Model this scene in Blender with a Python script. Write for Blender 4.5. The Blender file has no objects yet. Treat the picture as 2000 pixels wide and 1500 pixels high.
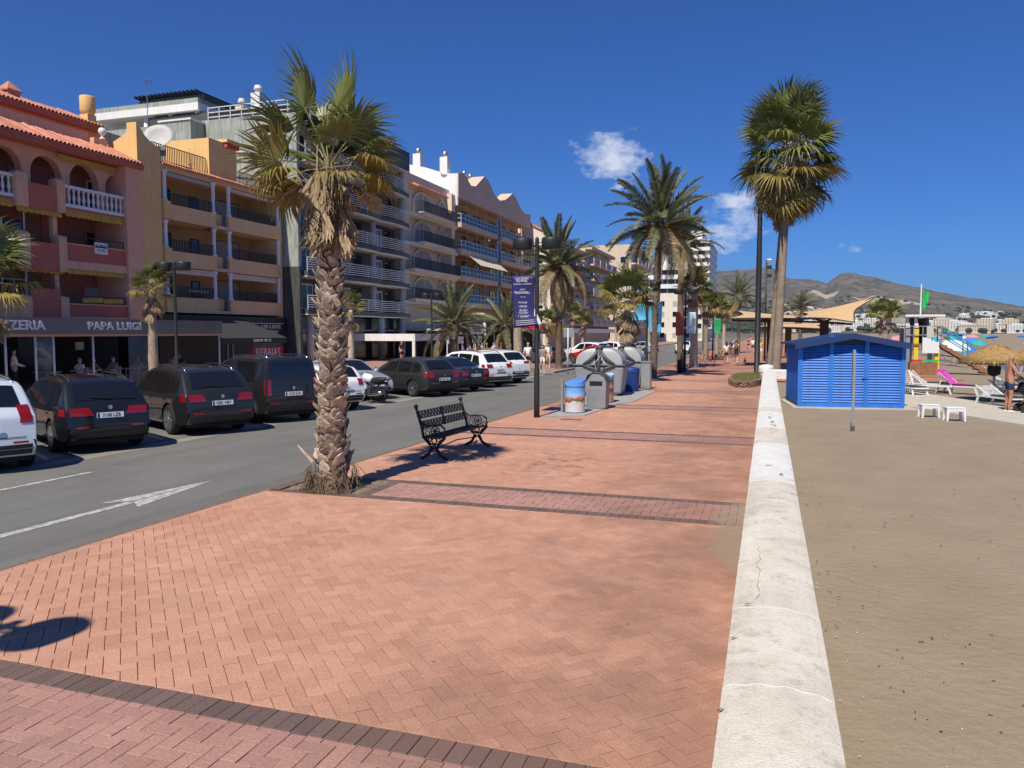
import bpy, math, random
import numpy as np
from mathutils import Vector, Matrix, noise as mnoise
R=math.radians; PI=math.pi
rnd=random.Random(7)
S=bpy.context.scene; COL=S.collection
# ---------------- camera, sky, sun, exposure ----------------
cam=bpy.data.cameras.new('camera'); cam_o=bpy.data.objects.new('camera',cam); COL.objects.link(cam_o); S.camera=cam_o
cam.sensor_width=36; cam.lens=27.0; cam.clip_start=.1; cam.clip_end=30000
cam_o.location=(0,0,2.4); cam_o.rotation_euler=(R(90-3.852),0,R(18.396))
SUN_EL=R(52); SUN_AZ=R(5.7)          # shadows fall towards +Y, slightly +X
sunvec=Vector((-math.sin(SUN_AZ)*math.cos(SUN_EL),-math.cos(SUN_AZ)*math.cos(SUN_EL),math.sin(SUN_EL)))
sl=bpy.data.lights.new('sun','SUN'); sl.energy=5.0; sl.angle=R(.53); sl.color=(1,.93,.80)
so=bpy.data.objects.new('sun',sl); COL.objects.link(so); so.rotation_euler=sunvec.to_track_quat('Z','Y').to_euler()
W=bpy.data.worlds.new('World'); S.world=W; W.use_nodes=True
def build_sky():
    nt=W.node_tree; nt.nodes.clear(); N=nt.nodes.new; L=nt.links.new
    out=N('ShaderNodeOutputWorld'); bg=N('ShaderNodeBackground'); bg.inputs[1].default_value=.073
    sky=N('ShaderNodeTexSky'); sky.sky_type='NISHITA'; sky.sun_disc=False; sky.sun_elevation=SUN_EL; sky.sun_rotation=PI+SUN_AZ
    sky.altitude=0; sky.air_density=.85; sky.dust_density=0; sky.ozone_density=5
    L(bg.outputs[0],out.inputs[0])
    tc=N('ShaderNodeTexCoord')
    def math_(op,a,b=None,c=None):
        n=N('ShaderNodeMath'); n.operation=op
        for i,v in enumerate((a,b,c)):
            if v is None: continue
            if isinstance(v,(int,float)): n.inputs[i].default_value=v
            else: L(v,n.inputs[i])
        return n.outputs[0]
    # small fair-weather clouds: noise, kept to a few cells of the sky by distance to their directions
    nz=N('ShaderNodeTexNoise'); nz.inputs['Scale'].default_value=30; nz.inputs['Detail'].default_value=8; nz.inputs['Roughness'].default_value=.62
    mp=N('ShaderNodeMapping'); mp.inputs['Scale'].default_value=(1,1,1.7); L(tc.outputs['Generated'],mp.inputs[0]); L(mp.outputs[0],nz.inputs['Vector'])
    tot=None
    for (d,rad,amp) in CLOUDS:
        vm=N('ShaderNodeVectorMath'); vm.operation='SUBTRACT'; L(tc.outputs['Generated'],vm.inputs[0]); vm.inputs[1].default_value=d
        sc=N('ShaderNodeVectorMath'); sc.operation='MULTIPLY'; L(vm.outputs[0],sc.inputs[0]); sc.inputs[1].default_value=(1/rad[0],1/rad[0],1/rad[1])
        ln=N('ShaderNodeVectorMath'); ln.operation='LENGTH'; L(sc.outputs[0],ln.inputs[0])
        m=math_('MULTIPLY',math_('MAXIMUM',math_('SUBTRACT',1,ln.outputs['Value']),0),amp)
        tot=m if tot is None else math_('MAXIMUM',tot,m)
    k=math_('SUBTRACT',math_('ADD',math_('MULTIPLY',nz.outputs[0],1.9),tot),1.32)
    k=math_('MULTIPLY',math_('MINIMUM',math_('MAXIMUM',k,0),.55),1.35)
    k=math_('MULTIPLY',k,math_('GREATER_THAN',tot,.001))
    mx=N('ShaderNodeMix'); mx.data_type='RGBA'; tn=N('ShaderNodeMix'); tn.data_type='RGBA'; tn.blend_type='MULTIPLY'; tn.inputs[0].default_value=1; L(sky.outputs[0],tn.inputs[6]); tn.inputs[7].default_value=(.29,.66,1.24,1)
    L(k,mx.inputs[0]); L(tn.outputs[2],mx.inputs[6]); mx.inputs[7].default_value=(11.5,11.9,12.6,1)
    L(mx.outputs[2],bg.inputs[0])
CLOUDS=[((-.1852,.959,.2146),(.075,.05),.95),((-.183,.9662,.1814),(.03,.03),.6),((-.0419,.986,.1612),(.06,.026),.85),((-.0445,.9908,.128),(.075,.05),.85),((.0939,.991,.0954),(.03,.012),.5),((.0504,.9944,.0929),(.02,.01),.45)]
build_sky()
S.view_settings.view_transform='Standard'; S.view_settings.look='None'; S.view_settings.gamma=1; S.view_settings.exposure=.15; S.view_settings.use_curve_mapping=False
S.cycles.max_bounces=6; S.cycles.transparent_max_bounces=8; S.cycles.volume_bounces=0
S.cycles.use_denoising=True
# ---------------- helpers ----------------
def tag(o,label=None,cat=None,group=None,kind=None):
    if label: o['label']=label
    if cat: o['category']=cat
    if group: o['group']=group
    if kind: o['kind']=kind
    return o
def empty(name,loc,label=None,cat=None,group=None,rz=0):
    o=bpy.data.objects.new(name,None); COL.objects.link(o); o.location=loc; o.rotation_euler=(0,0,rz); o.empty_display_size=.2
    return tag(o,label,cat,group)
def place(name,me,parent=None,loc=(0,0,0),rot=(0,0,0),scale=(1,1,1)):
    o=bpy.data.objects.new(name,me); COL.objects.link(o); o.parent=parent; o.location=loc; o.rotation_euler=rot; o.scale=scale; return o
def copy_tree(o,parent=None):
    c=o.copy(); COL.objects.link(c); c.parent=parent
    for ch in list(o.children): copy_tree(ch,c)
    return c
class MB:
    def __init__(s): s.v=[]; s.f=[]
    def add(s,vs,fs):
        n=len(s.v); s.v.extend([tuple(p) for p in vs]); s.f.extend([tuple(i+n for i in f) for f in fs]); return s
    def box(s,x0,x1,y0,y1,z0,z1):
        return s.add([(x0,y0,z0),(x1,y0,z0),(x1,y1,z0),(x0,y1,z0),(x0,y0,z1),(x1,y0,z1),(x1,y1,z1),(x0,y1,z1)],[(3,2,1,0),(4,5,6,7),(0,1,5,4),(1,2,6,5),(2,3,7,6),(3,0,4,7)])
    def cbox(s,c,d): return s.box(c[0]-d[0]/2,c[0]+d[0]/2,c[1]-d[1]/2,c[1]+d[1]/2,c[2]-d[2]/2,c[2]+d[2]/2)
    def bar(s,a,b,w,h=None,up=(0,0,1)):
        a=Vector(a); b=Vector(b); d=(b-a).normalized(); u=Vector(up)
        if abs(d.dot(u))>.98: u=Vector((1,0,0))
        r=d.cross(u).normalized(); u=r.cross(d); h=h or w; r=r*w/2; u=u*h/2
        return s.add([a-r-u,a+r-u,a+r+u,a-r+u,b-r-u,b+r-u,b+r+u,b-r+u],[(3,2,1,0),(4,5,6,7),(0,1,5,4),(1,2,6,5),(2,3,7,6),(3,0,4,7)])
    def tube(s,pts,rad,n=8,caps=True):
        pts=[Vector(p) for p in pts]; m=len(pts); rad=rad if hasattr(rad,'__len__') else [rad]*m
        up=Vector((0,0,1)); t0=(pts[1]-pts[0]).normalized()
        if abs(t0.dot(up))>.95: up=Vector((1,0,0))
        b=len(s.v)
        for i,p in enumerate(pts):
            t=(pts[min(i+1,m-1)]-pts[max(i-1,0)]).normalized(); r=t.cross(up)
            if r.length<1e-4: r=Vector((1,0,0))
            r.normalize(); u=r.cross(t)
            for k in range(n):
                a=2*PI*k/n; s.v.append(tuple(p+(r*math.cos(a)+u*math.sin(a))*rad[i]))
        for i in range(m-1):
            for k in range(n):
                k2=(k+1)%n; s.f.append((b+i*n+k,b+i*n+k2,b+(i+1)*n+k2,b+(i+1)*n+k))
        if caps: s.f.append(tuple(b+k for k in reversed(range(n)))); s.f.append(tuple(b+(m-1)*n+k for k in range(n)))
        return s
    def lathe(s,prof,c=(0,0,0),n=16,a0=0,sx=1,sy=1):
        b=len(s.v); m=len(prof)
        for (r,z) in prof:
            for k in range(n):
                a=2*PI*k/n+a0; s.v.append((c[0]+r*math.cos(a)*sx,c[1]+r*math.sin(a)*sy,c[2]+z))
        for i in range(m-1):
            for k in range(n):
                k2=(k+1)%n; s.f.append((b+i*n+k,b+i*n+k2,b+(i+1)*n+k2,b+(i+1)*n+k))
        s.f.append(tuple(b+k for k in reversed(range(n)))); s.f.append(tuple(b+(m-1)*n+k for k in range(n)))
        return s
    def prism(s,poly,axis,a,b):
        """extrude a 2D polygon along an axis: axis 0 -> poly (y,z), 1 -> (x,z), 2 -> (x,y)"""
        def P(p,t): return (t,p[0],p[1]) if axis==0 else (p[0],t,p[1]) if axis==1 else (p[0],p[1],t)
        n=len(poly); vs=[P(p,a) for p in poly]+[P(p,b) for p in poly]
        fs=[tuple(reversed(range(n))),tuple(range(n,2*n))]+[(i,(i+1)%n,n+(i+1)%n,n+i) for i in range(n)]
        return s.add(vs,fs)
    def grid(s,fn,nu,nv):
        b=len(s.v)
        for i in range(nu+1):
            for j in range(nv+1): s.v.append(tuple(fn(i/nu,j/nv)))
        for i in range(nu):
            for j in range(nv):
                a=b+i*(nv+1)+j; s.f.append((a,a+nv+1,a+nv+2,a+1))
        return s
    def mesh(s,name,mat=None,smooth=False,off=(0,0,0)):
        me=bpy.data.meshes.new(name)
        v=s.v if off==(0,0,0) else [(x-off[0],y-off[1],z-off[2]) for x,y,z in s.v]
        me.from_pydata(v,[],s.f)
        if mat: me.materials.append(mat)
        if smooth: me.polygons.foreach_set('use_smooth',[True]*len(me.polygons))
        me.update(); return me
    def build(s,name,mat,parent=None,smooth=False,bevel=0,world=True):
        """world=True: coordinates are the scene's; they are re-based on the parent (parents are unrotated then)"""
        off=(0,0,0)
        if world and parent is not None:
            p=parent; off=Vector((0,0,0))
            while p: off=off+Vector(p.location); p=p.parent
            off=tuple(off)
        o=place(name,s.mesh(name,mat,smooth,off),parent)
        if bevel:
            m=o.modifiers.new('b','BEVEL'); m.width=bevel; m.segments=2; m.limit_method='ANGLE'; m.angle_limit=R(40)
        return o
def recalc(o):
    import bmesh
    bm=bmesh.new(); bm.from_mesh(o.data); bmesh.ops.recalc_face_normals(bm,faces=bm.faces); bm.to_mesh(o.data); bm.free(); return o
# ---------------- materials ----------------
M={}
def mat(name,col,rough=.7,metal=0,var=0,vs=6,bump=0,bs=None,spec=.5,coat=0,emit=0,col2=None,vdetail=4,island=0,trans=0,alpha=1,streak=0,obj=True):
    m=bpy.data.materials.new(name); m.use_nodes=True; nt=m.node_tree; b=nt.nodes['Principled BSDF']; N=nt.nodes.new; L=nt.links.new
    I=b.inputs; I['Base Color'].default_value=(*col,1); I['Roughness'].default_value=rough; I['Metallic'].default_value=metal
    I['Specular IOR Level'].default_value=spec; I['Coat Weight'].default_value=coat; I['Coat Roughness'].default_value=.04
    if trans: I['Transmission Weight'].default_value=trans
    if alpha<1: I['Alpha'].default_value=alpha
    if emit: I['Emission Color'].default_value=(*col,1); I['Emission Strength'].default_value=emit
    tc=None
    if var or bump or streak:
        tc=N('ShaderNodeTexCoord'); src=tc.outputs['Object']
        if not obj: g=N('ShaderNodeNewGeometry'); src=g.outputs['Position']
    cur=None
    if var or col2:
        n=N('ShaderNodeTexNoise'); n.inputs['Scale'].default_value=vs; n.inputs['Detail'].default_value=vdetail; n.inputs['Roughness'].default_value=.6
        if tc is None: tc=N('ShaderNodeTexCoord'); src=tc.outputs['Object']
        L(src,n.inputs['Vector'])
        r=N('ShaderNodeValToRGB'); e=r.color_ramp.elements; e[0].position=.3; e[1].position=.7
        c2=col2 or tuple(min(1,c*(1+var)) for c in col); c1=col if col2 else tuple(c*(1-var) for c in col)
        e[0].color=(*c1,1); e[1].color=(*c2,1); L(n.outputs[0],r.inputs[0]); cur=r.outputs[0]
    if streak:
        mp=N('ShaderNodeMapping'); mp.inputs['Scale'].default_value=(3,3,.25); L(src,mp.inputs[0])
        n=N('ShaderNodeTexNoise'); n.inputs['Scale'].default_value=2.2; n.inputs['Detail'].default_value=5; L(mp.outputs[0],n.inputs['Vector'])
        r=N('ShaderNodeValToRGB'); e=r.color_ramp.elements; e[0].position=.35; e[1].position=.75; k=1-streak; e[0].color=(1,1,1,1); e[1].color=(k,k*.97,k*.93,1); L(n.outputs[0],r.inputs[0])
        x=N('ShaderNodeMix'); x.data_type='RGBA'; x.blend_type='MULTIPLY'; x.inputs[0].default_value=1
        if cur: L(cur,x.inputs[6])
        else: x.inputs[6].default_value=(*col,1)
        L(r.outputs[0],x.inputs[7]); cur=x.outputs[2]
    if island:
        g=N('ShaderNodeNewGeometry'); oi=N('ShaderNodeObjectInfo'); a=N('ShaderNodeMath'); a.operation='ADD'; L(g.outputs['Random Per Island'],a.inputs[0]); L(oi.outputs['Random'],a.inputs[1])
        fr=N('ShaderNodeMath'); fr.operation='FRACT'; L(a.outputs[0],fr.inputs[0])
        mr=N('ShaderNodeMapRange'); mr.inputs[3].default_value=1-island; mr.inputs[4].default_value=1+island; L(fr.outputs[0],mr.inputs[0])
        x=N('ShaderNodeMix'); x.data_type='RGBA'; x.blend_type='MULTIPLY'; x.inputs[0].default_value=1
        if cur: L(cur,x.inputs[6])
        else: x.inputs[6].default_value=(*col,1)
        L(mr.outputs[0],x.inputs[7]); cur=x.outputs[2]
    if cur: L(cur,I['Base Color'])
    if bump:
        n=N('ShaderNodeTexNoise'); n.inputs['Scale'].default_value=bs or vs*4; n.inputs['Detail'].default_value=5; L(src,n.inputs['Vector'])
        bp=N('ShaderNodeBump'); bp.inputs['Strength'].default_value=1; bp.inputs['Distance'].default_value=bump; L(n.outputs[0],bp.inputs['Height']); L(bp.outputs[0],I['Normal'])
    M[name]=m; return m
def text(name,s,size,mat_,parent,loc,rot,extrude=.01,align='CENTER',sx=1,off=0):
    c=bpy.data.curves.new(name,'FONT'); c.body=s; c.size=size; c.extrude=extrude; c.align_x=align; c.align_y='CENTER'; c.resolution_u=2; c.offset=off
    c.materials.append(mat_); t=bpy.data.objects.new(name,c); me=bpy.data.meshes.new_from_object(t); bpy.data.objects.remove(t); bpy.data.curves.remove(c)
    if not me.materials: me.materials.append(mat_)
    return place(name,me,parent,loc,rot,(sx,1,1))
# ---------------- setting: ground, road, promenade, wall, beach, sea, hills ----------------
def kx(y): return -7.28+.022*(min(y,30)-5.6)
def struct(name,mb,m,parent=None,smooth=False,kind='structure'):
    o=mb.build(name,m,parent,smooth)
    if parent is None: o['kind']=kind
    return o
def paver_mat(name,c,c2,isl):
    m=mat(name,c,.82,var=.0,col2=c2,vs=1.1,island=isl,bump=.0012,bs=160,obj=False,vdetail=6)
    nt=m.node_tree; N=nt.nodes.new; L=nt.links.new; b=nt.nodes['Principled BSDF']; src=b.inputs['Base Color'].links[0].from_socket
    g=N('ShaderNodeNewGeometry'); sx=N('ShaderNodeSeparateXYZ'); L(g.outputs['Position'],sx.inputs[0])
    def mr(v,a,b_,c_,d_,o=None):
        n=N('ShaderNodeMapRange'); n.interpolation_type='SMOOTHSTEP'; n.inputs[1].default_value=a; n.inputs[2].default_value=b_; n.inputs[3].default_value=c_; n.inputs[4].default_value=d_; L(v,n.inputs[0]); return n.outputs[0]
    def mu(a,b_,op='MULTIPLY'):
        n=N('ShaderNodeMath'); n.operation=op
        for i,v in enumerate((a,b_)):
            if isinstance(v,(int,float)): n.inputs[i].default_value=v
            else: L(v,n.inputs[i])
        return n.outputs[0]
    def mix(f,a,bcol,bt='MIX'):
        x=N('ShaderNodeMix'); x.data_type='RGBA'; x.blend_type=bt; L(f,x.inputs[0]); L(a,x.inputs[6]); x.inputs[7].default_value=(*bcol,1); return x.outputs[2]
    # fine speckle of grit
    n2=N('ShaderNodeTexNoise'); n2.inputs['Scale'].default_value=55; n2.inputs['Detail'].default_value=4; L(g.outputs['Position'],n2.inputs['Vector'])
    sp=mr(n2.outputs[0],.35,.7,.86,1.12); x=N('ShaderNodeMix'); x.data_type='RGBA'; x.blend_type='MULTIPLY'; x.inputs[0].default_value=1; L(src,x.inputs[6]); L(sp,x.inputs[7]); cur=x.outputs[2]
    # dull trodden and soiled patches
    n3=N('ShaderNodeTexNoise'); n3.inputs['Scale'].default_value=.55; n3.inputs['Detail'].default_value=7; n3.inputs['Roughness'].default_value=.65; L(g.outputs['Position'],n3.inputs['Vector'])
    cur=mix(mr(n3.outputs[0],.52,.74,0,.32),cur,(.17,.10,.08))
    # grime trodden in along the wall side, and the duller exposure there painted in
    n5=N('ShaderNodeTexNoise'); n5.inputs['Scale'].default_value=.8; n5.inputs['Detail'].default_value=9; n5.inputs['Roughness'].default_value=.7; L(g.outputs['Position'],n5.inputs['Vector'])
    gr=mu(mr(sx.outputs[0],-5.2,-.5,.25,1.15),n5.outputs[0]); cur=mix(mr(gr,.30,.72,0,.62),cur,(.20,.105,.075))
    # dark spill trail across the walk
    n6=N('ShaderNodeTexNoise'); n6.inputs['Scale'].default_value=3.2; n6.inputs['Detail'].default_value=8; n6.inputs['Roughness'].default_value=.75; L(g.outputs['Position'],n6.inputs['Vector'])
    sp_=mu(mu(mr(sx.outputs[0],-4.9,-4.2,0,1),mr(sx.outputs[0],-3.0,-2.3,1,0)),mu(mr(sx.outputs[1],11.3,12.3,0,1),mr(sx.outputs[1],14.5,16.5,1,0))); cur=mix(mr(mu(sp_,n6.outputs[0]),.50,.60,0,.5),cur,(.10,.055,.045))
    # gum and oil spots
    vo=N('ShaderNodeTexVoronoi'); vo.inputs['Scale'].default_value=1.5; L(g.outputs['Position'],vo.inputs['Vector'])
    cur=mix(mr(vo.outputs['Distance'],.018,.034,.6,0),cur,(.07,.05,.045))
    # sand blown against the wall
    n4=N('ShaderNodeTexNoise'); n4.inputs['Scale'].default_value=2.6; n4.inputs['Detail'].default_value=8; n4.inputs['Roughness'].default_value=.7; L(g.outputs['Position'],n4.inputs['Vector'])
    side=mr(sx.outputs[0],-1.15,-.22,0,1); yy=mu(mr(sx.outputs[1],6.6,9.0,0,1),mr(sx.outputs[1],10.2,12.8,1,0))
    f=mr(mu(mu(side,yy),mu(n4.outputs[0],1.75)),.40,.80,0,.85); cur=mix(f,cur,(.27,.21,.145))
    L(cur,b.inputs['Base Color']); return m
paver_mat('paver_orange',(.46,.228,.148),(.55,.30,.205),.10)
paver_mat('paver_purple',(.36,.185,.15),(.43,.24,.195),.10)
paver_mat('paver_dark',(.125,.083,.072),(.165,.108,.09),.14)
mat('joint',(.19,.115,.082),.95,var=.25,vs=9,obj=False)
mat('paving_far',(.40,.19,.125),.85,var=.16,vs=.8,obj=False)
mat('asphalt',(.150,.145,.133),.88,var=.13,vs=.55,bump=.004,bs=90,obj=False,vdetail=9)
mat('asphalt_parking',(.165,.158,.143),.9,var=.2,vs=.6,bump=.004,bs=80,obj=False,vdetail=8)
mat('gutter',(.27,.245,.205),.9,var=.14,vs=1.2,obj=False,bump=.003,bs=60)
mat('kerb_stone',(.30,.28,.25),.85,var=.15,vs=3,obj=False)
mat('road_paint',(.20,.195,.18),.85,col2=(.60,.60,.57),vs=11,obj=False,vdetail=9)
def road_wear(m):
    nt=m.node_tree; N=nt.nodes.new; L=nt.links.new; b=nt.nodes['Principled BSDF']; cur=b.inputs['Base Color'].links[0].from_socket; g=N('ShaderNodeNewGeometry')
    for sc_,scl,lo,hi,amt,col in (((1,.07,1),1.6,.50,.66,.45,(.085,.082,.076)),((1,1,1),.35,.55,.62,.30,(.21,.20,.18)),((1,1,1),3.5,.66,.74,.6,(.05,.048,.045)),((1,.3,1),45,.45,.7,.28,(.24,.235,.215))):
        mp=N('ShaderNodeMapping'); mp.inputs['Scale'].default_value=sc_; L(g.outputs['Position'],mp.inputs[0]); n=N('ShaderNodeTexNoise'); n.inputs['Scale'].default_value=scl; n.inputs['Detail'].default_value=8; n.inputs['Roughness'].default_value=.65; L(mp.outputs[0],n.inputs['Vector'])
        r=N('ShaderNodeMapRange'); r.inputs[1].default_value=lo; r.inputs[2].default_value=hi; r.inputs[3].default_value=0; r.inputs[4].default_value=amt; L(n.outputs[0],r.inputs[0]); x=N('ShaderNodeMix'); x.data_type='RGBA'; L(r.outputs[0],x.inputs[0]); L(cur,x.inputs[6]); x.inputs[7].default_value=(*col,1); cur=x.outputs[2]
    L(cur,b.inputs['Base Color'])
road_wear(M['asphalt']); road_wear(M['asphalt_parking'])
mat('sidewalk',(.33,.20,.155),.85,var=.2,vs=.9,obj=False)
mat('sea',(.012,.05,.085),.12,spec=.5,bump=.12,bs=.9,obj=False)
BANDS=[(2.64+7.13*k,4.04+7.13*k) for k in range(0,22)]
def row_kind(y):
    for a,b in BANDS:
        if a<=y<=b: return 'dark' if (y<a+.2 or y>b-.2) else 'purple'
    return 'orange'
# base sheets
prom=MB(); 
prom.add([(kx(-15),-15,-.009),(-.1,-15,-.009),(-.1,44,-.009),(kx(44),44,-.009)],[(0,1,2,3)])
promenade=struct('promenade',prom,M['joint'])
def strips():
    ys=[];y=1.05
    for a,b in BANDS:
        ys+= [(a,a+.222,'dark'),(a+.222,b-.222,'purple'),(b-.222,b,'dark')]
        nxt=[q for q,_ in BANDS if q>b+.1]
        if nxt: ys.append((b,nxt[0],'orange'))
    return [(1.05,2.64,'orange')]+ys
def clip(poly,a,b,c):
    """keep a*x+b*y<=c"""
    out=[]
    for i in range(len(poly)):
        p=poly[i]; q=poly[(i+1)%len(poly)]; dp=a*p[0]+b*p[1]-c; dq=a*q[0]+b*q[1]-c
        if dp<=0: out.append(p)
        if dp*dq<0: t=dp/(dp-dq); out.append((p[0]+(q[0]-p[0])*t,p[1]+(q[1]-p[1])*t))
    return out
BRICK_L,BRICK_W,GAP=.222,.111,.0050
def add_brick(mb,poly,z=0.,ch=.0035):
    n=len(poly); cx=sum(p[0] for p in poly)/n; cy=sum(p[1] for p in poly)/n
    ins=[]
    for p in poly:
        dx=cx-p[0]; dy=cy-p[1]; l=math.hypot(dx,dy) or 1; k=min(ch*1.4/l,.4); ins.append((p[0]+dx*k,p[1]+dy*k))
    mb.add([(p[0],p[1],z-.012) for p in poly]+[(p[0],p[1],z-ch*.8) for p in poly]+[(p[0],p[1],z) for p in ins],
        [(i,(i+1)%n,n+(i+1)%n,n+i) for i in range(n)]+[(n+i,n+(i+1)%n,2*n+(i+1)%n,2*n+i) for i in range(n)]+[tuple(range(2*n,3*n))])
def area(p): return abs(sum(p[i][0]*p[(i+1)%len(p)][1]-p[(i+1)%len(p)][0]*p[i][1] for i in range(len(p))))/2
def build_pavers():
    Y1=40; fields={'orange':MB(),'purple':MB(),'dark':MB()}; single=[]
    st=strips(); PIT=(-7.2,-5.5,9.85,11.0)
    g=GAP/2; c45=math.sqrt(.5)
    def vis(x,y):     # inside the picture and near
        p=Vector((x,y,-2.4)); 
        yaw=R(18.396); d=-math.sin(yaw)*x+math.cos(yaw)*y; xc=math.cos(yaw)*x+math.sin(yaw)*y
        if d<.5: return None
        vv=649+1500*2.4/d*1.0; uu=1000+1500*xc/d
        return (uu,vv)
    def put(kind,poly,full,c,ang):
        if area(poly)<.0008: return
        r=rnd.random
        if full: 
            q=vis(*c)
            if q and 10<q[0]<1400 and q[1]<1500: single.append((q[1],kind,c,ang))
        add_rec.append((kind,poly,full,c,ang))
    add_rec=[]
    for (ya,yb,kind) in st:
        if ya>Y1: break
        if kind=='dark':
            x=-.24
            while x-BRICK_W>kx(ya)-.1:
                x0=max(x-BRICK_W,kx((ya+yb)/2)+.005); poly=[(x0+g,ya+g),(x-g,ya+g),(x-g,yb-g),(x0+g,yb-g)]
                if x-x0>.03: put('dark',poly,x-x0>.1109,((x0+x)/2,(ya+yb)/2),PI/2)
                x-=BRICK_W
            continue
        xs=(-7.3,-.24); 
        ca_,sa_=(c45,c45) if kind=='orange' else (1.,0.); w=BRICK_W; A0=PI/4 if kind=='orange' else 0
        us=[(x*ca_+y*sa_,-x*sa_+y*ca_) for x in xs for y in (ya,yb)]
        i0=int(min(u[0] for u in us)/w)-2; i1=int(max(u[0] for u in us)/w)+2; j0=int(min(u[1] for u in us)/w)-2; j1=int(max(u[1] for u in us)/w)+2
        for i in range(i0,i1):
            for j in range(j0,j1):
                k=(i-j)%4
                if k==0: a0,a1,b0,b1=i*w,i*w+2*w,j*w,j*w+w; ang=A0
                elif k==3: a0,a1,b0,b1=i*w,i*w+w,j*w,j*w+2*w; ang=A0+PI/2
                else: continue
                ca,cb=(a0+a1)/2,(b0+b1)/2; cx,cy=ca*ca_-cb*sa_,ca*sa_+cb*ca_
                if cx<-7.45 or cx>-.1 or cy<ya-.16 or cy>yb+.16: continue
                poly=[(a*ca_-b*sa_,a*sa_+b*ca_) for a,b in ((a0+g,b0+g),(a1-g,b0+g),(a1-g,b1-g),(a0+g,b1-g))]
                full=True
                ins=all(ya+g<=p[1]<=yb-g and kx(p[1])<=p[0]<=-.24 for p in poly)
                if not ins:
                    full=False; poly=clip(poly,0,-1,-(ya+g)); 
                    if len(poly)>2: poly=clip(poly,0,1,yb-g)
                    if len(poly)>2: poly=clip(poly,1,0,-.24)
                    if len(poly)>2: poly=clip(poly,-1,.022,-(-7.28-.022*5.6))
                    if len(poly)<3: continue
                if kind=='purple' and ya>9 and yb<11.3 and any(p[0]<PIT[1]-.2 for p in poly):
                    full=False; poly=clip(poly,-1,0,-(PIT[1]))
                    if len(poly)<3: continue
                put(kind,poly,full,(cx,cy),ang)
    single.sort(reverse=True); take=set((s[1],s[2]) for s in single[:300])
    meshes={}
    for kind in fields:
        b=MB(); l,w=BRICK_L/2,BRICK_W/2; add_brick(b,[(-l+g,-w+g),(l-g,-w+g),(l-g,w-g),(-l+g,w-g)]); meshes[kind]=b.mesh('paver_brick',M['paver_'+kind])
    for kind,poly,full,c,ang in add_rec:
        dz=rnd.gauss(0,.0009)
        if full and (kind,c) in take:
            place('paver_brick',meshes[kind],promenade,(c[0],c[1],dz),(rnd.gauss(0,.004),rnd.gauss(0,.004),ang+rnd.gauss(0,.004)))
        else: add_brick(fields[kind],poly,dz)
    for kind,b in fields.items(): o=b.build('paving_field',M['paver_'+kind],promenade); o['kind']='stuff'
    # edging of the palm's planting pit
    b=MB()
    for y0 in np.arange(9.86,10.98,.1): add_brick(b,[(-5.72+.002,y0+.002),(-5.52-.002,y0+.002),(-5.52-.002,min(y0+.098,10.99)),(-5.72+.002,min(y0+.098,10.99))],.003)
    for y0 in np.arange(9.86,10.98,.1): add_brick(b,[(-7.17+.002,y0+.002),(-7.0-.002,y0+.002),(-7.0-.002,min(y0+.098,10.99)),(-7.17+.002,min(y0+.098,10.99))],.02)
    b.build('pit_edging',M['paver_dark'],promenade)
build_pavers()
mat('earth',(.20,.155,.11),.95,var=.3,vs=7,bump=.02,bs=20)
b=MB().grid(lambda u,v:(-7.0+1.28*u,9.86+1.13*v,-.004-.05*math.sin(PI*u)*math.sin(PI*v)*0+.02*mnoise.noise((u*5,v*5,0))),14,14); b.build('pit_soil',M['earth'],promenade,True)
# far promenade beyond the laid bricks and the plaza by the shade sails
b=MB()
for a,c,kind in strips():
    if c<=40: continue
    a=max(a,40); x1=-.1 if c<=44 else 9
    b2=MB().add([(kx(a),a,-.001),(x1,a,-.001),(x1,c,-.001),(kx(c),c,-.001)],[(0,1,2,3)])
    b2.build('paving_strip',M['paving_far'] if kind=='orange' else M['paver_'+kind],promenade)
b=MB().add([(-7.0,40,-.012),(9.5,44,-.012),(9.5,420,-.012),(-7.0,420,-.012)],[(0,1,2,3)]); b.build('paving_bed',M['paving_far'],promenade)
# land sheet, road
b=MB(); b.add([(-3000,-400,-.45),(9,-400,-.45),(9,420,-.45),(60,800,-.45),(700,1700,-.45),(2500,2200,-.45),(3500,9000,-.45),(-5000,9000,-.45)],[(0,1,2,3,4,5,6,7)])
mat('scrub_ground',(.13,.12,.08),.95,var=.3,vs=.02,obj=False); struct('ground',b,M['scrub_ground'])
b=MB(); ys=[-60]+list(range(-10,41,5))+[60,90,140,220,420]
for y0,y1 in zip(ys,ys[1:]): b.add([(-13.05+.012*min(y0,50),y0,-.12),(kx(y0)+.002,y0,-.12),(kx(y1)+.002,y1,-.12),(-13.05+.012*min(y1,50),y1,-.12)],[(0,1,2,3)])
road=struct('road',b,M['asphalt'])
b=MB().add([(-13.0,-60,-.124),(-19.3,-60,-.124),(-19.3,420,-.124),(-12.4,420,-.124)],[(3,2,1,0)]); struct('parking_strip',b,M['asphalt_parking'])
b=MB(); 
for y0,y1 in zip(ys,ys[1:]):
    f=lambda y:-13.05+.012*min(y,50)
    b.add([(f(y0)-.28,y0,-.117),(f(y0)+.12,y0,-.117),(f(y1)+.12,y1,-.117),(f(y1)-.28,y1,-.117)],[(0,1,2,3)])
struct('gutter',b,M['gutter'])
b=MB()
for y0,y1 in zip(ys,ys[1:]): b.add([(kx(y0),y0,-.13),(kx(y0),y0,-.004),(kx(y0)-.0,y0,-.004),(kx(y1),y1,-.13),(kx(y1),y1,-.004)],[(0,1,4,3)])
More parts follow.
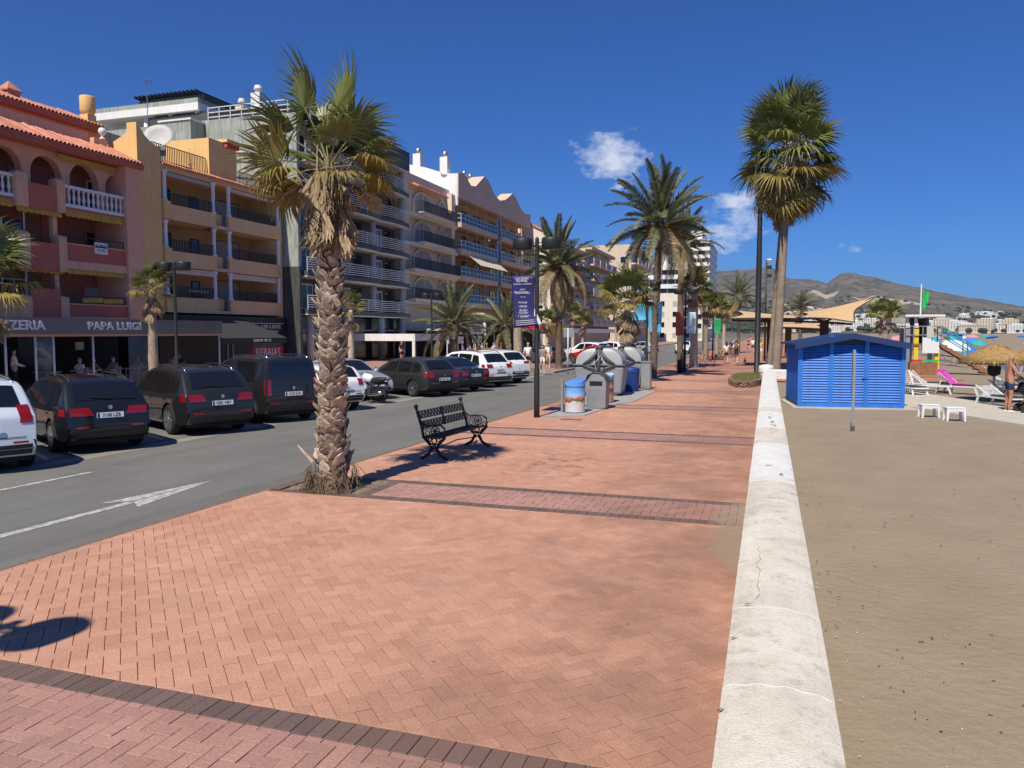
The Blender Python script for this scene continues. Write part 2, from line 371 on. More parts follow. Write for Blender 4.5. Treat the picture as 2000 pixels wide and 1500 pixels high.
for y0,y1 in zip(ys,ys[1:]): b.add([(kx(y0)-.02,y0,-.13),(kx(y0)-.02,y0,-.006),(kx(y0)+.03,y0,-.006),(kx(y1)-.02,y1,-.13),(kx(y1)-.02,y1,-.006),(kx(y1)+.03,y1,-.006)],[(0,1,4,3),(1,2,5,4)])
struct('kerb',b,M['kerb_stone'])
def paint(name,pts,z=-.115): return MB().add([(x,y,z) for x,y in pts],[tuple(range(len(pts)))]).build(name,M['road_paint'],road)
paint('lane_line',[(-11.72,7.2),(-11.6,7.2),(-11.48,10.62),(-11.58,10.62)])
paint('arrow_shaft',[(-9.06,5.2),(-8.9,5.2),(-8.84,8.9),(-8.99,8.9)]); paint('arrow_head',[(-9.29,8.68),(-8.95,8.98),(-8.93,10.7)]); paint('arrow_head',[(-8.58,8.68),(-8.915,10.68),(-8.92,8.95)])
# bays of the angled parking
for k in range(9):
    y=9.6+k*3.05-1.3
    paint('bay_line',[(-13.5,y),(-13.5,y+.12),(-18.6,y+3.07),(-18.6,y+2.95)],-.119)
# far sidewalk with its build-out
b=MB(); b.box(-40,-19.2,-60,420,-.3,.0); b.box(-19.2,-12.6,45.5,57,-.3,-.002); b.prism([(-19.2,40.5),(-12.6,45.5),(-19.2,45.5)],2,-.3,-.002); struct('sidewalk',b,M['sidewalk'])
b=MB(); b.box(-19.2,-18.95,-60,40.4,-.2,.003); b.box(-12.6,-12.38,45.4,57,-.2,.003); b.bar((-19.0,40.4,-.1),(-12.5,45.45,-.1),.22,.205); struct('far_kerb',b,M['kerb_stone'])
# concrete stand for the bins
b=MB().prism([(-6.05,20.75),(-4.95,21.5),(-4.72,25.4),(-4.35,26.2),(-4.25,31.3),(-6.0,32.3),(-6.45,31)],2,-.01,.02); mat('slab_concrete',(.33,.32,.30),.9,var=.12,vs=3,obj=False); struct('concrete_slab',b,M['slab_concrete'])
# ---------- low wall ----------
wall=empty('low_wall',(.09,-2,0),'low white rendered wall with rounded top between promenade and sand','wall')
def wall_mat(name,c,c2):
    m=mat(name,c,.9,col2=c2,vs=2.6,bump=.006,bs=60,obj=False,vdetail=10)
    nt=m.node_tree; N=nt.nodes.new; L=nt.links.new; b=nt.nodes['Principled BSDF']; src=b.inputs['Base Color'].links[0].from_socket; g=N('ShaderNodeNewGeometry'); cur=src
    for scl,lo,hi,amt,col in ((85,.50,.64,.40,(.25,.22,.18)),(14,.52,.66,.30,(.30,.26,.21)),(4.2,.54,.68,.55,(.24,.20,.155)),(1.1,.50,.66,.40,(.36,.31,.25))):
        n=N('ShaderNodeTexNoise'); n.inputs['Scale'].default_value=scl; n.inputs['Detail'].default_value=9; n.inputs['Roughness'].default_value=.72; L(g.outputs['Position'],n.inputs['Vector'])
        r=N('ShaderNodeMapRange'); r.inputs[1].default_value=lo; r.inputs[2].default_value=hi; r.inputs[3].default_value=0; r.inputs[4].default_value=amt if name=='wall_worn' else amt*.45; L(n.outputs[0],r.inputs[0])
        x=N('ShaderNodeMix'); x.data_type='RGBA'; L(r.outputs[0],x.inputs[0]); L(cur,x.inputs[6]); x.inputs[7].default_value=(*col,1); cur=x.outputs[2]
    L(cur,b.inputs['Base Color']); return m
wall_mat('wall_worn',(.62,.56,.46),(.74,.69,.59)); wall_mat('wall_white',(.68,.665,.635),(.76,.75,.72)); mat('wall_crack',(.17,.145,.12),.95); mat('wall_joint',(.62,.60,.56),.9)
def wall_poly():
    pts=[(-.2,-.3),(-.2,.42)]
    for k in range(1,12): t=k/12; pts.append((-.2+.58*t,.42+.05*math.sin(PI*t)**.7))
    return pts+[(.38,.42),(.38,-.3)]
joints=[-2,-.7,.55,1.8,3.05,4.32,5.58,6.85,8.1,9.3,10.49,11.7,12.9,14.13,15.2,16.4,17.5,18.6,19.8,20.9,22.2,23.5,24.9,26.2,27.6,29,30.4,31.8,33.2,34.6,36,37.4,38.8,40.2,42]
for i,(a,c) in enumerate(zip(joints,joints[1:])):
    m='wall_worn' if (c<10.6 or i in (13,14,18)) else 'wall_white'
    o=MB().prism([(p[0]+(0.002*(i%2)),p[1]+.0015*((i*7)%3)) for p in wall_poly()],1,a+.002,c-.002).build('coping_block',M[m],wall); recalc(o)
o=MB().prism([(-.197,-.3),(-.197,.418)]+[(-.197+.574*t/10,.417+.05*math.sin(PI*t/10)**.7) for t in range(1,10)]+[(.376,.418),(.376,-.3)],1,-2,42).build('mortar',M['wall_joint'],wall); recalc(o)
# raised mortar bead across two joints, cracks, wall return at the far end
for y in (4.32,5.58,10.49):
    pts=[(-.2+.58*t/14,y+.012*math.sin(t*1.7),.422+.05*math.sin(PI*min(max(t/14,.001),.999))**.7) for t in range(15)]
    MB().tube(pts,.0042,6).build('mortar_bead',M['wall_joint'],wall,True)
def crack(x,y0,y1,w=.004,amp=.02,seed=1):
    q=random.Random(seed); n=14; b=MB(); pts=[]
    for k in range(n+1):
        t=k/n; xx=x+amp*(q.random()-.5)*2; yy=y0+(y1-y0)*t; s=(xx+.2)/.58; pts.append((xx,yy,.4225+.05*math.sin(PI*s)**.7))
    for k in range(n): b.bar(pts[k],pts[k+1],w*(.5+q.random()),.0016)
    return b.build('crack',M['wall_crack'],wall)
crack(-.03,5.75,7.2,.0026); 
for k,y in enumerate((15.2,15.9,16.6,17.2,18.1,18.9)): crack(.12+.02*math.sin(k),y,y+.45,.013,.07,k+3)
crack(.05,11.6,11.75,.010,.05,30); crack(.22,10.9,11.1,.012,.04,31)
MB().box(-.2,2.2,42.003,42.6,-.3,.46).build('return_block',M['wall_white'],wall,bevel=.05)
# ---------- beach ----------
def shore(y):
    P=[(-100,20),(85,20.5),(104,24.5),(122,34),(145,62),(200,96),(400,160),(600,235),(900,400),(1500,780),(2400,1500)]
    for (a,b_),(c,d) in zip(P,P[1:]):
        if y<=c: return b_+(d-b_)*(y-a)/(c-a)
    return P[-1][1]
def sand_z(x,y):
    s=shore(y); t=min(max((x-(s-9))/9,0),1.6); return -.05-.95*t*t*(3-2*min(t,1)) if t<1 else -1.0-1.2*(t-1)
ysand=list(np.concatenate([np.linspace(-20,60,121),np.linspace(62,200,50),np.linspace(210,1500,40)]))
xt=[0]+list(np.linspace(.01,.3,40)**1.0)+list(np.linspace(.32,1,30))
b=MB(); nx=len(xt)
for y in ysand:
    s=shore(y)+8; x0=.37 if y<42 else 2.
    for t in xt:
        x=x0+(s-x0)*t; d=.028*mnoise.noise((x*.55,y*.4,3))+.010*mnoise.noise((x*2.3,y*1.9,7))+.006*mnoise.noise((x*6,y*5,9)); b.v.append((x,y,sand_z(x,y)+d*min(1,(x-x0)*3+.2)))
for i in range(len(ysand)-1):
    for j in range(nx-1): a=i*nx+j; b.f.append((a,a+1,a+nx+1,a+nx))
sm=mat('sand',(.255,.198,.132),.95,col2=(.305,.240,.165),vs=.9,bump=.022,bs=11,obj=False,vdetail=10)
def sand_detail():
    nt=sm.node_tree; N=nt.nodes.new; L=nt.links.new; bs=nt.nodes['Principled BSDF']; src=bs.inputs['Base Color'].links[0].from_socket; g=N('ShaderNodeNewGeometry')
    n=N('ShaderNodeTexNoise'); n.inputs['Scale'].default_value=130; n.inputs['Detail'].default_value=3; L(g.outputs['Position'],n.inputs['Vector'])
    r=N('ShaderNodeMapRange'); r.inputs[1].default_value=.3; r.inputs[2].default_value=.7; r.inputs[3].default_value=.8; r.inputs[4].default_value=1.2; L(n.outputs[0],r.inputs[0])
    x=N('ShaderNodeMix'); x.data_type='RGBA'; x.blend_type='MULTIPLY'; x.inputs[0].default_value=1; L(src,x.inputs[6]); L(r.outputs[0],x.inputs[7])
    # damp patch and dark grit
    n2=N('ShaderNodeTexNoise'); n2.inputs['Scale'].default_value=3.5; n2.inputs['Detail'].default_value=10; n2.inputs['Roughness'].default_value=.75; L(g.outputs['Position'],n2.inputs['Vector'])
    r2=N('ShaderNodeMapRange'); r2.inputs[1].default_value=.62; r2.inputs[2].default_value=.76; r2.inputs[3].default_value=0; r2.inputs[4].default_value=.45; L(n2.outputs[0],r2.inputs[0])
    y=N('ShaderNodeMix'); y.data_type='RGBA'; L(r2.outputs[0],y.inputs[0]); L(x.outputs[2],y.inputs[6]); y.inputs[7].default_value=(.13,.095,.06,1); L(y.outputs[2],bs.inputs['Base Color'])
sand_detail()
struct('sand',b,sm,smooth=True)
# litter of twigs, shells and crumbs on the sand
mat('twig',(.09,.065,.04),.9); mat('straw',(.42,.34,.22),.9); mat('shell',(.6,.56,.5),.6)
def litter(name,m,n,l0,l1,r_,lab,seed):
    q=random.Random(seed); b=MB()
    for k in range(n):
        y=3.0+20*q.random()**1.8; x=.45+(.32*y+.6)*q.random()**1.5; a=q.random()*6.3; l=(l0+(l1-l0)*q.random()**2)*.7; z=sand_z(x,y)+.02
        b.bar((x-l*math.cos(a),y-l*math.sin(a),z),(x+l*math.cos(a),y+l*math.sin(a),z+.006*q.random()),r_*(.6+q.random()),r_*.7)
    tag(b.build(name,M[m]),lab,'litter',kind='stuff')
litter('twig_litter','twig',230,.004,.035,.006,'dark twigs and crumbs scattered on the sand by the wall',4)
litter('straw_litter','straw',60,.01,.06,.004,'pale straw bits strewn over the sand by the wall',5)
litter('shell_litter','shell',70,.003,.009,.008,'small pale shells and pebbles scattered on the sand',6)
def leaf_bits():
    b=MB()
    for (x,y,a) in ((-.17,5.0,.4),(-.195,4.02,.9),(-.1,5.62,.2),(.36,11.6,1)):
        s=(x+.2)/.58; z=.432+.05*math.sin(PI*min(max(s,.01),.99))**.7
        b.add([(x-.03*math.cos(a),y-.03*math.sin(a),z),(x+.012*math.sin(a),y-.012*math.cos(a),z+.012),(x+.035*math.cos(a),y+.035*math.sin(a),z+.004),(x-.012*math.sin(a),y+.012*math.cos(a),z+.002)],[(0,1,2),(0,2,3)])
    tag(b.build('dry_leaves',M['twig']),'dark dry leaf scraps lying on the white wall','leaf litter',kind='stuff')
leaf_bits()
# path of pale slabs across the sand
mat('path_slab',(.50,.455,.375),.9,var=.12,vs=2.2,obj=False,bump=.004,bs=40)
b=MB().add([(4.28,27.9,-.0),(6.38,23.09,-.0),(8.6,18.2,0),(11,21,0),(7.77,28.17,-.0),(5.24,35.5,-.0),(4.6,33,0)],[(0,1,2,3,4,5,6)]); 
b=MB().prism([(4.0,28.6),(6.38,23.09),(8.6,18.0),(10.6,21.2),(7.77,28.17),(5.3,35.5),(4.2,34)],2,-.2,.0); struct('beach_path',b,M['path_slab'])
b=MB().add([(12,-400,-1.12),(12000,-400,-1.12),(12000,12000,-1.12),(12,12000,-1.12)],[(0,1,2,3)]); struct('sea',b,M['sea'])
mat('foam',(.75,.78,.8),.8)
b=MB()
for k in range(70):
    y=55+k*2.2; w=.35+.5*abs(mnoise.noise((y*.21,0,0))); x=shore(y)+.25+.8*mnoise.noise((y*.13,3,0)); y1=y+2.2; x1=shore(y1)+.25+.8*mnoise.noise((y1*.13,3,0)); w1=.35+.5*abs(mnoise.noise((y1*.21,0,0)))
    b.add([(x,y,-1.09),(x+w,y,-1.09),(x1+w1,y1,-1.09),(x1,y1,-1.09)],[(0,1,2,3)])
tag(b.build('wave_foam',M['foam']),'white line of surf along the water edge','surf',kind='stuff')
# ---------- hills ----------
RIDGE=[(-60,2.0),(-40,3.6),(-25,4.6),(-17,5.2),(-14.6,5.5),(-11.6,5.95),(-10.4,6.35),(-9.6,6.25),(-8.6,6.0),(-6.75,5.6),(-4.6,5.0),(-3.5,4.5),(-2.1,4.55),(0,4.68),(.6,4.3),(1.3,3.85),(2.4,3.75),(3.2,3.6),(3.75,3.38),(4.1,3.65),(4.66,4.05),(5.05,4.1),(5.5,4.07),(6.0,3.85),(6.57,3.78),(7.2,3.55),(8.4,3.2),(9.5,2.95),(10.5,2.65),(12.5,2.2),(15.2,1.62),(20,1.0),(28,.5),(40,.2),(60,.1)]
def ridge(az):
    for (a,h),(c,k) in zip(RIDGE,RIDGE[1:]):
        if az<=c: t=(az-a)/(c-a); t=t*t*(3-2*t)*.5+t*.5; return h+(k-h)*t
    return .1
RAD=[1500,1650,1800,1950,2100,2300,2500,2700,2900,3100,3300,3500,3700,3900,4100,4300,4500,4700,4900,5000,5100,5300,5600,6000]
azs=list(np.arange(-60,-18,.8))+list(np.arange(-18,20,.13))+list(np.arange(20,45,.8))
def hill_h(az,r):
    a=R(az); x=r*math.sin(a); y=r*math.cos(a); H=math.tan(R(ridge(az)))*5000
    t=(r-1500)/3500
    if t<=1: prof=.03*min(t*6,1)+.97*(t**1.55)
    else: prof=1-.5*(t-1)
    n=mnoise.fractal((x*.0011,y*.0011,1.7),.9,2.1,5); rg=1-abs(mnoise.fractal((x*.0016+5,y*.0016,4),1,2,4))
    w=min(1,t*2.2)*(1 if t<.9 else max(.12,(1.06-t)*4))
    z=2.4+H*prof+(n*60+(rg-.75)*110)*w*min(1,H/260)
    return min(z,2.4+math.tan(R(ridge(az)))*r*.985+ (6*mnoise.noise((az*9,r*.01,0)) if t>.85 else -8)) if t<1.06 else z
b=MB(); nr=len(RAD)
for az in azs:
    for r in RAD:
        z=hill_h(az,r); b.v.append((r*math.sin(R(az)),r*math.cos(R(az)),z if r>1500 else -5))
for i in range(len(azs)-1):
    for j in range(nr-1): a=i*nr+j; b.f.append((a,a+nr,a+nr+1,a+1))
hm=mat('hill',(.105,.088,.058),.95,col2=(.20,.155,.11),vs=.0035,obj=False,vdetail=12,bump=14,bs=.012)
def hill_detail():
    nt=hm.node_tree; N=nt.nodes.new; L=nt.links.new; bs=nt.nodes['Principled BSDF']; src=bs.inputs['Base Color'].links[0].from_socket; g=N('ShaderNodeNewGeometry')
    n=N('ShaderNodeTexNoise'); n.inputs['Scale'].default_value=.02; n.inputs['Detail'].default_value=9; n.inputs['Roughness'].default_value=.7; L(g.outputs['Position'],n.inputs['Vector'])
    r=N('ShaderNodeMapRange'); r.inputs[1].default_value=.46; r.inputs[2].default_value=.56; r.inputs[3].default_value=0; r.inputs[4].default_value=.8; L(n.outputs[0],r.inputs[0])
    x=N('ShaderNodeMix'); x.data_type='RGBA'; L(r.outputs[0],x.inputs[0]); L(src,x.inputs[6]); x.inputs[7].default_value=(.045,.05,.028,1)
    cur=x.outputs[2]
    for az,rr,rad in ((8.0,3300,150),(13.9,2900,110),(3.6,3600,70),(-.2,4300,40)):
        p=(rr*math.sin(R(az)),rr*math.cos(R(az)),hill_h(az,rr)); d=N('ShaderNodeVectorMath'); d.operation='DISTANCE'; L(g.outputs['Position'],d.inputs[0]); d.inputs[1].default_value=p
        w=N('ShaderNodeMath'); w.operation='MULTIPLY_ADD'; L(n.outputs[0],w.inputs[0]); w.inputs[1].default_value=rad*1.2; L(d.outputs['Value'],w.inputs[2]); q=N('ShaderNodeMapRange'); q.inputs[1].default_value=rad*1.35; q.inputs[2].default_value=rad*1.6; q.inputs[3].default_value=.9; q.inputs[4].default_value=0; L(w.outputs[0],q.inputs[0])
        y=N('ShaderNodeMix'); y.data_type='RGBA'; L(q.outputs[0],y.inputs[0]); L(cur,y.inputs[6]); y.inputs[7].default_value=(.46,.37,.29,1); cur=y.outputs[2]
    L(cur,bs.inputs['Base Color'])
hill_detail()
hills=struct('hills',b,hm,smooth=True)
# ---------------- palms ----------------
def leaf_mat(name,c1,c2,rough=.5):
    m=bpy.data.materials.new(name); m.use_nodes=True; nt=m.node_tree; b=nt.nodes['Principled BSDF']; N=nt.nodes.new; L=nt.links.new
    oi=N('ShaderNodeObjectInfo'); g=N('ShaderNodeNewGeometry'); a=N('ShaderNodeMath'); a.operation='MULTIPLY_ADD'; L(g.outputs['Random Per Island'],a.inputs[0]); a.inputs[1].default_value=.55
    k=N('ShaderNodeMath'); k.operation='MULTIPLY'; L(oi.outputs['Random'],k.inputs[0]); k.inputs[1].default_value=.6; L(k.outputs[0],a.inputs[2])
    r=N('ShaderNodeValToRGB'); e=r.color_ramp.elements; e[0].color=(*c1,1); e[1].color=(*c2,1); L(a.outputs[0],r.inputs[0]); L(r.outputs[0],b.inputs['Base Color']); b.inputs['Roughness'].default_value=rough
    tr=N('ShaderNodeBsdfTranslucent'); L(r.outputs[0],tr.inputs[0]); mx=N('ShaderNodeMixShader'); mx.inputs[0].default_value=.22; L(b.outputs[0],mx.inputs[1]); L(tr.outputs[0],mx.inputs[2]); L(mx.outputs[0],nt.nodes['Material Output'].inputs[0]); M[name]=m
leaf_mat('fan_green',(.065,.095,.022),(.25,.26,.075),.42); leaf_mat('fan_yellow',(.20,.17,.035),(.36,.27,.07),.5); leaf_mat('fan_dead',(.22,.145,.08),(.50,.38,.24),.85)
leaf_mat('date_green',(.06,.08,.038),(.24,.25,.13),.42); leaf_mat('date_dry',(.20,.14,.07),(.40,.31,.18),.8)
mat('palm_boot',(.40,.315,.235),.92,var=.3,vs=7,island=.3,bump=.01,bs=30); mat('palm_bark',(.15,.108,.075),.95,var=.35,vs=4,bump=.03,bs=14); mat('palm_fibre',(.16,.115,.07),.98,var=.4,vs=12,bump=.02,bs=40)
mat('stalk_pale',(.50,.40,.29),.9,var=.2,vs=6); mat('palm_smooth',(.27,.215,.16),.92,var=.25,vs=3,bump=.012,bs=18,streak=.2); mat('petiole',(.24,.20,.07),.6,var=.2,vs=5); mat('dates',(.42,.13,.03),.7,var=.3,vs=9)
def fan_mesh(seed,Lp=.95,Lb=.98,n=38,spread=116,droop=.25,fold=.5,m='fan_green',dead=False):
    q=random.Random(seed); b=MB(); pw=MB()
    P=[(0,0,0),(Lp*.5,0,.04*Lp),(Lp,0,-.02*Lp if not dead else -.06*Lp)]; pw.tube(P,[.022,.016,.011],5)
    hx,hz=P[-1][0],P[-1][2]
    for k in range(n):
        t=(k+.5)/n*2-1; a=R(spread)*t+q.gauss(0,.02); L=Lb*(.62+.38*math.cos(a*.62))*(1+q.gauss(0,.06)); ca,sa=math.cos(a),math.sin(a)
        w=L*R(spread)*2/n*.36; tip=droop*(.55+.9*q.random()); tw=q.gauss(0,.08)
        pts=[]
        for s_,ww in ((.03,.10),(.36,.47),(.58,.38),(.82,.17),(1.0,.015)):
            r_=L*s_; z=hz+.10*Lb*math.sin(s_*2)-tip*Lb*max(0,s_-.45)**1.7*2.2-.16*Lb*abs(t)**2*s_; 
            if dead: z=hz-.05*Lb*s_+.06*Lb*q.gauss(0,1)*s_; ca2=math.cos(a*.3); sa2=math.sin(a*.3)
            else: ca2,sa2=math.cos(a+tw*s_*s_),math.sin(a+tw*s_*s_)
            c=Vector((hx+r_*ca2*(1-.25*max(0,s_-.6)*droop*2),r_*sa2,z)); nrm=Vector((-sa2,ca2,0)); h=w*ww*2
            pts.append((c+nrm*h+Vector((0,0,h*fold)),c,c-nrm*h+Vector((0,0,h*fold))))
        base=len(b.v)
        for tr in pts: b.v.extend([tuple(p) for p in tr])
        for i in range(len(pts)-1):
            o=base+i*3; b.f.append((o,o+1,o+4,o+3)); b.f.append((o+1,o+2,o+5,o+4))
    nb=len(b.f); b.add(pw.v,pw.f); me=b.mesh('frond',M[m]); me.materials.append(M['petiole'] if not dead else M['fan_dead'])
    mi=[0]*nb+[1]*(len(b.f)-nb); me.polygons.foreach_set('material_index',mi); me.update(); return me
FAN=[fan_mesh(s,droop=d,m=m) for s,d,m in ((1,.15,'fan_green'),(2,.3,'fan_green'),(3,.5,'fan_green'),(4,.25,'fan_yellow'),(5,.55,'fan_yellow'))]
FAN_DEAD=[fan_mesh(s,Lp=.55,Lb=.95,n=22,spread=95,droop=.6,m='fan_dead',dead=True) for s in (11,12,13)]
FAN_LO=[fan_mesh(s,n=17,droop=d,m=m,fold=.3) for s,d,m in ((21,.2,'fan_green'),(22,.4,'fan_green'),(23,.5,'fan_yellow'))]
FAN_LO_DEAD=[fan_mesh(s,Lp=.5,Lb=.95,n=13,spread=90,droop=.6,m='fan_dead',dead=True) for s in (31,32)]
def date_mesh(seed,L=2.6,sag=.9,n=46,m='date_green',wl=.34):
    q=random.Random(seed); b=MB(); pts=[]; N_=14; n=int(n*1.4)
    for i in range(N_+1):
        t=i/N_; pts.append(Vector((L*(t-.12*sag*t*t*t),0,L*(.16*t-.42*sag*t**2.3))))
    b.tube(pts,[.03*(1-.85*i/N_) for i in range(N_+1)],4); nb=len(b.f)
    for k in range(n):
        t=.16+.84*(k+.5)/n; f=t*N_; i=min(int(f),N_-1); p=pts[i].lerp(pts[i+1],f-i); d=(pts[i+1]-pts[i]).normalized(); up=Vector((0,1,0)).cross(d)*-1
        if up.z<0: up=-up
        for s_ in (-1,1):
            l=wl*math.sin(PI*(.12+.85*t)**.8)**.6*(1+q.gauss(0,.1))+.05; sp=.75-.35*t; dr=(d*sp+Vector((0,s_,0))*.75+up*(.42+q.gauss(0,.13))).normalized()
            e=p+dr*l+Vector((0,0,-.22*l*(sag+.2))); mid=p+dr*l*.5; w=d*.019
            o=len(b.v); b.v.extend([tuple(p-w*.6),tuple(p+w*.6),tuple(mid+w),tuple(e),tuple(mid-w)]); b.f.append((o,o+1,o+2,o+3,o+4))
    me=b.mesh('frond',M[m]); me.materials.append(M['petiole']); me.polygons.foreach_set('material_index',[1]*nb+[0]*(len(b.f)-nb)); return me
DATE=[date_mesh(41,sag=.55),date_mesh(42,sag=.9),date_mesh(43,sag=1.15),date_mesh(44,sag=.35)]; DATE_DRY=[date_mesh(45,sag=1.3,m='date_dry'),date_mesh(46,sag=1.5,m='date_dry')]
DATE_LO=[date_mesh(51,sag=.6,n=26,wl=.4),date_mesh(52,sag=1.1,n=26,wl=.4)]
def orient(d,roll=0,ref=(0,0,1)):
    x=Vector(d).normalized(); r=Vector(ref); 
    if abs(x.dot(r))>.97: r=Vector((.3,.9,.1))
    y=r.cross(x).normalized(); z=x.cross(y); m=Matrix((x,y,z)).transposed(); return (m@Matrix.Rotation(roll,3,'X')).to_euler()
def frond(me,parent,loc,d,sc,roll=0,name='frond'):
    return place(name,me,parent,loc,orient(d,roll),(sc,sc,sc))
def boot_mesh(seed):
    q=random.Random(seed); w=.085+.03*q.random(); l=.16+.1*q.random(); o=.05+.05*q.random(); b=MB()
    rows=[(0,w,.012,0),(.4,w*1.02,.03,o*.35),(.75,w*.62,.028,o*.8),(1,w*(.12+.25*q.random()),.012,o*1.15)]
    for t,ww,th,out in rows:
        z=l*t; sk=.02*q.gauss(0,1)*t
        b.v+=[(out,-ww+sk,z),(out+th,-ww*.45+sk,z+.004),(out+th,ww*.45+sk,z+.006),(out,ww+sk,z)]
    for i in range(3):
        for k in range(3): a=i*4+k; b.f.append((a,a+1,a+5,a+4))
        a=i*4; b.f.append((a+3,a,a+4,a+7))
    b.f.append((12,13,14,15)); return b.mesh('leaf_base',M['palm_boot'])
BOOTS=[boot_mesh(s) for s in range(61,67)]
def trunk(name,base,top,r0,r1,m,parent,n=14,bend=(0,0),rough=.03,rings=22,flare=.35):
    b=MB(); base=Vector(base); top=Vector(top); H=(top-base).length
    for i in range(rings+1):
        t=i/rings; c=base.lerp(top,t)+Vector((bend[0]*math.sin(PI*t),bend[1]*math.sin(PI*t),0)); r=r0+(r1-r0)*t; r*=1+flare*max(0,1-t*H/.5)**2
        for k in range(n):
            a=2*PI*k/n; rr=r*(1+rough*2.5*mnoise.noise((math.cos(a)*1.5+base.x,math.sin(a)*1.5,t*H*2.3))); b.v.append(tuple(c+Vector((math.cos(a)*rr,math.sin(a)*rr,0))))
    for i in range(rings):
        for k in range(n): k2=(k+1)%n; b.f.append((i*n+k,i*n+k2,(i+1)*n+k2,(i+1)*n+k))
    b.f.append(tuple(rings*n+k for k in range(n)))
    return b.build(name,M[m],parent,True)
RT=Vector((.949,.3156,0)); TOCAM=Vector((.3156,-.949,0)); UPV=Vector((0,0,1))
def main_palm():
    B=Vector((-6.29,10.19,0)); T=B+Vector((.02,.0,4.75))
    p=empty('fan_palm',B,'large fan palm with scaly trunk and dead leaf skirt beside the iron bench','palm','fan palms')
    trunk('trunk',B+Vector((0,0,-.05)),T,.21,.13,'palm_fibre',p,20,rough=.05,rings=40,flare=.3)
    q=random.Random(5); n=298
    for k in range(n):
        t=k/n; z=.10+3.7*t; a=k*2.39996; r=.185-.06*t+.02*q.random(); s=.62-.08*t+.5*q.random()**2; a+=q.gauss(0,.2); z+=q.gauss(0,.03)
        if z<.35: s*=.8
        o=place('leaf_base',q.choice(BOOTS),p,(r*math.cos(a)+.005*z,r*math.sin(a),z),(0,.12+.2*q.random(),a),(s,s*(1+.3*q.random()),s)); o.rotation_euler=Matrix.Rotation(a,3,'Z').to_euler() if q.random()<.3 else (q.gauss(0,.22),q.gauss(.06,.2),a+q.gauss(0,.25))
    # fibrous foot and one long broken stalk
    b=MB()
    for k in range(170):
        a=q.random()*6.28; z0=.05+.35*q.random(); r=.33+.05*q.random(); l=.12+.22*q.random(); b.bar((r*math.cos(a),r*math.sin(a),z0),((r+.05+.05*q.random())*math.cos(a+q.gauss(0,.3)),(r+.06)*math.sin(a+q.gauss(0,.3)),max(0,z0-l)),.012,.005)
    b.build('root_fibre',M['palm_fibre'],p,world=False)
    MB().tube([(-.28,-.1,.42),(-.42,-.14,.58),(-.5,-.16,.68)],[.03,.022,.012],6).build('broken_stalk',M['palm_boot'],p,world=False)
    # dead skirt: many hanging folded leaves
    c=Vector((.05,0,4.55))
    for k in range(34):
        a=k*2.39996+q.gauss(0,.2); zz=4.08+.8*(k/34)+q.gauss(0,.06); out=.14+.12*q.random(); e=.02+.12*q.random(); d=Vector((math.cos(a)*e,math.sin(a)*e,-1))
        frond(q.choice(FAN_DEAD),p,(math.cos(a)*out*.8,math.sin(a)*out*.8,zz+.25),d,.56+.2*q.random(),q.gauss(0,.6),'dead_frond')
    # bare bleached strands under the crown
    for k in range(10):
        a=q.random()*6.28; frond(q.choice(FAN_DEAD),p,(math.cos(a)*.15,math.sin(a)*.15,4.8),Vector((math.cos(a),math.sin(a),-.75)),.48+.2*q.random(),q.gauss(0,.7),'dead_frond')
    # living crown: right, up, toward camera
    L=[(-.80,.62,.1,1.3,1,.5),(-.36,1.0,.1,1.5,0,.2),(-.1,1.0,-.3,1.05,1,-.4),(.2,1.0,.1,1.42,0,-.3),(.62,.72,.25,1.1,1,-.4),(.5,.75,-.5,1.05,1,.3),(-1,.12,.25,1.15,3,.9),(-.85,-.28,.45,1.1,4,.4),(.9,.0,.2,.95,4,-.4),(.35,.55,.75,1.0,2,0),(-.6,.35,-.7,1.1,1,0),(.65,.25,-.7,1.1,1,0),(.1,.6,-.9,1.05,2,0),(-.7,-.55,.2,1.0,4,.3),(1,-.35,-.1,1.0,4,-.3),(-.55,.8,-.4,1.1,0,.6),(.8,.35,-.2,1.05,1,-.2),(.45,-.3,.85,.8,3,.2)]
    for a,u,t,s,v,rl in L:
        d=RT*a+UPV*u+TOCAM*t; frond(FAN[v],p,(.02,0,4.85),d,s*.64,rl+q.gauss(0,.15))
main_palm()
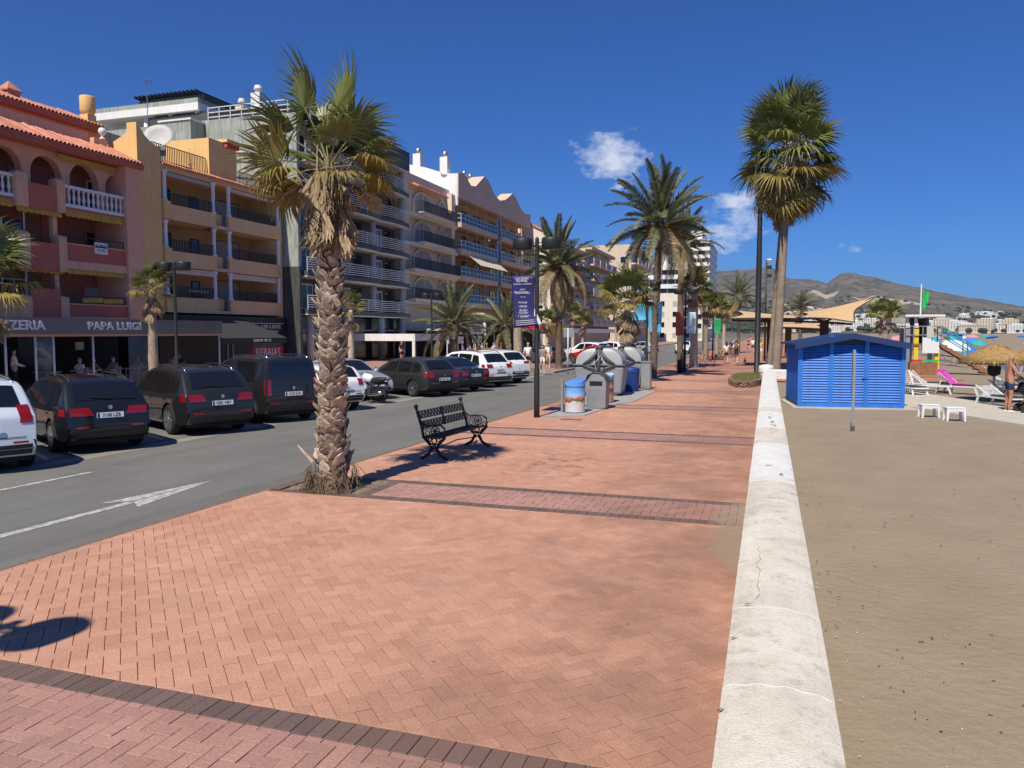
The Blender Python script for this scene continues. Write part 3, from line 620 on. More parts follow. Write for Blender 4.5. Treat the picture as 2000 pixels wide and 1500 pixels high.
def fan_palm(x,y,H,r,lab,grp,n=22,fs=1.,skirt=10,seed=1,lo=False,lean=(0,0),m='palm_boot',z0=0,skirt_l=1.,droopy=0.,spz=0.,stalks=0):
    q=random.Random(seed); B=Vector((x,y,z0)); p=empty('fan_palm',B,lab,'palm',grp); T=B+Vector((lean[0],lean[1],H)); F=FAN_LO if lo else FAN; D=FAN_LO_DEAD if lo else FAN_DEAD
    trunk('trunk',B+Vector((0,0,-.06)),T,r,r*.72,m,p,10 if lo else 14,rough=.07,rings=18 if lo else 34)
    for k in range(skirt):
        a=k*2.39996; d=Vector((math.cos(a)*.4,math.sin(a)*.4,-1+.3*q.random())); frond(q.choice(D),p,Vector((lean[0],lean[1],H-.05-.5*skirt_l*q.random()))+Vector((math.cos(a),math.sin(a),0))*r*.6,d,fs*(.75+.3*q.random()),q.gauss(0,.5),'dead_frond')
    for k in range(n):
        t=(k+.5)/n; a=k*2.39996+q.gauss(0,.2); el=1.35-t*(1.75+droopy)+q.gauss(0,.12); d=Vector((math.cos(a)*math.cos(el),math.sin(a)*math.cos(el),math.sin(el)))
        me=F[-1] if t>.8 else q.choice(F[:-1] if lo else F[:3] if t<.65 else F); frond(me,p,(lean[0],lean[1],H+.1-spz*t),d,fs*(.85+.3*q.random()),q.gauss(0,.35))
    for k in range(stalks):
        a=-1.9+1.6*q.random() if k%3 else q.random()*6.3; o=1.0+1.0*q.random(); l=.8+1.7*q.random(); b=MB(); c=Vector((math.cos(a),math.sin(a),0)); z1=H-.2-spz*.6*q.random(); pts=[Vector((0,0,z1))+c*.15,Vector((0,0,z1+.25))+c*o*.6,Vector((0,0,z1))+c*o,Vector((0,0,z1-l*.5))+c*(o+.15),Vector((0,0,z1-l))+c*(o+.1)]; b.tube(pts,[.03,.025,.02,.03,.012],4)
        for j in range(9): e=pts[2].lerp(pts[4],j/9); b.tube([e,e+Vector((q.gauss(0,.1),q.gauss(0,.1),-.12)),e+Vector((q.gauss(0,.14),q.gauss(0,.14),-.35))],[.022,.018,.006],3)
        ob=b.build('flower_stalk',M['stalk_pale'],p,world=False); ob.location=(lean[0],lean[1],0)
    return p
def date_palm(x,y,H,r,lab,grp,n=44,L=1.,seed=1,lo=False,lean=(0,0),dry=8,fruit=3,z0=0,elo=-.75):
    q=random.Random(seed); B=Vector((x,y,z0)); p=empty('date_palm',B,lab,'palm',grp); T=B+Vector((lean[0],lean[1],H)); F=DATE_LO if lo else DATE
    trunk('trunk',B+Vector((0,0,-.06)),T,r,r*.85,'palm_bark',p,10 if lo else 14,rough=.03,rings=16 if lo else 36)
    b=MB().lathe([(r*.85,-.75),(r*1.5,-.35),(r*1.7,0),(r*1.2,.45),(.05,.6)],(0,0,0),12); o=b.build('crown_base',M['palm_bark'],p,True,world=False); o.location=(lean[0],lean[1],H)
    if not lo:
        b=MB(); nn=int(H/.16)
        for i in range(nn):
            zz=.2+i*.16; c=B.lerp(T,zz/H)-B; rr=(r+(r*.85-r)*zz/H)
            for k in range(7):
                a=(k+.5*(i%2))*2*PI/7; b.add([(c.x+rr*.96*math.cos(a-.4),c.y+rr*.96*math.sin(a-.4),zz),(c.x+rr*1.10*math.cos(a),c.y+rr*1.10*math.sin(a),zz+.10),(c.x+rr*.96*math.cos(a+.4),c.y+rr*.96*math.sin(a+.4),zz),(c.x+rr*1.0*math.cos(a),c.y+rr*1.0*math.sin(a),zz-.03)],[(0,3,1),(3,2,1)])
        o=b.build('leaf_scars',M['palm_bark'],p,world=False); o['kind']='stuff'
    for k in range(n):
        t=(k+.5)/n; a=k*2.39996+q.gauss(0,.15); el=1.4-t*(1.4-elo)+q.gauss(0,.08); d=Vector((math.cos(a)*math.cos(el),math.sin(a)*math.cos(el),math.sin(el)))
        me=DATE_DRY[k%2] if (n-k)<=dry else (q.choice(F) if el<.9 or lo else DATE[3]); frond(me,p,(lean[0],lean[1],H+.15),d,L*(.85+.25*q.random()),q.gauss(0,.25))
    for k in range(fruit):
        a=k*2.1+seed+3.6; b=MB()
        for j in range(26):
            aa=a+q.gauss(0,.35); l=.35+.4*q.random(); b.bar((0,0,.1),(math.cos(aa)*l,math.sin(aa)*l,.05-.5*l*q.random()),.03,.03)
        o=b.build('date_cluster',M['dates'],p,world=False); o.location=(lean[0],lean[1],H+.1); o.scale=(L*1.2,)*3
    return p
G='date palms along the promenade'
date_palm(-5.72,40.75,7.7,.2,'tall date palm with spreading crown left of the shorter one on the promenade',G,48,1.32,3,lean=(.25,0),dry=6)
date_palm(-5.33,50.3,7.7,.21,'date palm just behind the tallest date palm on the promenade',G,38,1.05,4,lean=(-.05,.1),dry=9)
date_palm(-13.1,49.2,6.5,.22,'date palm with orange fruit and drooping dry fronds on the far build-out',G,56,1.3,5,dry=20,elo=-1.2,fruit=5)
date_palm(-21.3,50.8,2.75,.30,'low date palm with thick short trunk behind the parked white car','date palms on the far sidewalk',30,1.3,6,dry=3,fruit=0)
date_palm(-21.3,62.4,2.6,.34,'low thick date palm in front of the shops with black sign','date palms on the far sidewalk',30,1.25,7,dry=4,fruit=0)
# tall washingtonia by the hut and its thinner neighbour
fan_palm(.46,45.4,13.0,.25,'tall fan palm with huge shaggy crown and smooth trunk behind the blue hut','fan palms',64,1.62,46,8,lean=(.45,.3),m='palm_smooth',skirt_l=3.0,droopy=.7,spz=2.0,stalks=30)
fan_palm(.1,47.2,10.2,.16,'slender fan palm trunk standing close behind the tallest fan palm','fan palms',26,1.0,22,9,lean=(.6,.1),m='palm_smooth',skirt_l=1.6,droopy=.6)
G='fan palms'
fan_palm(-22.1,23.35,3.95,.2,'small fan palm behind the lamp post in front of the restaurant',G,18,.55,14,12,droopy=.2)
fan_palm(-21.5,36.9,3.6,.19,'small fan palm half hidden behind the big scaly palm trunk',G,16,.55,10,13)
fan_palm(-20.3,15.3,3.6,.2,'fan palm at the left picture edge with only frond tips showing',G,16,.95,6,14)
fan_palm(-6.3,36.2,3.9,.22,'bushy fan palm with long dead skirt behind the refuse containers',G,26,.85,24,15,skirt_l=2.0)
fan_palm(-4.85,54.5,5.4,.3,'thick-trunked fan palm behind the two date palms on the promenade',G,24,.8,10,16,lo=True)
for i,(x,y,H,lab) in enumerate([(-4.9,66,4.6,'nearer of two slim fan palms in the promenade row beyond the thick-trunked one'),(-4.5,74,4.6,'farther of two slim fan palms in the promenade row beyond the thick-trunked one'),(-4.4,84,4.7,'fan palm in the promenade row behind the walking couple'),(-21.5,76,3.4,'small fan palm in front of the yellow shopfront'),(-21.5,92,3.5,'small fan palm by the dark lamp post left of the street sign palm'),(-20.5,83,4.4,'taller fan palm between two small ones on the far sidewalk'),(-18.5,98,5.0,'fan palm on the far sidewalk behind the refuse containers'),(-14,96,4.5,'fan palm beside the parked cars far along the road'),(9.5,75,3.9,'left one of two fan palms behind the shade sail tip'),(10.6,78,4.0,'right one of two fan palms behind the shade sail tip')]):
    fan_palm(x,y,H,.2,lab,G,20,.78,8,20+i,lo=True)
for i,(x,y,H,L,lab) in enumerate([(-3.2,92,6.2,1.2,'date palm rising over the shade sails left of the black mast'),(3.2,86,4.9,.9,'date palm seen just right of the tall smooth palm trunk'),(-8.5,110,6.5,1.1,'distant date palm beyond the road in front of the white hotel')]):
    date_palm(x,y,H,.2,lab,'far date palms',30,L,30+i,lo=True,dry=3,fruit=0)
cut=empty('palm_stump',(-14.9,46.0,0),'thick bare palm trunk behind the lamp post banner','palm trunk'); trunk('trunk',(-14.9,46.0,-.05),(-14.9,46.0,3.3),.30,.27,'palm_boot',cut,14,rough=.06)
# ---------------- buildings ----------------
def stucco(n,c,v=.07): return mat(n,c,.9,var=v,vs=.7,bump=.004,bs=35,obj=False,streak=.10,vdetail=7)
stucco('pink',(0.78,0.42,0.28)); stucco('salmon',(0.78,0.39,0.25)); stucco('red',(0.52,0.14,0.1)); stucco('ochre',(0.78,0.5,0.21)); stucco('ochre_front',(.74,.49,.27)); stucco('beige',(0.78,0.63,0.47)); stucco('tan',(0.62,0.47,0.36)); stucco('tan_wall',(0.68,0.44,0.22)); stucco('cream',(.74,.69,.59)); stucco('white',(.76,.76,.75),.04); stucco('greywhite',(.50,.50,.48)); stucco('buff',(0.66,0.52,0.39))
mat('tile',(.50,.20,.13),.85,var=.28,vs=3,island=.25,obj=False); mat('glass',(.02,.03,.035),.06,spec=.8); mat('glass_dark',(.012,.014,.016),.1,spec=.6); mat('glass_blue',(.012,.02,.042),.12,spec=.35)
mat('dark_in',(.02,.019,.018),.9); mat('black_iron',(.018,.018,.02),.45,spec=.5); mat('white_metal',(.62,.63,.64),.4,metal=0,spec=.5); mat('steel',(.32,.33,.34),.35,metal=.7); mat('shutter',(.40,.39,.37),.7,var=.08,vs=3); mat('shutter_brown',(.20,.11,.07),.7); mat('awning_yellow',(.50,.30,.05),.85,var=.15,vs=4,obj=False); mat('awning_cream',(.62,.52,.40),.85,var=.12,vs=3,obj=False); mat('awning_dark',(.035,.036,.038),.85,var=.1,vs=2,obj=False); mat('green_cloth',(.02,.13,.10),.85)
def panel_mat(n,c,c2):
    m=mat(n,c,.55,col2=c2,vs=1.2,obj=False,vdetail=6); nt=m.node_tree; N=nt.nodes.new; L=nt.links.new; b=nt.nodes['Principled BSDF']; src=b.inputs['Base Color'].links[0].from_socket
    g=N('ShaderNodeNewGeometry'); w=N('ShaderNodeTexNoise'); w.inputs['Scale'].default_value=2; mp=N('ShaderNodeMapping'); mp.inputs['Scale'].default_value=(3,3,.4); L(g.outputs['Position'],mp.inputs[0]); L(mp.outputs[0],w.inputs['Vector'])
    r=N('ShaderNodeMapRange'); r.inputs[1].default_value=.35; r.inputs[2].default_value=.65; r.inputs[3].default_value=.8; r.inputs[4].default_value=1.2; L(w.outputs[0],r.inputs[0]); x=N('ShaderNodeMix'); x.data_type='RGBA'; x.blend_type='MULTIPLY'; x.inputs[0].default_value=1; L(src,x.inputs[6]); L(r.outputs[0],x.inputs[7]); L(x.outputs[2],b.inputs['Base Color']); return m
panel_mat('slate',(.05,.053,.05),(.08,.085,.078)); stucco('pink_shaded',(.36,.16,.12)); stucco('ochre_shaded',(.56,.36,.19)); panel_mat('slate_pale',(.27,.30,.265),(.34,.37,.33))  # recess walls: balcony shade painted in as darker pink and ochre
def bx(root,name,m,*b,bevel=0): 
    o=MB()
    for q in b: o.box(min(q[0],q[1]),max(q[0],q[1]),q[2],q[3],q[4],q[5])
    return o.build(name,M[m],root,bevel=bevel)
def window(root,X,y0,y1,z0,z1,fm='white_metal',gm='glass',mull=1,fw=.07,name='window',sill=None,depth=.06):
    """frame bars with a pane as its part; faces +X"""
    b=MB(); b.box(X,X+depth,y0,y0+fw,z0,z1); b.box(X,X+depth,y1-fw,y1,z0,z1); b.box(X,X+depth,y0+fw,y1-fw,z0,z0+fw); b.box(X,X+depth,y0+fw,y1-fw,z1-fw,z1)
    for k in range(1,mull+1): y=y0+(y1-y0)*k/(mull+1); b.box(X,X+depth*.9,y-fw/2,y+fw/2,z0+fw,z1-fw)
    f=b.build(name,M[fm],root); MB().box(X+.005,X+.025,y0+fw*.5,y1-fw*.5,z0+fw*.5,z1-fw*.5).build('pane',M[gm],f); return f
def railing(root,X,y0,y1,z0,z1,m='black_iron',step=.14,ret=None,w=.034):
    b=MB(); n=max(2,int((y1-y0)/step)); b.box(X-.025,X+.025,y0,y1,z1-.04,z1); b.box(X-.015,X+.015,y0,y1,z0,z0+.03)
    for k in range(n+1): y=y0+(y1-y0)*k/n; b.box(X-w/2,X+w/2,y-w/2,y+w/2,z0,z1-.03)
    for yy in (y0,y1):
        if ret: 
            b.box(ret,X,yy-.015,yy+.015,z1-.04,z1)
            for k in range(6): x=ret+(X-ret)*k/6; b.box(x-w/2,x+w/2,yy-w/2,yy+w/2,z0,z1-.03)
    return b.build('railing',M[m],root)
def arch_wall(root,name,m,X0,X1,spans,z0,zs,zt,y_a,y_b,gap=None):
    """wall with round-headed openings; spans=[(y0,y1)]"""
    b=MB(); prev=y_a
    for (a,c) in spans:
        if a>prev: b.box(X0,X1,prev,a,z0,zt)
        r=(c-a)/2; cy=(a+c)/2; pts=[(a,zs)]+[(cy-r*math.cos(PI*k/14),zs+r*math.sin(PI*k/14)) for k in range(1,14)]+[(c,zs)]
        n=len(pts)
        for k in range(n-1): 
            p,q=pts[k],pts[k+1]; b.prism([p,q,(q[0],zt),(p[0],zt)],0,X0,X1)
        prev=c
    if prev<y_b: b.box(X0,X1,prev,y_b,z0,zt)
    return b.build(name,M[m],root)
TILE=None
def tiles(root,Xf,Xb,zf,zb,y0,y1,pitch=.235,r=.105):
    """row of barrel tiles, each an object, sloping from the eave (Xf,zf) back to (Xb,zb)"""
    L=math.hypot(Xb-Xf,zb-zf); ang=math.atan2(zb-zf,abs(Xb-Xf)); b=MB(); n=7
    for i,x in enumerate((0,L)):
        for k in range(n+1): a=PI*k/n; b.v.append((-x,r*math.cos(a),r*math.sin(a)))
        for k in range(n+1): a=PI*k/n; b.v.append((-x,(r-.02)*math.cos(a),(r-.02)*math.sin(a)))
    for k in range(n): b.f.append((k,k+1,2*(n+1)+k+1,2*(n+1)+k)); b.f.append((n+1+k+1,n+1+k,k,k+1)[::-1])
    me=b.mesh('roof_tile',M['tile']); loc=root.location
    cnt=int((y1-y0)/pitch)
    for k in range(cnt): place('roof_tile',me,root,(Xf-loc[0],y0+(k+.5)*pitch-loc[1],zf-loc[2]),(rnd.gauss(0,.02),ang+rnd.gauss(0,.01),rnd.gauss(0,.015)))
    MB().prism([(Xf-.03,zf+.0),(Xb,zb+.0),(Xb,zb-.08),(Xf-.03,zf-.08)],1,y0,y1).build('roof_slope',M['tile'],root)
def awning(root,X,y0,y1,z,m='awning_yellow',drop=.22,out=.45):
    b=MB().bar((X+.05,y0,z+.08),(X+.05,y1,z+.08),.14); n=max(3,int((y1-y0)/.3))
    for k in range(n):
        a=y0+(y1-y0)*k/n; c=y0+(y1-y0)*(k+1)/n; b.prism([(a,z),(c,z),(c,z-drop*.7),((a+c)/2,z-drop),(a,z-drop*.7)],0,X+.12,X+.13)
    return b.build('awning',M[m],root)
def column(root,X,y,z0,z1,m='white',r=.13):
    return MB().lathe([(r*1.5,0),(r*1.5,.08),(r,.14),(r*.9,(z1-z0)-.22),(r*1.25,(z1-z0)-.16),(r*1.5,(z1-z0)-.1),(r*1.5,z1-z0)],(X,y,z0),14).build('column',M[m],root,True)
def chimney(root,X,y,z0,z1,m='white',w=.55,cap='steel'):
    c=bx(root,'chimney',m,(X-w/2,X+w/2,y-w/2,y+w/2,z0,z1)); MB().lathe([(w*.30,0),(w*.30,.25),(w*.42,.3),(w*.42,.42),(w*.3,.5),(w*.34,.6),(.02,.68)],(X,y,z1),10).build('cowl',M[cap],c,True)
# ---- pink building with arcade and balustrade ----
def pink_building():
    r=empty('pink_building',(-40,28,0),'pink and red terraced block with arched top loggia and tiled eaves','building'); Y0,Y1=14,35.08
    bx(r,'wall','pink_shaded',(-46,-36,Y0,Y1-.3,2.9,12.2)); bx(r,'rear_room_wall','dark_in',(-46,-38.6,Y0,Y1-.3,0,2.9)); 
    for z in (2.9,5.75,8.65): bx(r,'floor_slab','red' if z>8 else 'pink',(-36,-33.92,Y0,Y1,z-.12,z+.12))
    # projecting red panels between pink piers, parapets
    for (a,c,d,e) in ((22.6,23.0,24.5,24.95),(27.45,28.06,29.67,30.12)):
        for z,zt in ((2.62,4.1),(5.45,7.15),(8.4,9.95)):
            bx(r,'pier','pink',(-34.3,-33.72,a,c,z,zt)); bx(r,'pier','pink',(-34.3,-33.72,d,e,z,zt)); bx(r,'panel','red',(-34.2,-33.78,c,d,z,zt+.45 if z<3 else zt-.35))
            for q in ((a,c),(d,e)): MB().lathe([(.36,0),(.36,.05),(.12,.14),(.02,.16)],(-34.0,(q[0]+q[1])/2,zt),4,a0=PI/4).build('pier_cap',M['pink'],r)
            if z<8: bx(r,'post','pink',(-34.3,-34.05,d-.05,d+.2,zt,z+2.75)); awning(r,-34.0,a+.1,e-.1,z+2.9); MB().tube([(-33.95,c-.1,z),(-33.95,c-.1,z+2.8)],.035,6).build('downpipe',M['greywhite'],r)
        window(r,-35.99,c+.2,d-.1,6.0,8.1,'red','glass_dark',1); window(r,-35.99,c+.2,d-.1,3.1,5.1,'white','glass_dark',1)
    bx(r,'pier','pink',(-36,-33.72,34.02,Y1,2.7,11.6))
    for (a,c) in ((Y0,22.6),(24.95,27.45),(30.12,34.02)):
        for z,zt in ((2.9,3.82),(5.75,6.88)): 
            bx(r,'parapet','red' if a>30 or z>5 else 'pink',(-34.1,-33.9,a,c,z+.12,zt)); bx(r,'parapet_cap','pink',(-34.16,-33.84,a,c,zt,zt+.06)); bx(r,'parapet_band','pink',(-34.06,-33.86,a,c,z-.1,z+.3))
            if a>24: railing(r,-34.0,a+.02,c-.02,zt+.06,zt+.48,step=1.0)
        # white balustrade on the top floor
        n=int((c-a)/.28); prof=[(.075,0),(.075,.08),(.04,.12),(.085,.32),(.055,.5),(.035,.62),(.07,.72),(.07,.8)]
        me=MB().lathe(prof,(0,0,0),8).mesh('baluster',M['white'],True)
        if a>24:
            for k in range(n): place('baluster',me,r,(-34.0+40,a+(k+.5)*(c-a)/n-28,8.92))
        bx(r,'balustrade_rail','white',(-34.12,-33.88,a,c,9.72,9.86),(-34.12,-33.88,a,c,8.77,8.92))
        awning(r,-34.0,a+.1,c-.1,8.48); awning(r,-34.0,a+.1,c-.1,5.58)
    awning(r,-34.3,30.2,34,11.25,'awning_yellow',.1)
    arch_wall(r,'arcade','pink',-34.95,-34.5,[(16.9,18.6),(19.2,20.9),(21.5,23.2),(24.3,26.0),(26.65,28.4),(28.88,30.62),(31.1,32.92),(33.38,34.85)],8.77,10.33,11.75,Y0,Y1)
    # openings in the recessed walls
    for y in (24.6,26.2,33.3): window(r,-35.99,y,y+1.3,6.0,8.0,'red','glass_dark',1)
    window(r,-35.99,31.2,32.4,8.9,10.9,'red','glass_dark',1); window(r,-35.99,28.9,30.2,8.9,10.9,'red','glass_dark',1); window(r,-35.99,33.5,34.6,9.2,10.8,'white','glass_dark',0)
    w=window(r,-35.99,33.0,34.3,3.1,5.0,'red','shutter',0,.12); window(r,-35.99,26.0,27.2,3.1,5.0,'red','glass_dark',1)
    bx(r,'dark_panel','red',(-35.995,-35.93,30.6,32.0,5.9,8.4),(-35.995,-35.93,30.5,31.6,3.0,5.5))
    bx(r,'air_conditioner','white',(-35.2,-34.4,26.1,27.2,6.9,7.75)); 
    s=bx(r,'sale_banner','white',(-33.86,-33.84,31.9,32.75,6.55,7.15)); text('lettering','SE VENDE',.17,M['black_iron'],s,(6.18,4.32,6.98),(R(90),0,R(90)),.003); text('lettering','TLF. 952',.14,M['black_iron'],s,(6.18,4.32,6.74),(R(90),0,R(90)),.003)
    for k in range(2): MB().bar((-33.82,31.0+k*1.35,4.05),(-33.82,32.3+k*1.35,4.1),.02,.22).build('yellow_roll',M['awning_yellow'],r)
    # shrub pots on the lower panel
    b=MB(); q=random.Random(3)
    for k in range(260):
        p=Vector((-34.0+q.gauss(0,.12),28.9+q.gauss(0,.42),4.9+q.gauss(0,.22))); d=Vector((q.gauss(0,1),q.gauss(0,1),q.gauss(0,1))).normalized()*.11; e=d.cross(Vector((0,0,1)))*.4; b.add([p-d,p+e,p+d,p-e],[(0,1,2,3)])
    b.build('balcony_shrub',M['date_green'],r)['kind']='stuff'
    # eaves
    bx(r,'soffit','red',(-35.4,-33.55,Y0,Y1+.1,11.5,11.74)); tiles(r,-33.45,-35.6,11.78,12.75,23.5,Y1+.1); bx(r,'roof_bed','tile',(-35.8,-33.6,Y0,23.5,11.74,11.9))
    bx(r,'terrace_parapet','pink',(-36.0,-35.7,Y0,Y1-1.6,12.2,13.35)); bx(r,'terrace_parapet_end','pink',(-36.0,-35.7,Y1-1.2,Y1-.3,12.2,13.2))
    for y in (26.55,34.6): MB().lathe([(.16,0),(.16,.06),(.06,.14),(.06,.2),(.17,.3),(.22,.44),(.17,.6),(.02,.66)],(-35.85,y,13.25),12).build('ball_finial',M['white'],r,True)
    # set-back top storey
    bx(r,'attic_wall','salmon',(-48,-37.6,Y0,36.2,12.2,14.3)); bx(r,'attic_soffit','red',(-38,-37.1,Y0,36.0,14.05,14.3)); tiles(r,-37.0,-39.6,14.32,15.3,26,36.1)
    arch_wall(r,'attic_arch','red',-37.6,-37.52,[(33.0,34.2)],12.3,13.1,13.9,32.75,34.45); MB().lathe([(.5,0),(.5,.5),(.62,.52),(.62,.6),(.05,1.1)],(-39.4,31.9,14.9),4,a0=PI/4).build('chimney_hat',M['tile'],r)
    c=bx(r,'chimney','ochre',(-38.1,-37.5,35.2,35.8,14.2,15.0)); MB().lathe([(.3,0),(.34,.05),(.42,.25),(.42,1.0),(.40,1.05)],(-37.8,35.5,15.0),14).build('chimney_pot',M['ochre'],c,True)
    bx(r,'lattice_wall','slate_pale',(-38.4,-37.9,36.3,39.5,13.2,14.4))
pink_building()
# ---- ochre building ----
def ochre_building():
    r=empty('ochre_building',(-40,41,0),'ochre apartment block with white columns and curved gable end','building'); Y0,Y1=35.1,48.6
    bx(r,'wall','ochre_shaded',(-46,-36.2,Y0,Y1,3.5,13.0)); bx(r,'ground_wall','dark_in',(-46,-35,Y0,Y1,0,3.5))
    # end gable: wall facing the viewer with its curved shoulder
    gy=[(35.1,14.2),(35.35,13.95),(35.7,13.6),(36.1,13.35),(36.5,13.2),(36.85,13.15)]
    MB().prism([(35.1,3.2)]+gy+[(36.85,3.2)],0,-34.6,-33.92).build('gable_pier',M['ochre'],r)
    gx=[(-33.93,14.2),(-34.4,13.9),(-35.0,13.5),(-35.8,13.15),(-36.8,12.95),(-38.5,12.8),(-46,12.8)]
    MB().prism([(-46,3.2),(-34.58,3.2)]+[(-34.58,13.78)]+gx[2:],1,35.13,35.4).build('gable_wall',M['ochre'],r)
    bays=((37.05,41.5),(42.75,48.1))
    for z in (3.6,6.35,9.1):
        bx(r,'floor_slab','ochre_front',(-36.2,-33.95,36.85,Y1,z,z+.2))
        for i,(a,c) in enumerate(bays):
            bx(r,'parapet','ochre_front',(-34.1,-33.9,a,c,z+.0,z+.92)); railing(r,-34.0,a+.2,c-.15,z+.92,z+1.62,step=.13)
            if i==0: bx(r,'pedestal','ochre',(-34.35,-33.75,a-.15,a+.35,z+.0,z+1.05)) 
            for y in ((a+.12,c-.12) if i==0 else (a+.12,c+.1)): column(r,-34.0,y,z+(1.05 if y<38 else .92),z+2.72 if z<9 else 12.0)
        bx(r,'recess','ochre_front',(-35.2,-34.4,41.55,42.7,z,z+1.0))
    bx(r,'end_pier','ochre_front',(-36.2,-33.93,48.1,Y1,3.3,12.3)); bx(r,'beam','ochre_front',(-36.2,-33.93,36.85,Y1,11.95,12.3))
    for z in (3.8,6.55,9.3):
        window(r,-36.18,38.0,40.0,z+.1,z+2.15,'black_iron','glass_blue' if z<9 else 'glass_dark',1); window(r,-36.18,44.2,46.6,z+.1,z+2.2,'shutter_brown','shutter',0); window(r,-36.18,41.7,42.5,z+.3,z+2,'black_iron','glass_dark',0)
    for k,(y0,y1) in enumerate(((37.3,41.3),(43.0,47.9))): 
        awning(r,-34.15,y0,y1,11.75,'awning_cream' if k else 'shutter',.1); awning(r,-34.1,y0,y1,6.15,'awning_cream',.24)
    bx(r,'plant_shelf','white',(-34.4,-34.2,39.2,41.0,4.9,5.05))
    tiles(r,-33.75,-34.7,12.25,12.62,36.85,Y1,.2,.085)
    railing(r,-34.6,36.9,41.5,12.65,13.6,'black_iron',.14); railing(r,-34.6,44.7,Y1,12.6,13.4,'black_iron',.14)
    bx(r,'roof_block','ochre',(-37.8,-34.4,41.6,44.3,12.3,14.9)); bx(r,'roof_block_cap','ochre',(-37.9,-34.0,42.9,44.4,14.9,15.1)); bx(r,'roof_block_dentil','red',*[(-34.3,-34.1,43.0+.28*k,43.12+.28*k,14.6,14.9) for k in range(5)])
    # white steel pergola on the roof
    b=MB(); 
    for y in (44.5,48.4): b.box(-34.8,-34.7,y,y+.1,12.6,15.0); b.box(-38.5,-38.4,y,y+.1,12.6,15.6)
    b.bar((-34.75,44.5,15.0),(-34.75,48.5,15.0),.1); b.bar((-38.45,44.5,15.6),(-38.45,48.5,15.6),.1)
    for k in range(5): y=44.6+k*.95; b.bar((-34.75,y,15.0),(-38.45,y,15.6),.08)
    b.build('pergola',M['white_metal'],r)
    # satellite dish and mast
    d=MB().lathe([(.02,0),(.3,.03),(.6,.13),(.85,.28),(.85,.30),(.6,.15),(.02,.02)],(0,0,0),20).build('satellite_dish',M['greywhite'],r,True,world=False); d.location=(5.0,-3.0,14.0); d.rotation_euler=(R(62),0,R(25))
    MB().tube([(-35,38,13),(-35,38,13.7)],.04,6).build('dish_post',M['steel'],r)
    b=MB().tube([(-36.2,38.4,13),(-36.2,38.4,17.9)],.025,6); b.bar((-36.2,38.1,17.6),(-36.2,38.75,17.75),.03); b.bar((-36.2,38.75,17.5),(-36.2,38.75,18.0),.02); b.bar((-36.2,38.1,17.4),(-36.2,38.1,17.85),.02); b.bar((-36.4,38.4,17.4),(-36.0,38.4,17.4),.02); b.build('antenna_mast',M['steel'],r)
ochre_building()
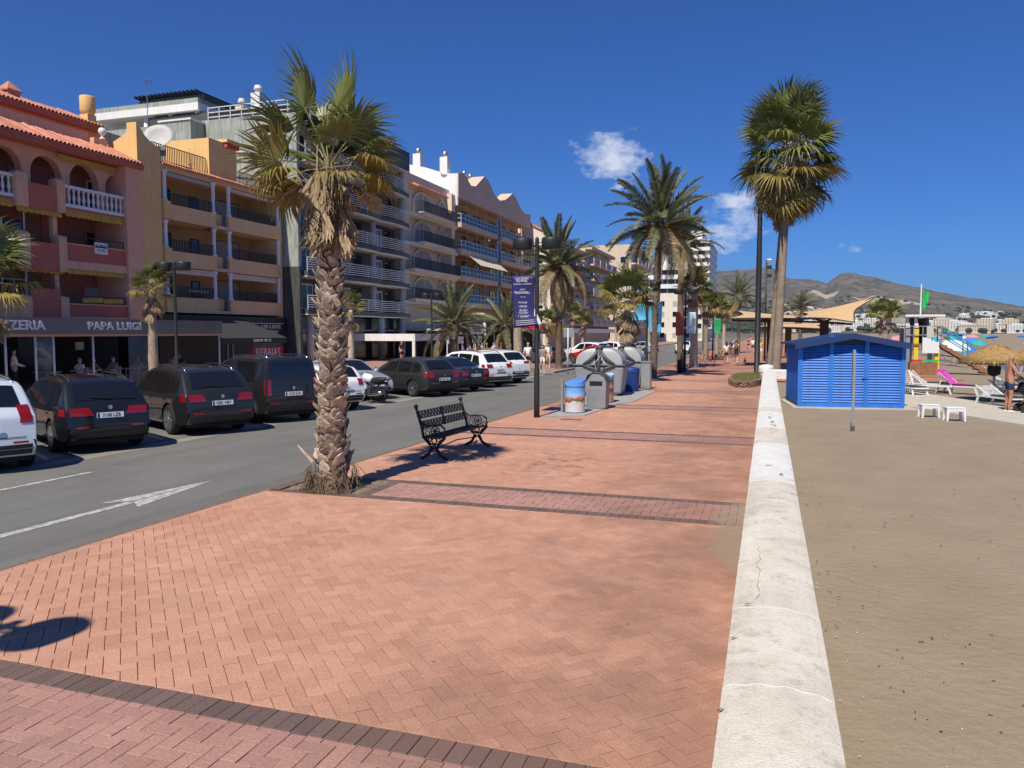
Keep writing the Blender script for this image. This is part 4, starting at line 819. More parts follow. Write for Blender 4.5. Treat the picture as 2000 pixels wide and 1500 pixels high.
# ---- slate-clad building with white railings ----
def slate_building():
    r=empty('slate_building',(-40,57,0),'dark slate-clad hotel block with curved white balcony railings','building'); Y0,Y1=48.7,66.4
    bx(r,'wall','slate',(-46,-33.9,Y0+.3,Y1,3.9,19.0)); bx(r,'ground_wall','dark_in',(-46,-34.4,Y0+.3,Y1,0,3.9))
    bx(r,'end_wall','slate_pale',(-52,-32.6,Y0,Y0+.3,7.2,18.3)); bx(r,'end_wall_base','slate',(-52,-32.55,Y0,Y0+.3,0,7.2))
    bays=((49.3,55.0),(55.0,60.7),(60.7,66.3))
    for fi,z in enumerate((4.05,6.85,9.65,12.45,15.25)):
        for bi,(a,c) in enumerate(bays):
            pts=[]
            for k in range(9): t=k/8; pts.append((a+(c-a)*t,-32.35+.42*math.sin(PI*(t*.8+.1))-.0*bi))
            MB().prism([(p[1],p[0]) for p in pts]+[(-33.95,c),(-33.95,a)],2,z-.28,z+.08).build('balcony_slab',M['slate'],r)
            MB().prism([(p[1]-.06,p[0]) for p in pts]+[(-33.95,c),(-33.95,a)],2,z-.34,z-.28).build('balcony_soffit',M['white'],r)
            b=MB()
            for h in (.15,.32,.49,.66,.83,1.0): b.tube([(p[1]-.05,p[0],z+.08+h) for p in pts],.032,5)
            for k in (0,4,8): b.tube([(pts[k][1]-.05,pts[k][0],z+.05),(pts[k][1]-.05,pts[k][0],z+1.08)],.03,5)
            b.build('railing',M['white_metal'],r)
            zt=z+2.46; column_y=c-.25; MB().tube([(-32.9,column_y,z+.08),(-32.9,column_y,zt)],.26,12).build('column',M['greywhite'],r,True)
            w=window(r,-33.88,a+1.5,a+3.1,z+.1,z+2.1,'white','glass_dark',1,.12); MB().lathe([(.14,0),(.14,.05),(.02,.07)],(-33.8,a+3.8,z+1.9),10).build('wall_lamp',M['white'],r)
            bx(r,'blind_panel','dark_in',(-33.9,-33.86,a+3.9,c-.6,z+.1,z+2.2))
    for bi,(a,c) in enumerate(bays):
        bx(r,'top_box','slate',(-34.2,-32.1,a+.1,c-.1,17.35,19.1)); bx(r,'top_soffit','white',(-33.9,-32.1,a,c,17.28,17.35)); bx(r,'top_vent','white',(-32.09,-32.05,a+.35,a+.9,17.9,18.4),(-33.9,-32.1,a+.1,a+.1+.02,17.8,18.3))
        b=MB(); 
        for h in (.3,.6,.9): b.bar((-33,a+.2,19.1+h),(-33,c-.3,19.1+h),.04)
        for k in range(5): y=a+.2+(c-a-.5)*k/4; b.bar((-33,y,19.1),(-33,y,20.0),.05)
        b.build('roof_railing',M['white_metal'],r)
    MB().tube([(-34,63,19),(-34,63,21.3)],.03,5).build('aerial',M['white_metal'],r); bx(r,'roof_unit','white',(-35,-33.6,61.5,63.5,19,20.2))
    # set-back wing behind the ochre block with its penthouse
    bx(r,'rear_wing','slate_pale',(-56,-40.0,49.05,60,7,17.9))
    bx(r,'terrace_box','slate_pale',(-46.2,-43.9,46.9,48.6,15.6,17.0),(-43.4,-40.6,47.2,48.6,16.0,18.0)); bx(r,'terrace_cap','white',(-46.3,-43.8,46.8,48.65,17.0,17.12),(-43.5,-40.5,47.1,48.65,18.0,18.12)); bx(r,'terrace_floor','slate_pale',(-56,-40.6,47.4,48.68,14,15.6))
    bx(r,'penthouse_wall','white',(-52,-41.6,50.6,58,17.9,19.6)); bx(r,'penthouse_roof','white',(-52,-41.2,48.75,58.3,19.2,19.75)); bx(r,'penthouse_fascia','slate_pale',(-52,-41.22,48.77,58.2,19.75,20.1))
    for x in (-46.6,-44.2,-41.7): MB().tube([(x,49.3,17.0),(x,49.3,19.2)],.2,10).build('column',M['white'],r,True)
    for x in (-46.3,-43.8):
        f=MB().box(x,x+1.5,50.52,50.59,17.9,19.4).build('window',M['white'],r); MB().box(x+.12,x+1.38,50.48,50.53,17.95,19.3).build('pane',M['shutter'],f)
    b=MB(); 
    for k in range(16): x=-47+k*.38; b.box(x,x+.09,48.5,58,20.45,20.65)
    b.box(-47.2,-41.0,49.2,49.4,20.1,20.45); b.box(-47.2,-41.0,57,57.2,20.1,20.45); b.build('pergola',M['black_iron'],r)
    chimney(r,-38.6,50.5,17.9,19.6,'cream',.7,'cream'); chimney(r,-37.6,51.2,17.9,20.7,'white',.8,'white'); bx(r,'roof_slab','slate_pale',(-40,-33.9,49.0,60,17.6,17.95))
    b=MB()
    for h in (.35,.7,1.05): b.bar((-40.4,48.9,18.2+h),(-33.2,48.9,18.2+h),.06); b.bar((-40.4,48.9,18.2+h),(-40.4,52,18.2+h),.06)
    for k in range(8): x=-40.4+k*1.0; b.bar((x,48.9,18.2),(x,48.9,19.3),.06)
    b.build('roof_railing',M['white_metal'],r)
    for y in (50.5,56.2,61.8,66.0): MB().tube([(-32.9,y,0),(-32.9,y,3.75)],.3,12).build('column',M['greywhite'],r,True)
    bx(r,'shop_front','glass_dark',(-33.6,-33.55,Y0+.4,Y1,.1,3.6)); bx(r,'shop_bar','greywhite',(-33.54,-33.48,Y0+.4,Y1,2.5,2.62))
slate_building()
def beige_building():
    r=empty('beige_building',(-40,73,0),'beige block with white arched window surrounds and black balconies','building'); Y0,Y1=66.6,80
    bx(r,'wall','beige',(-46,-34.2,Y0,Y1,0,17.6)); bx(r,'front_wall','beige',(-34.2,-33.3,Y0,Y0+.9,0,17.6),(-34.2,-33.3,Y1-.9,Y1,0,17.6))
    for z in (5.7,8.6,11.4,14.3):
        bx(r,'cornice','cream',(-34.2,-33.0,Y0,Y1,z-.5,z-.2)); 
        y0,y1=(70,78) if z>9 else (67.9,79.5)
        bx(r,'balcony_slab','beige',(-34.2,-32.4,y0,y1,z-.35,z)); railing(r,-32.45,y0,y1,z,z+1.05,step=.13,ret=-33.3,w=.032)
        for (a,c) in ((67.2,68.9),(71.0,75.6),(77.3,79.1)):
            big=c-a>3; zs=z+1.45 if not big else z+1.1; o=MB(); rr=(c-a)/2; cy=(a+c)/2
            pts=[(a,z+.05),(a,zs)]+[(cy-rr*math.cos(PI*k/12),zs+min(rr,1.25)*math.sin(PI*k/12)) for k in range(1,12)]+[(c,zs),(c,z+.05)]
            for p,q in zip(pts,pts[1:]): o.bar((-34.1,p[0],p[1]),(-34.1,q[0],q[1]),.24,.2,up=(1,0,0))
            s=o.build('arch_surround',M['cream'],r); MB().prism([(p[0],p[1]) for p in pts],0,-34.19,-34.12).build('shutter',M['shutter'],s)
            if big: bx(r,'mullion','cream',(-34.11,-34.0,cy-.08,cy+.08,z+.05,zs+1.1))
    bx(r,'top_band','beige',(-34.4,-33.9,Y0,Y1-.1,17.2,18.1)); tiles(r,-33.1,-34.2,16.9,17.4,70.3,77.8,.25,.1)
    d=MB().lathe([(.02,0),(.35,.05),(.55,.16),(.02,.02)],(0,0,0),14).build('satellite_dish',M['white'],r,True,world=False); d.location=(5.4,7.3,20.2); d.rotation_euler=(R(65),0,R(15))
beige_building()
def tan_building():
    r=empty('tan_building',(-40,94,0),'tan block with wavy gabled roofline and glazed balcony fronts','building'); Y0,Y1=80.1,107.4
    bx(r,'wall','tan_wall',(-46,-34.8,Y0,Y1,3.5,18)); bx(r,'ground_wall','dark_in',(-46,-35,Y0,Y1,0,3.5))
    wav=[(Y0,20.0),(81.8,20.3),(84,19.3),(85.5,19.5),(88.4,21.2),(90,20.9),(92,19.6),(94,19.2),(96,19.6),(97.3,20.1),(99.2,21.0),(101,20.5),(103,19.4),(105,19.1),(Y1,19.4)]
    MB().prism([(Y0,17.4)]+wav+[(Y1,17.4)],0,-34.6,-32.9).build('wavy_parapet',M['tan'],r)
    for z in (5.7,8.7,11.65,14.6):
        for (a,c) in ((Y0+.4,92.6),(94.2,Y1-.3)):
            bx(r,'balcony_slab','tan',(-34.8,-32.7,a,c,z-.45,z+.05)); 
            b=MB(); n=int((c-a)/1.15)
            for h in (.08,.55,1.05): b.bar((-32.75,a,z+h),(-32.75,c,z+h),.05); b.bar((-32.75,a,z+h),(-34.5,a,z+h),.05)
            for k in range(n+1): y=a+(c-a)*k/n; b.bar((-32.75,y,z+.05),(-32.75,y,z+1.08),.05)
            f=b.build('railing',M['white_metal'],r)
            for k in range(n): y0=a+(c-a)*k/n; y1=a+(c-a)*(k+1)/n; bx(f,'glass_panel','glass_blue',(-32.80,-32.785,y0+.03,y1-.03,z+.1,z+1.03))
            for k in range(1,4): y=a+(c-a)*k/4; bx(r,'post','tan',(-33.3,-33.22,y-.05,y+.05,z+.05,z+2.5))
            for k in range(3): y=a+(c-a)*(k+.25)/3; window(r,-34.79,y,y+2.0,z+.1,z+2.2,'shutter_brown','glass_dark',1)
        o=MB(); pts=[(92.7,z+.05),(92.7,z+1.7)]+[(93.4-.7*math.cos(PI*k/10),z+1.7+.6*math.sin(PI*k/10)) for k in range(1,10)]+[(94.1,z+1.7),(94.1,z+.05)]
        for p,q in zip(pts,pts[1:]): o.bar((-32.8,p[0],p[1]),(-32.8,q[0],q[1]),.07)
        s=o.build('arched_screen',M['white_metal'],r); MB().prism(pts,0,-32.9,-32.88).build('pane',M['glass_dark'],s)
    MB().add([(-32.7,82.5,11.2),(-32.7,92.3,11.2),(-31.2,92.3,10.0),(-31.2,82.5,10.0)],[(0,1,2,3)]).build('sun_awning',M['awning_cream'],r)
    MB().prism([(-47,16.5),(-33.0,16.5),(-33.0,19.9),(-34.6,20.1),(-37,20.9),(-41,21.8),(-47,22.6)],1,Y0-.02,Y0+.35).build('end_wall',M['white'],r)
    for x,zt in ((-45.6,24.2),(-41.2,23.4),(-38,22.5),(-34.7,21.9)): chimney(r,x,80.6,20,zt,'white',.9)
    for y in (89.5,91.5): chimney(r,-36,y,19.2,21.6,'white',.8)
    for k in range(7): MB().lathe([(.12,0),(.12,.05)],(-32.89,82.5+k*3.8,18.2),8).build('fascia_lamp',M['white'],r)
tan_building()
def gallery_block(name,lab,X,Y0,Y1,H,floors,wm,pm,rail='white_metal',depth=14,z1=3.6,bay=5.5,glassm='glass_blue',group=None,roof=True,endm=None):
    """balconied block further along the street"""
    r=empty(name,(X-4,(Y0+Y1)/2,0),lab,'building',group); bx(r,'wall',wm,(X-depth,X-1.6,Y0,Y1,0,H)); 
    fh=(H-z1)/floors; nb=max(1,round((Y1-Y0)/bay))
    if endm:
        bx(r,'end_wall',endm,(X-depth,X-1.5,Y0-.25,Y0-.01,0,H+.6))
        if name!='gable':
            for f in range(floors+1):
                for k in range(3): zz=.9+f*(H-1)/(floors+1); xx=X-2.6-k*3.2; o=MB().box(xx-1.3,xx,Y0-.32,Y0-.255,zz,zz+1.5).build('window',M['white'],r); MB().box(xx-1.2,xx-.1,Y0-.335,Y0-.321,zz+.1,zz+1.4).build('pane',M['glass_dark' if (k+f)%3 else 'shutter'],o)
    for f in range(floors):
        z=z1+f*fh
        for k in range(nb):
            a=Y0+(Y1-Y0)*k/nb; c=Y0+(Y1-Y0)*(k+1)/nb-.5
            bx(r,'balcony',pm,(X-1.6,X,a,c,z-.2,z+.1),(X-.12,X,a,a+(c-a)*.35,z+.1,z+1.1)); b=MB()
            for h in (.2,1.05): b.bar((X-.05,a+(c-a)*.35,z+h),(X-.05,c,z+h),.06)
            for j in range(5): y=a+(c-a)*(.35+.65*j/4); b.bar((X-.05,y,z),(X-.05,y,z+1.05),.06)
            f_=b.build('railing',M[rail],r); bx(f_,'glass_panel',glassm,(X-.09,X-.07,a+(c-a)*.35,c,z+.12,z+1.0))
            window(r,X-1.59,a+.6,a+.6+(c-a)*.6,z+.15,z+2.2,'white','glass_dark',1,.1)
    if roof: bx(r,'roof_edge',pm,(X-depth,X-.4,Y0,Y1,H,H+.5))
    return r
b1=gallery_block('apartment_block','brown balconied block with white end wall behind the fruiting date palm',-28.6,108.5,128,15.2,4,'buff','buff',endm='cream')
bx(b1,'gable_roof','tile',(-42,-34,108.2,112,15.8,16.4)); MB().prism([(-42.6,15.2),(-30.2,15.2),(-31.5,17.2),(-36,19.4),(-42.6,20)],1,108.24,108.5).build('gable',M['cream'],b1); MB().prism([(-42.6,20),(-36,19.4),(-31.5,17.2),(-31.0,17.25),(-36,19.8),(-42.6,20.4)],1,108.0,110.5).build('gable_tiles',M['tile'],b1)
gallery_block('apartment_block','grey brown balcony block with green awning beyond the fruiting palm',-28.2,129,150,16.5,5,'buff','tan',group=None)
gallery_block('apartment_block','cream terrace block left of the fan palm with dark upper floor',-26.5,165,190,20.5,5,'buff','cream',endm='buff')
gallery_block('apartment_block','pale low block seen behind the blue banner and date trunks',-20,205,240,12,3,'cream','white',endm='cream')
gallery_block('apartment_block','slim white block with small windows between the date trunks',-14.5,215,232,11,3,'white','white',endm='cream')
def tower(lab,x0,x1,Y,D,H,n,m,band,sky):
    r=empty('hotel_tower',((x0+x1)/2,Y,0),lab,'tower'); bx(r,'core','tan' if not sky else 'greywhite',(x0+1.2,x1-.3,Y+1.4,Y+D,0,H)); fh=H/n
    for k in range(1,n+1):
        z=k*fh; bx(r,'balcony_band',m,(x0,x1,Y,Y+D+.5,z-fh*.5,z-fh*.06)); 
        for j in range(4): xx=x0+1.5+(x1-x0-3)*j/4; bx(r,'window','glass_dark',(xx,xx+(x1-x0)/6,Y+1.3,Y+1.39,z-fh*.98,z-fh*.5))
        for j in range(5): yy=Y+1+D*j/5; bx(r,'side_window','glass_dark',(x1-.3,x1-.22,yy,yy+D/7,z-fh*.95,z-fh*.52))
    bx(r,'roof_house',m,(x0+(x1-x0)*.35,x0+(x1-x0)*.8,Y+2,Y+D*.6,H,H+fh*1.1)); return r
tower('tall white stepped tower block with long balcony bands beyond the palms',-40.5,-23.5,330,50,41,13,'white',1,False)
tower('lower white and grey block in front of the tall balconied tower',-40,-26.5,270,22,25.5,8,'white',1,True)
# ---- ground-floor trades ----
mat('fascia_metal',(.16,.165,.17),.35,metal=.55,var=.08,vs=.8,obj=False); mat('letter',(.72,.73,.75),.35,metal=.4); mat('sign_red',(.50,.02,.035),.5); mat('sign_black',(.012,.012,.013),.5); mat('sign_white',(.78,.78,.76),.5); mat('sign_cream',(.75,.72,.60),.5); mat('sign_teal',(.01,.11,.10),.5); mat('peach_strip',(.55,.30,.2),.8); mat('pane_clear',(.10,.16,.2),.05,spec=.8,alpha=.32)
def restaurant():
    r=empty('restaurant_terrace',(-30.5,24,0),'restaurant terrace with grey metal fascia lettered PAPA LUIGI','terrace')
    bx(r,'fascia','fascia_metal',(-27.25,-27,12,33.3,2.33,2.98)); bx(r,'fascia_trim','peach_strip',(-27.2,-27.02,12,33.3,2.23,2.325)); bx(r,'roof','fascia_metal',(-34,-27.25,12,33.3,2.62,2.74))
    for y in (19.9,21.35,22.6,23.4,25.3,28.4,33.2): MB().tube([(-27.12,y,0),(-27.12,y,2.25)],.045,8).build('post',M['white_metal'],r,True)
    for (a,c) in ((15,19.8),(22.65,23.35),(27.2,28.3)): 
        p=bx(r,'glass_screen','pane_clear',(-27.13,-27.11,a,c,.15,2.2)); 
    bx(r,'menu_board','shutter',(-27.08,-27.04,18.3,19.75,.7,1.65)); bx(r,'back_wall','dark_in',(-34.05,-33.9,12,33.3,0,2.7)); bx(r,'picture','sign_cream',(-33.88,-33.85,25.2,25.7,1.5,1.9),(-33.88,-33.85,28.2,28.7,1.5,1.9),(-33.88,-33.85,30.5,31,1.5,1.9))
    bx(r,'back_glass','glass_blue',(-33.88,-33.86,27.3,28.6,.8,2.2))
    ox,oy=-30.5,24
    text('lettering','PIZZERIA',.50,M['letter'],r,(-26.99-ox,22.95-oy,2.66),(R(90),0,R(90)),.02,'RIGHT',1.15,.012); text('lettering','PAPA LUIGI',.46,M['letter'],r,(-26.99-ox,27.85-oy,2.66),(R(90),0,R(90)),.02,'RIGHT',1.25,.012)
restaurant()
def shop():
    r=empty('surf_shop_front',(-33.9,45,0),'black surf shop front with dark awning and red REBAJAS sign','shop front'); X=-33.6
    bx(r,'front','sign_black',(-34.2,X,36,48.55,0,3.45)); bx(r,'poster','sign_teal',(X+.003,X+.02,44.6,48.0,1.42,2.2)); 
    p=bx(r,'sale_sign','sign_red',(X+.003,X+.03,44.45,48.0,.6,1.4)); bx(r,'trim','white_metal',(X+.003,X+.03,43,48.1,3.0,3.04))
    t=lambda s,z,y,sz,sx=1,m='sign_white': text('lettering',s,sz,M[m],r,(X+.035+33.9,y-45,z),(R(90),0,R(90)),.006,'CENTER',sx)
    t('REBAJAS',.98,46.22,.78,.98); t('SURF & SKATE',2.78,46.6,.36); t('COMPANY',2.42,46.6,.34); t('KS',2.62,43.3,.75)
    bx(r,'door_frame','white_metal',(X+.01,X+.05,42.4,42.46,0,2.0),(X+.01,X+.05,41.9,41.96,0,2.0))
    A=MB().add([(X,37.5,3.3),(X,43.4,3.3),(-30.2,43.6,2.05),(-30.2,37.3,2.05)],[(0,1,2,3)]); A.add([(-30.2,37.3,2.05),(-30.2,43.6,2.05),(-30.2,43.6,1.72),(-30.2,37.3,1.72)],[(0,1,2,3)]); A.build('awning',M['awning_dark'],r)
    text('lettering','OXBOW  RIP  ES',.24,M['sign_white'],r,(-30.18+33.9,41.0-45,1.88),(R(90),0,R(90)),.004)
shop()
def tent():
    r=empty('white_marquee',(-29,60,0),'white flat-topped terrace marquee in front of the slate hotel','marquee')
    bx(r,'roof','white',(-33,-27,56.3,65.2,2.05,2.25)); bx(r,'valance','white',(-27.02,-26.95,56.3,65.2,1.7,2.28),(-33,-27.02,56.26,56.3,1.7,2.28))
    for y in (56.4,65.1): bx(r,'post','white',(-27.2,-26.98,y-.12,y+.12,0,1.72))
tent()
def shops():
    r=empty('shop_row',(-30,80,0),'row of shops with cream signboard and black script sign','shop front')
    bx(r,'canopy','greywhite',(-33,-28.6,67,100,2.55,2.75)); s=bx(r,'signboard','sign_cream',(-28.6,-28.5,68.5,76.3,2.2,3.25)); bx(r,'sign_post','white',(-28.6,-28.35,76.35,76.7,2.0,3.5)); k=bx(r,'script_sign','sign_black',(-28.6,-28.5,76.8,79.6,2.05,3.35))
    text('lettering','Maritas',.95,M['black_iron'],s,(-28.48+30,74.2-80,2.72),(R(90),0,R(90)),.005,'CENTER',.9); text('lettering','Kelly',.95,M['sign_white'],k,(-28.48+30,78.2-80,2.75),(R(90),R(-12),R(90)),.005,'CENTER',.8)
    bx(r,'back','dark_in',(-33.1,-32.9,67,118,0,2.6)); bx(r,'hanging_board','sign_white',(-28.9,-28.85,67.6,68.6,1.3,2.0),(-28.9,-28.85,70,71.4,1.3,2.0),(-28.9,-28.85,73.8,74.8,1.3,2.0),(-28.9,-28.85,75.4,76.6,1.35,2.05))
    for y in (66.9,69.5,72,75,80,85,90,95,99): bx(r,'post','white_metal',(-28.75,-28.65,y,y+.1,0,2.55))
    mat('shop_yellow',(.62,.42,.02),.7); bx(r,'yellow_fascia','shop_yellow',(-30.5,-28.4,101,113,2.2,3.5)); bx(r,'red_fascia','sign_red',(-30.5,-28.3,97,101,2.8,3.6)); bx(r,'white_fascia','sign_white',(-30.5,-28.3,113.5,150,2.3,3.0))
shops()
# ---------------- vehicles ----------------
mat('tyre',(.015,.015,.016),.8); mat('rim',(.42,.43,.45),.28,metal=.85); mat('car_glass',(.008,.01,.012),.04,spec=.9); mat('cladding',(.022,.022,.024),.6); mat('lamp_red',(.24,.006,.008),.12,spec=.8,coat=.6); mat('lamp_clear',(.55,.57,.6),.1,spec=.9); mat('chrome',(.65,.66,.68),.15,metal=1); mat('plate_white',(.75,.76,.76),.4); mat('plate_blue',(.02,.06,.35),.4); mat('seam',(.006,.006,.007),.7)
def paint_mat(n,c,metal=.0): return mat(n,c,.45,metal=metal*.35,coat=1.0,spec=.25)
paint_mat('paint_black',(.006,.0065,.008)); paint_mat('paint_anthracite',(.016,.017,.019),.3); paint_mat('paint_brown_grey',(.032,.031,.029),.3); paint_mat('paint_white',(.76,.77,.78)); paint_mat('paint_silver',(.36,.40,.46),.55); paint_mat('paint_darkblue',(.014,.022,.032),.2); paint_mat('paint_ice',(.60,.66,.74),.1); paint_mat('paint_red',(.45,.02,.02)); paint_mat('paint_green',(.05,.08,.075),.3)
def lin(P,x):
    for (a,b_),(c,d) in zip(P,P[1:]):
        if x<=c: return b_+(d-b_)*((x-a)/(c-a) if c>a else 1)
    return P[-1][1]
def wheel(parent,x,y,r,side,spokes=5,w=.22,rimm='rim'):
    o=empty('wheel',(x,y,r)); o.parent=parent; o.rotation_euler=(R(90)*-side,0,0)   # +z local = outward
    h=w/2
    t=MB().lathe([(r*.62,-h),(r*.9,-h),(r*.985,-h*.75),(r,-h*.3),(r,h*.3),(r*.985,h*.75),(r*.9,h),(r*.68,h*.98),(r*.66,h*.6)],(0,0,0),28).build('tyre',M['tyre'],o,True,world=False)
    b=MB().lathe([(r*.69,h*.55),(r*.69,h*.98),(r*.62,h*1.0),(r*.60,h*.5),(.02,h*.42)],(0,0,0),28)
    for k in range(spokes):
        a=2*PI*k/spokes; c,s=math.cos(a),math.sin(a); n=(-s,c); w1,w2=r*.10,r*.15
        b.add([(c*r*.1-n[0]*w1,s*r*.1-n[1]*w1,h*.95),(c*r*.1+n[0]*w1,s*r*.1+n[1]*w1,h*.95),(c*r*.64+n[0]*w2,s*r*.64+n[1]*w2,h*.98),(c*r*.64-n[0]*w2,s*r*.64-n[1]*w2,h*.98),(c*r*.1-n[0]*w1,s*r*.1-n[1]*w1,h*.5),(c*r*.1+n[0]*w1,s*r*.1+n[1]*w1,h*.5),(c*r*.64+n[0]*w2,s*r*.64+n[1]*w2,h*.5),(c*r*.64-n[0]*w2,s*r*.64-n[1]*w2,h*.5)],[(0,1,2,3),(0,4,5,1),(1,5,6,2),(2,6,7,3),(3,7,4,0)])
    b.lathe([(r*.16,h*.9),(r*.16,h*1.02),(.01,h*1.04)],(0,0,0),12); b.build('rim',M[rimm],o,world=False)
    MB().lathe([(r*.6,h*.3),(r*.6,h*.41),(.02,h*.41)],(0,0,0),16).build('brake_disc',M['cladding'],o,world=False)
    return o
def car(name,lab,pos,ang,top,W,wb,paint,wins,rear,tail,front=None,plate=None,sill=.27,wr=.33,belt=.98,tum=.26,spokes=5,rails=False,cat='car',grp='cars parked at an angle along the road',rearw=(-.84,.84),clad=False,bot=None,badge=True,seamx=(),tint='car_glass',silver_trim=False,wiper=True):
    """top: profile (x,z) from the rear bumper over the roof to the front bumper; local +x = forward"""
    root=empty(name,(pos[0],pos[1],-.12),lab,cat,grp,rz=ang); L=top[-1][0]; roof=max(z for x,z in top); hw=W/2; xw=wb; ra=wr+.055
    B=bot or [(0,.44),(.12,.30),(.35,sill),(L-.5,sill),(L-.1,.3),(L,.42)]
    def plan(x): return 1-.115*max(0,1-x/.75)**2-.17*max(0,1-(L-x)/1.15)**2
    def Yh(x,z):
        t=1-.06*max(0,(.66-z)/.4)**2 if z<belt else 1-tum*(z-belt)/(roof-belt)-.012*math.sin(min(1,(z-belt)/.1)*PI/2)
        return hw*plan(x)*t
    RD=.055
    def side(x,z,off=0):
        zt=lin(top,x); y=Yh(x,z); s=(z-(zt-RD*1.3))/(RD*1.3)
        if s>0: y-=RD*(1-math.sqrt(max(0,1-s*s)))
        return y+off
    xs=sorted(set([round(v,4) for v in list(np.linspace(0,L,70))+[p[0] for p in top]+[.012,.025,.045,.07,L-.012,L-.03]+[w+d for w in xw for d in (-ra,ra,-ra*.97,ra*.97,-ra*.9,ra*.9)]]))
    xs=[x for x in xs if 0<=x<=L]
    b=MB(); NR=13
    def zb(x):
        z=lin(B,x)
        for w in xw:
            if abs(x-w)<ra: z=max(z,wr+math.sqrt(ra*ra-(x-w)**2))
        return min(z,lin(top,x)-.02)
    for sgn in (1,-1):
        base=len(b.v)
        for x in xs:
            z0=zb(x); z1=lin(top,x)
            for k in range(NR+1):
                t=k/NR; z=z0+(z1-z0)*(1-(1-t)**1.6); b.v.append((x,sgn*side(x,z),z))
        for i in range(len(xs)-1):
            for k in range(NR):
                a=base+i*(NR+1)+k; q=(a,a+1,a+NR+2,a+NR+1); b.f.append(q if sgn<0 else q[::-1])
    # skin across the top, rear and front
    path=[(B[0][0]+.15,sill+.02),(B[0][0]+.0,B[0][1])]+[(x,lin(top,x)) for x in xs]+[(L,B[-1][1]),(L-.15,sill+.02)]
    NQ=12; base=len(b.v)
    for (x,z) in path:
        xx=min(max(x,0),L); y=max(.05,side(xx,min(z,lin(top,xx)))) if z>=lin(top,xx)-.001 else Yh(xx,z); cr=.035 if z>.7 else .0
        for k in range(NQ+1):
            q=k/NQ*2-1; bul=.05*(1-q*q); dx=0
            if x<.06 : dx=-bul*.6
            if x>L-.06: dx=bul*.9
            b.v.append((x+dx,q*y,z+cr*(1-q*q)*min(1,(z-.5)*2 if z>.5 else 0)))
    for i in range(len(path)-1):
        for k in range(NQ): a=base+i*(NQ+1)+k; b.f.append((a,a+1,a+NQ+2,a+NQ+1))
    o=b.build('body',M[paint],root,True,world=False); import bmesh; bm=bmesh.new(); bm.from_mesh(o.data); bmesh.ops.remove_doubles(bm,verts=bm.verts,dist=.002); bmesh.ops.recalc_face_normals(bm,faces=bm.faces); bm.to_mesh(o.data); bm.free(); o.data.set_sharp_from_angle(angle=R(32)); body=o
    MB().box(.25,L-.25,-hw+.16,hw-.16,.2,.8).build('underbody',M['seam'],root,world=False)
    def spatch(nm,m,x0b,x1b,x0t,x1t,z0,z1,off=.005,nu=8,nv=3,par=None,both=True):
        for sg in ((1,-1) if both else (1,)):
            bb=MB()
            def fn(u,v):
                x=(x0b+(x1b-x0b)*u)*(1-v)+(x0t+(x1t-x0t)*u)*v; x=min(max(x,0.0),L); za=z0(x) if callable(z0) else z0; zc=z1(x) if callable(z1) else z1; z=za+(zc-za)*v; return (x,sg*(side(x,min(z,lin(top,x)-.002))+off),z)
            bb.grid(fn,nu,nv); bb.build(nm,M[m],par or root,True,world=False)
    zw0=lambda x:belt+.035; zw1=lambda x:max(belt+.045,lin(top,x)-.105)
    if silver_trim: spatch('window_trim','chrome',wins[0][0]-.05,wins[-1][1]+.05,wins[0][2]-.05,wins[-1][3]+.05,lambda x:belt+.01,lambda x:max(belt+.03,lin(top,x)-.085),.003,16)
    for (a,c,d,e) in wins: spatch('side_window',tint,a,c,d,e,zw0,zw1,.006,8,4)
    for x in seamx: spatch('door_seam','seam',x,x+.012,x+.03,x+.042,.36,lambda x:belt+.0,.003,1,6)
    for x in seamx[:2]: spatch('door_handle',paint,x+.1,x+.3,x+.1,x+.3,belt-.16,belt-.13,.03,2,1)
    # rear window, windscreen
    def tpatch(nm,m,xa,za,xb,zb_,q0,q1,off=.012,par=None,sq=.0):
        d=Vector((xb-xa,0,zb_-za)).normalized(); n=Vector((-d.z,0,d.x)) if nm!='windscreen' else Vector((-d.z,0,d.x))
        if n.z<0: n=-n
        bb=MB()
        def fn(u,v):
            x=xa+(xb-xa)*v; z=za+(zb_-za)*v; zz=lin(top,min(max(x,0),L)); y=max(.05,side(min(max(x,0),L),zz)); q=(q0+(q1-q0)*u)*(1-sq*v); return (x+n.x*off,q*y,zz+.035*(1-q*q)+n.z*off)
        bb.grid(fn,10,6); return bb.build(nm,M[m],par or root,True,world=False)
    (rx0,rz0,rx1,rz1)=rear[:4]; rw=tpatch('rear_window',tint,rx0,rz0,rx1,rz1,*rearw)
    if wiper: MB().bar((rx0-.02,-.1,rz0+.06),(rx0+.02,.3,rz0+.10),.02).build('wiper',M['seam'],rw,world=False)
    if front: tpatch('windscreen',tint,front[0],front[1],front[2],front[3],-.88,.88)
    def rpatch(nm,m,z0,z1,q0,q1,off=.012,par=None,q0t=None,q1t=None):
        tp=[(x,z) for x,z in top if x<.7]
        def xr(z):
            for (a,c),(d,e) in zip(tp,tp[1:]):
                if c<=z<=e: return a+(d-a)*(z-c)/max(e-c,1e-6)
            return tp[0][0]
        bb=MB()
        def fn(u,v):
            z=z0+(z1-z0)*v; x=xr(z) if z>=tp[0][1] else (0 if z>B[0][1] else .15*(B[0][1]-z)/.16); a=q0+((q0t if q0t is not None else q0)-q0)*v; c=q1+((q1t if q1t is not None else q1)-q1)*v; q=a+(c-a)*u; y=side(x,min(z,lin(top,x)))
            return (x-off-.03*(1-q*q),q*y,z)
        return bb.grid(fn,8,3).build(nm,M[m],par or root,True,world=False)
    z0,z1,qi,xl=tail[:4]
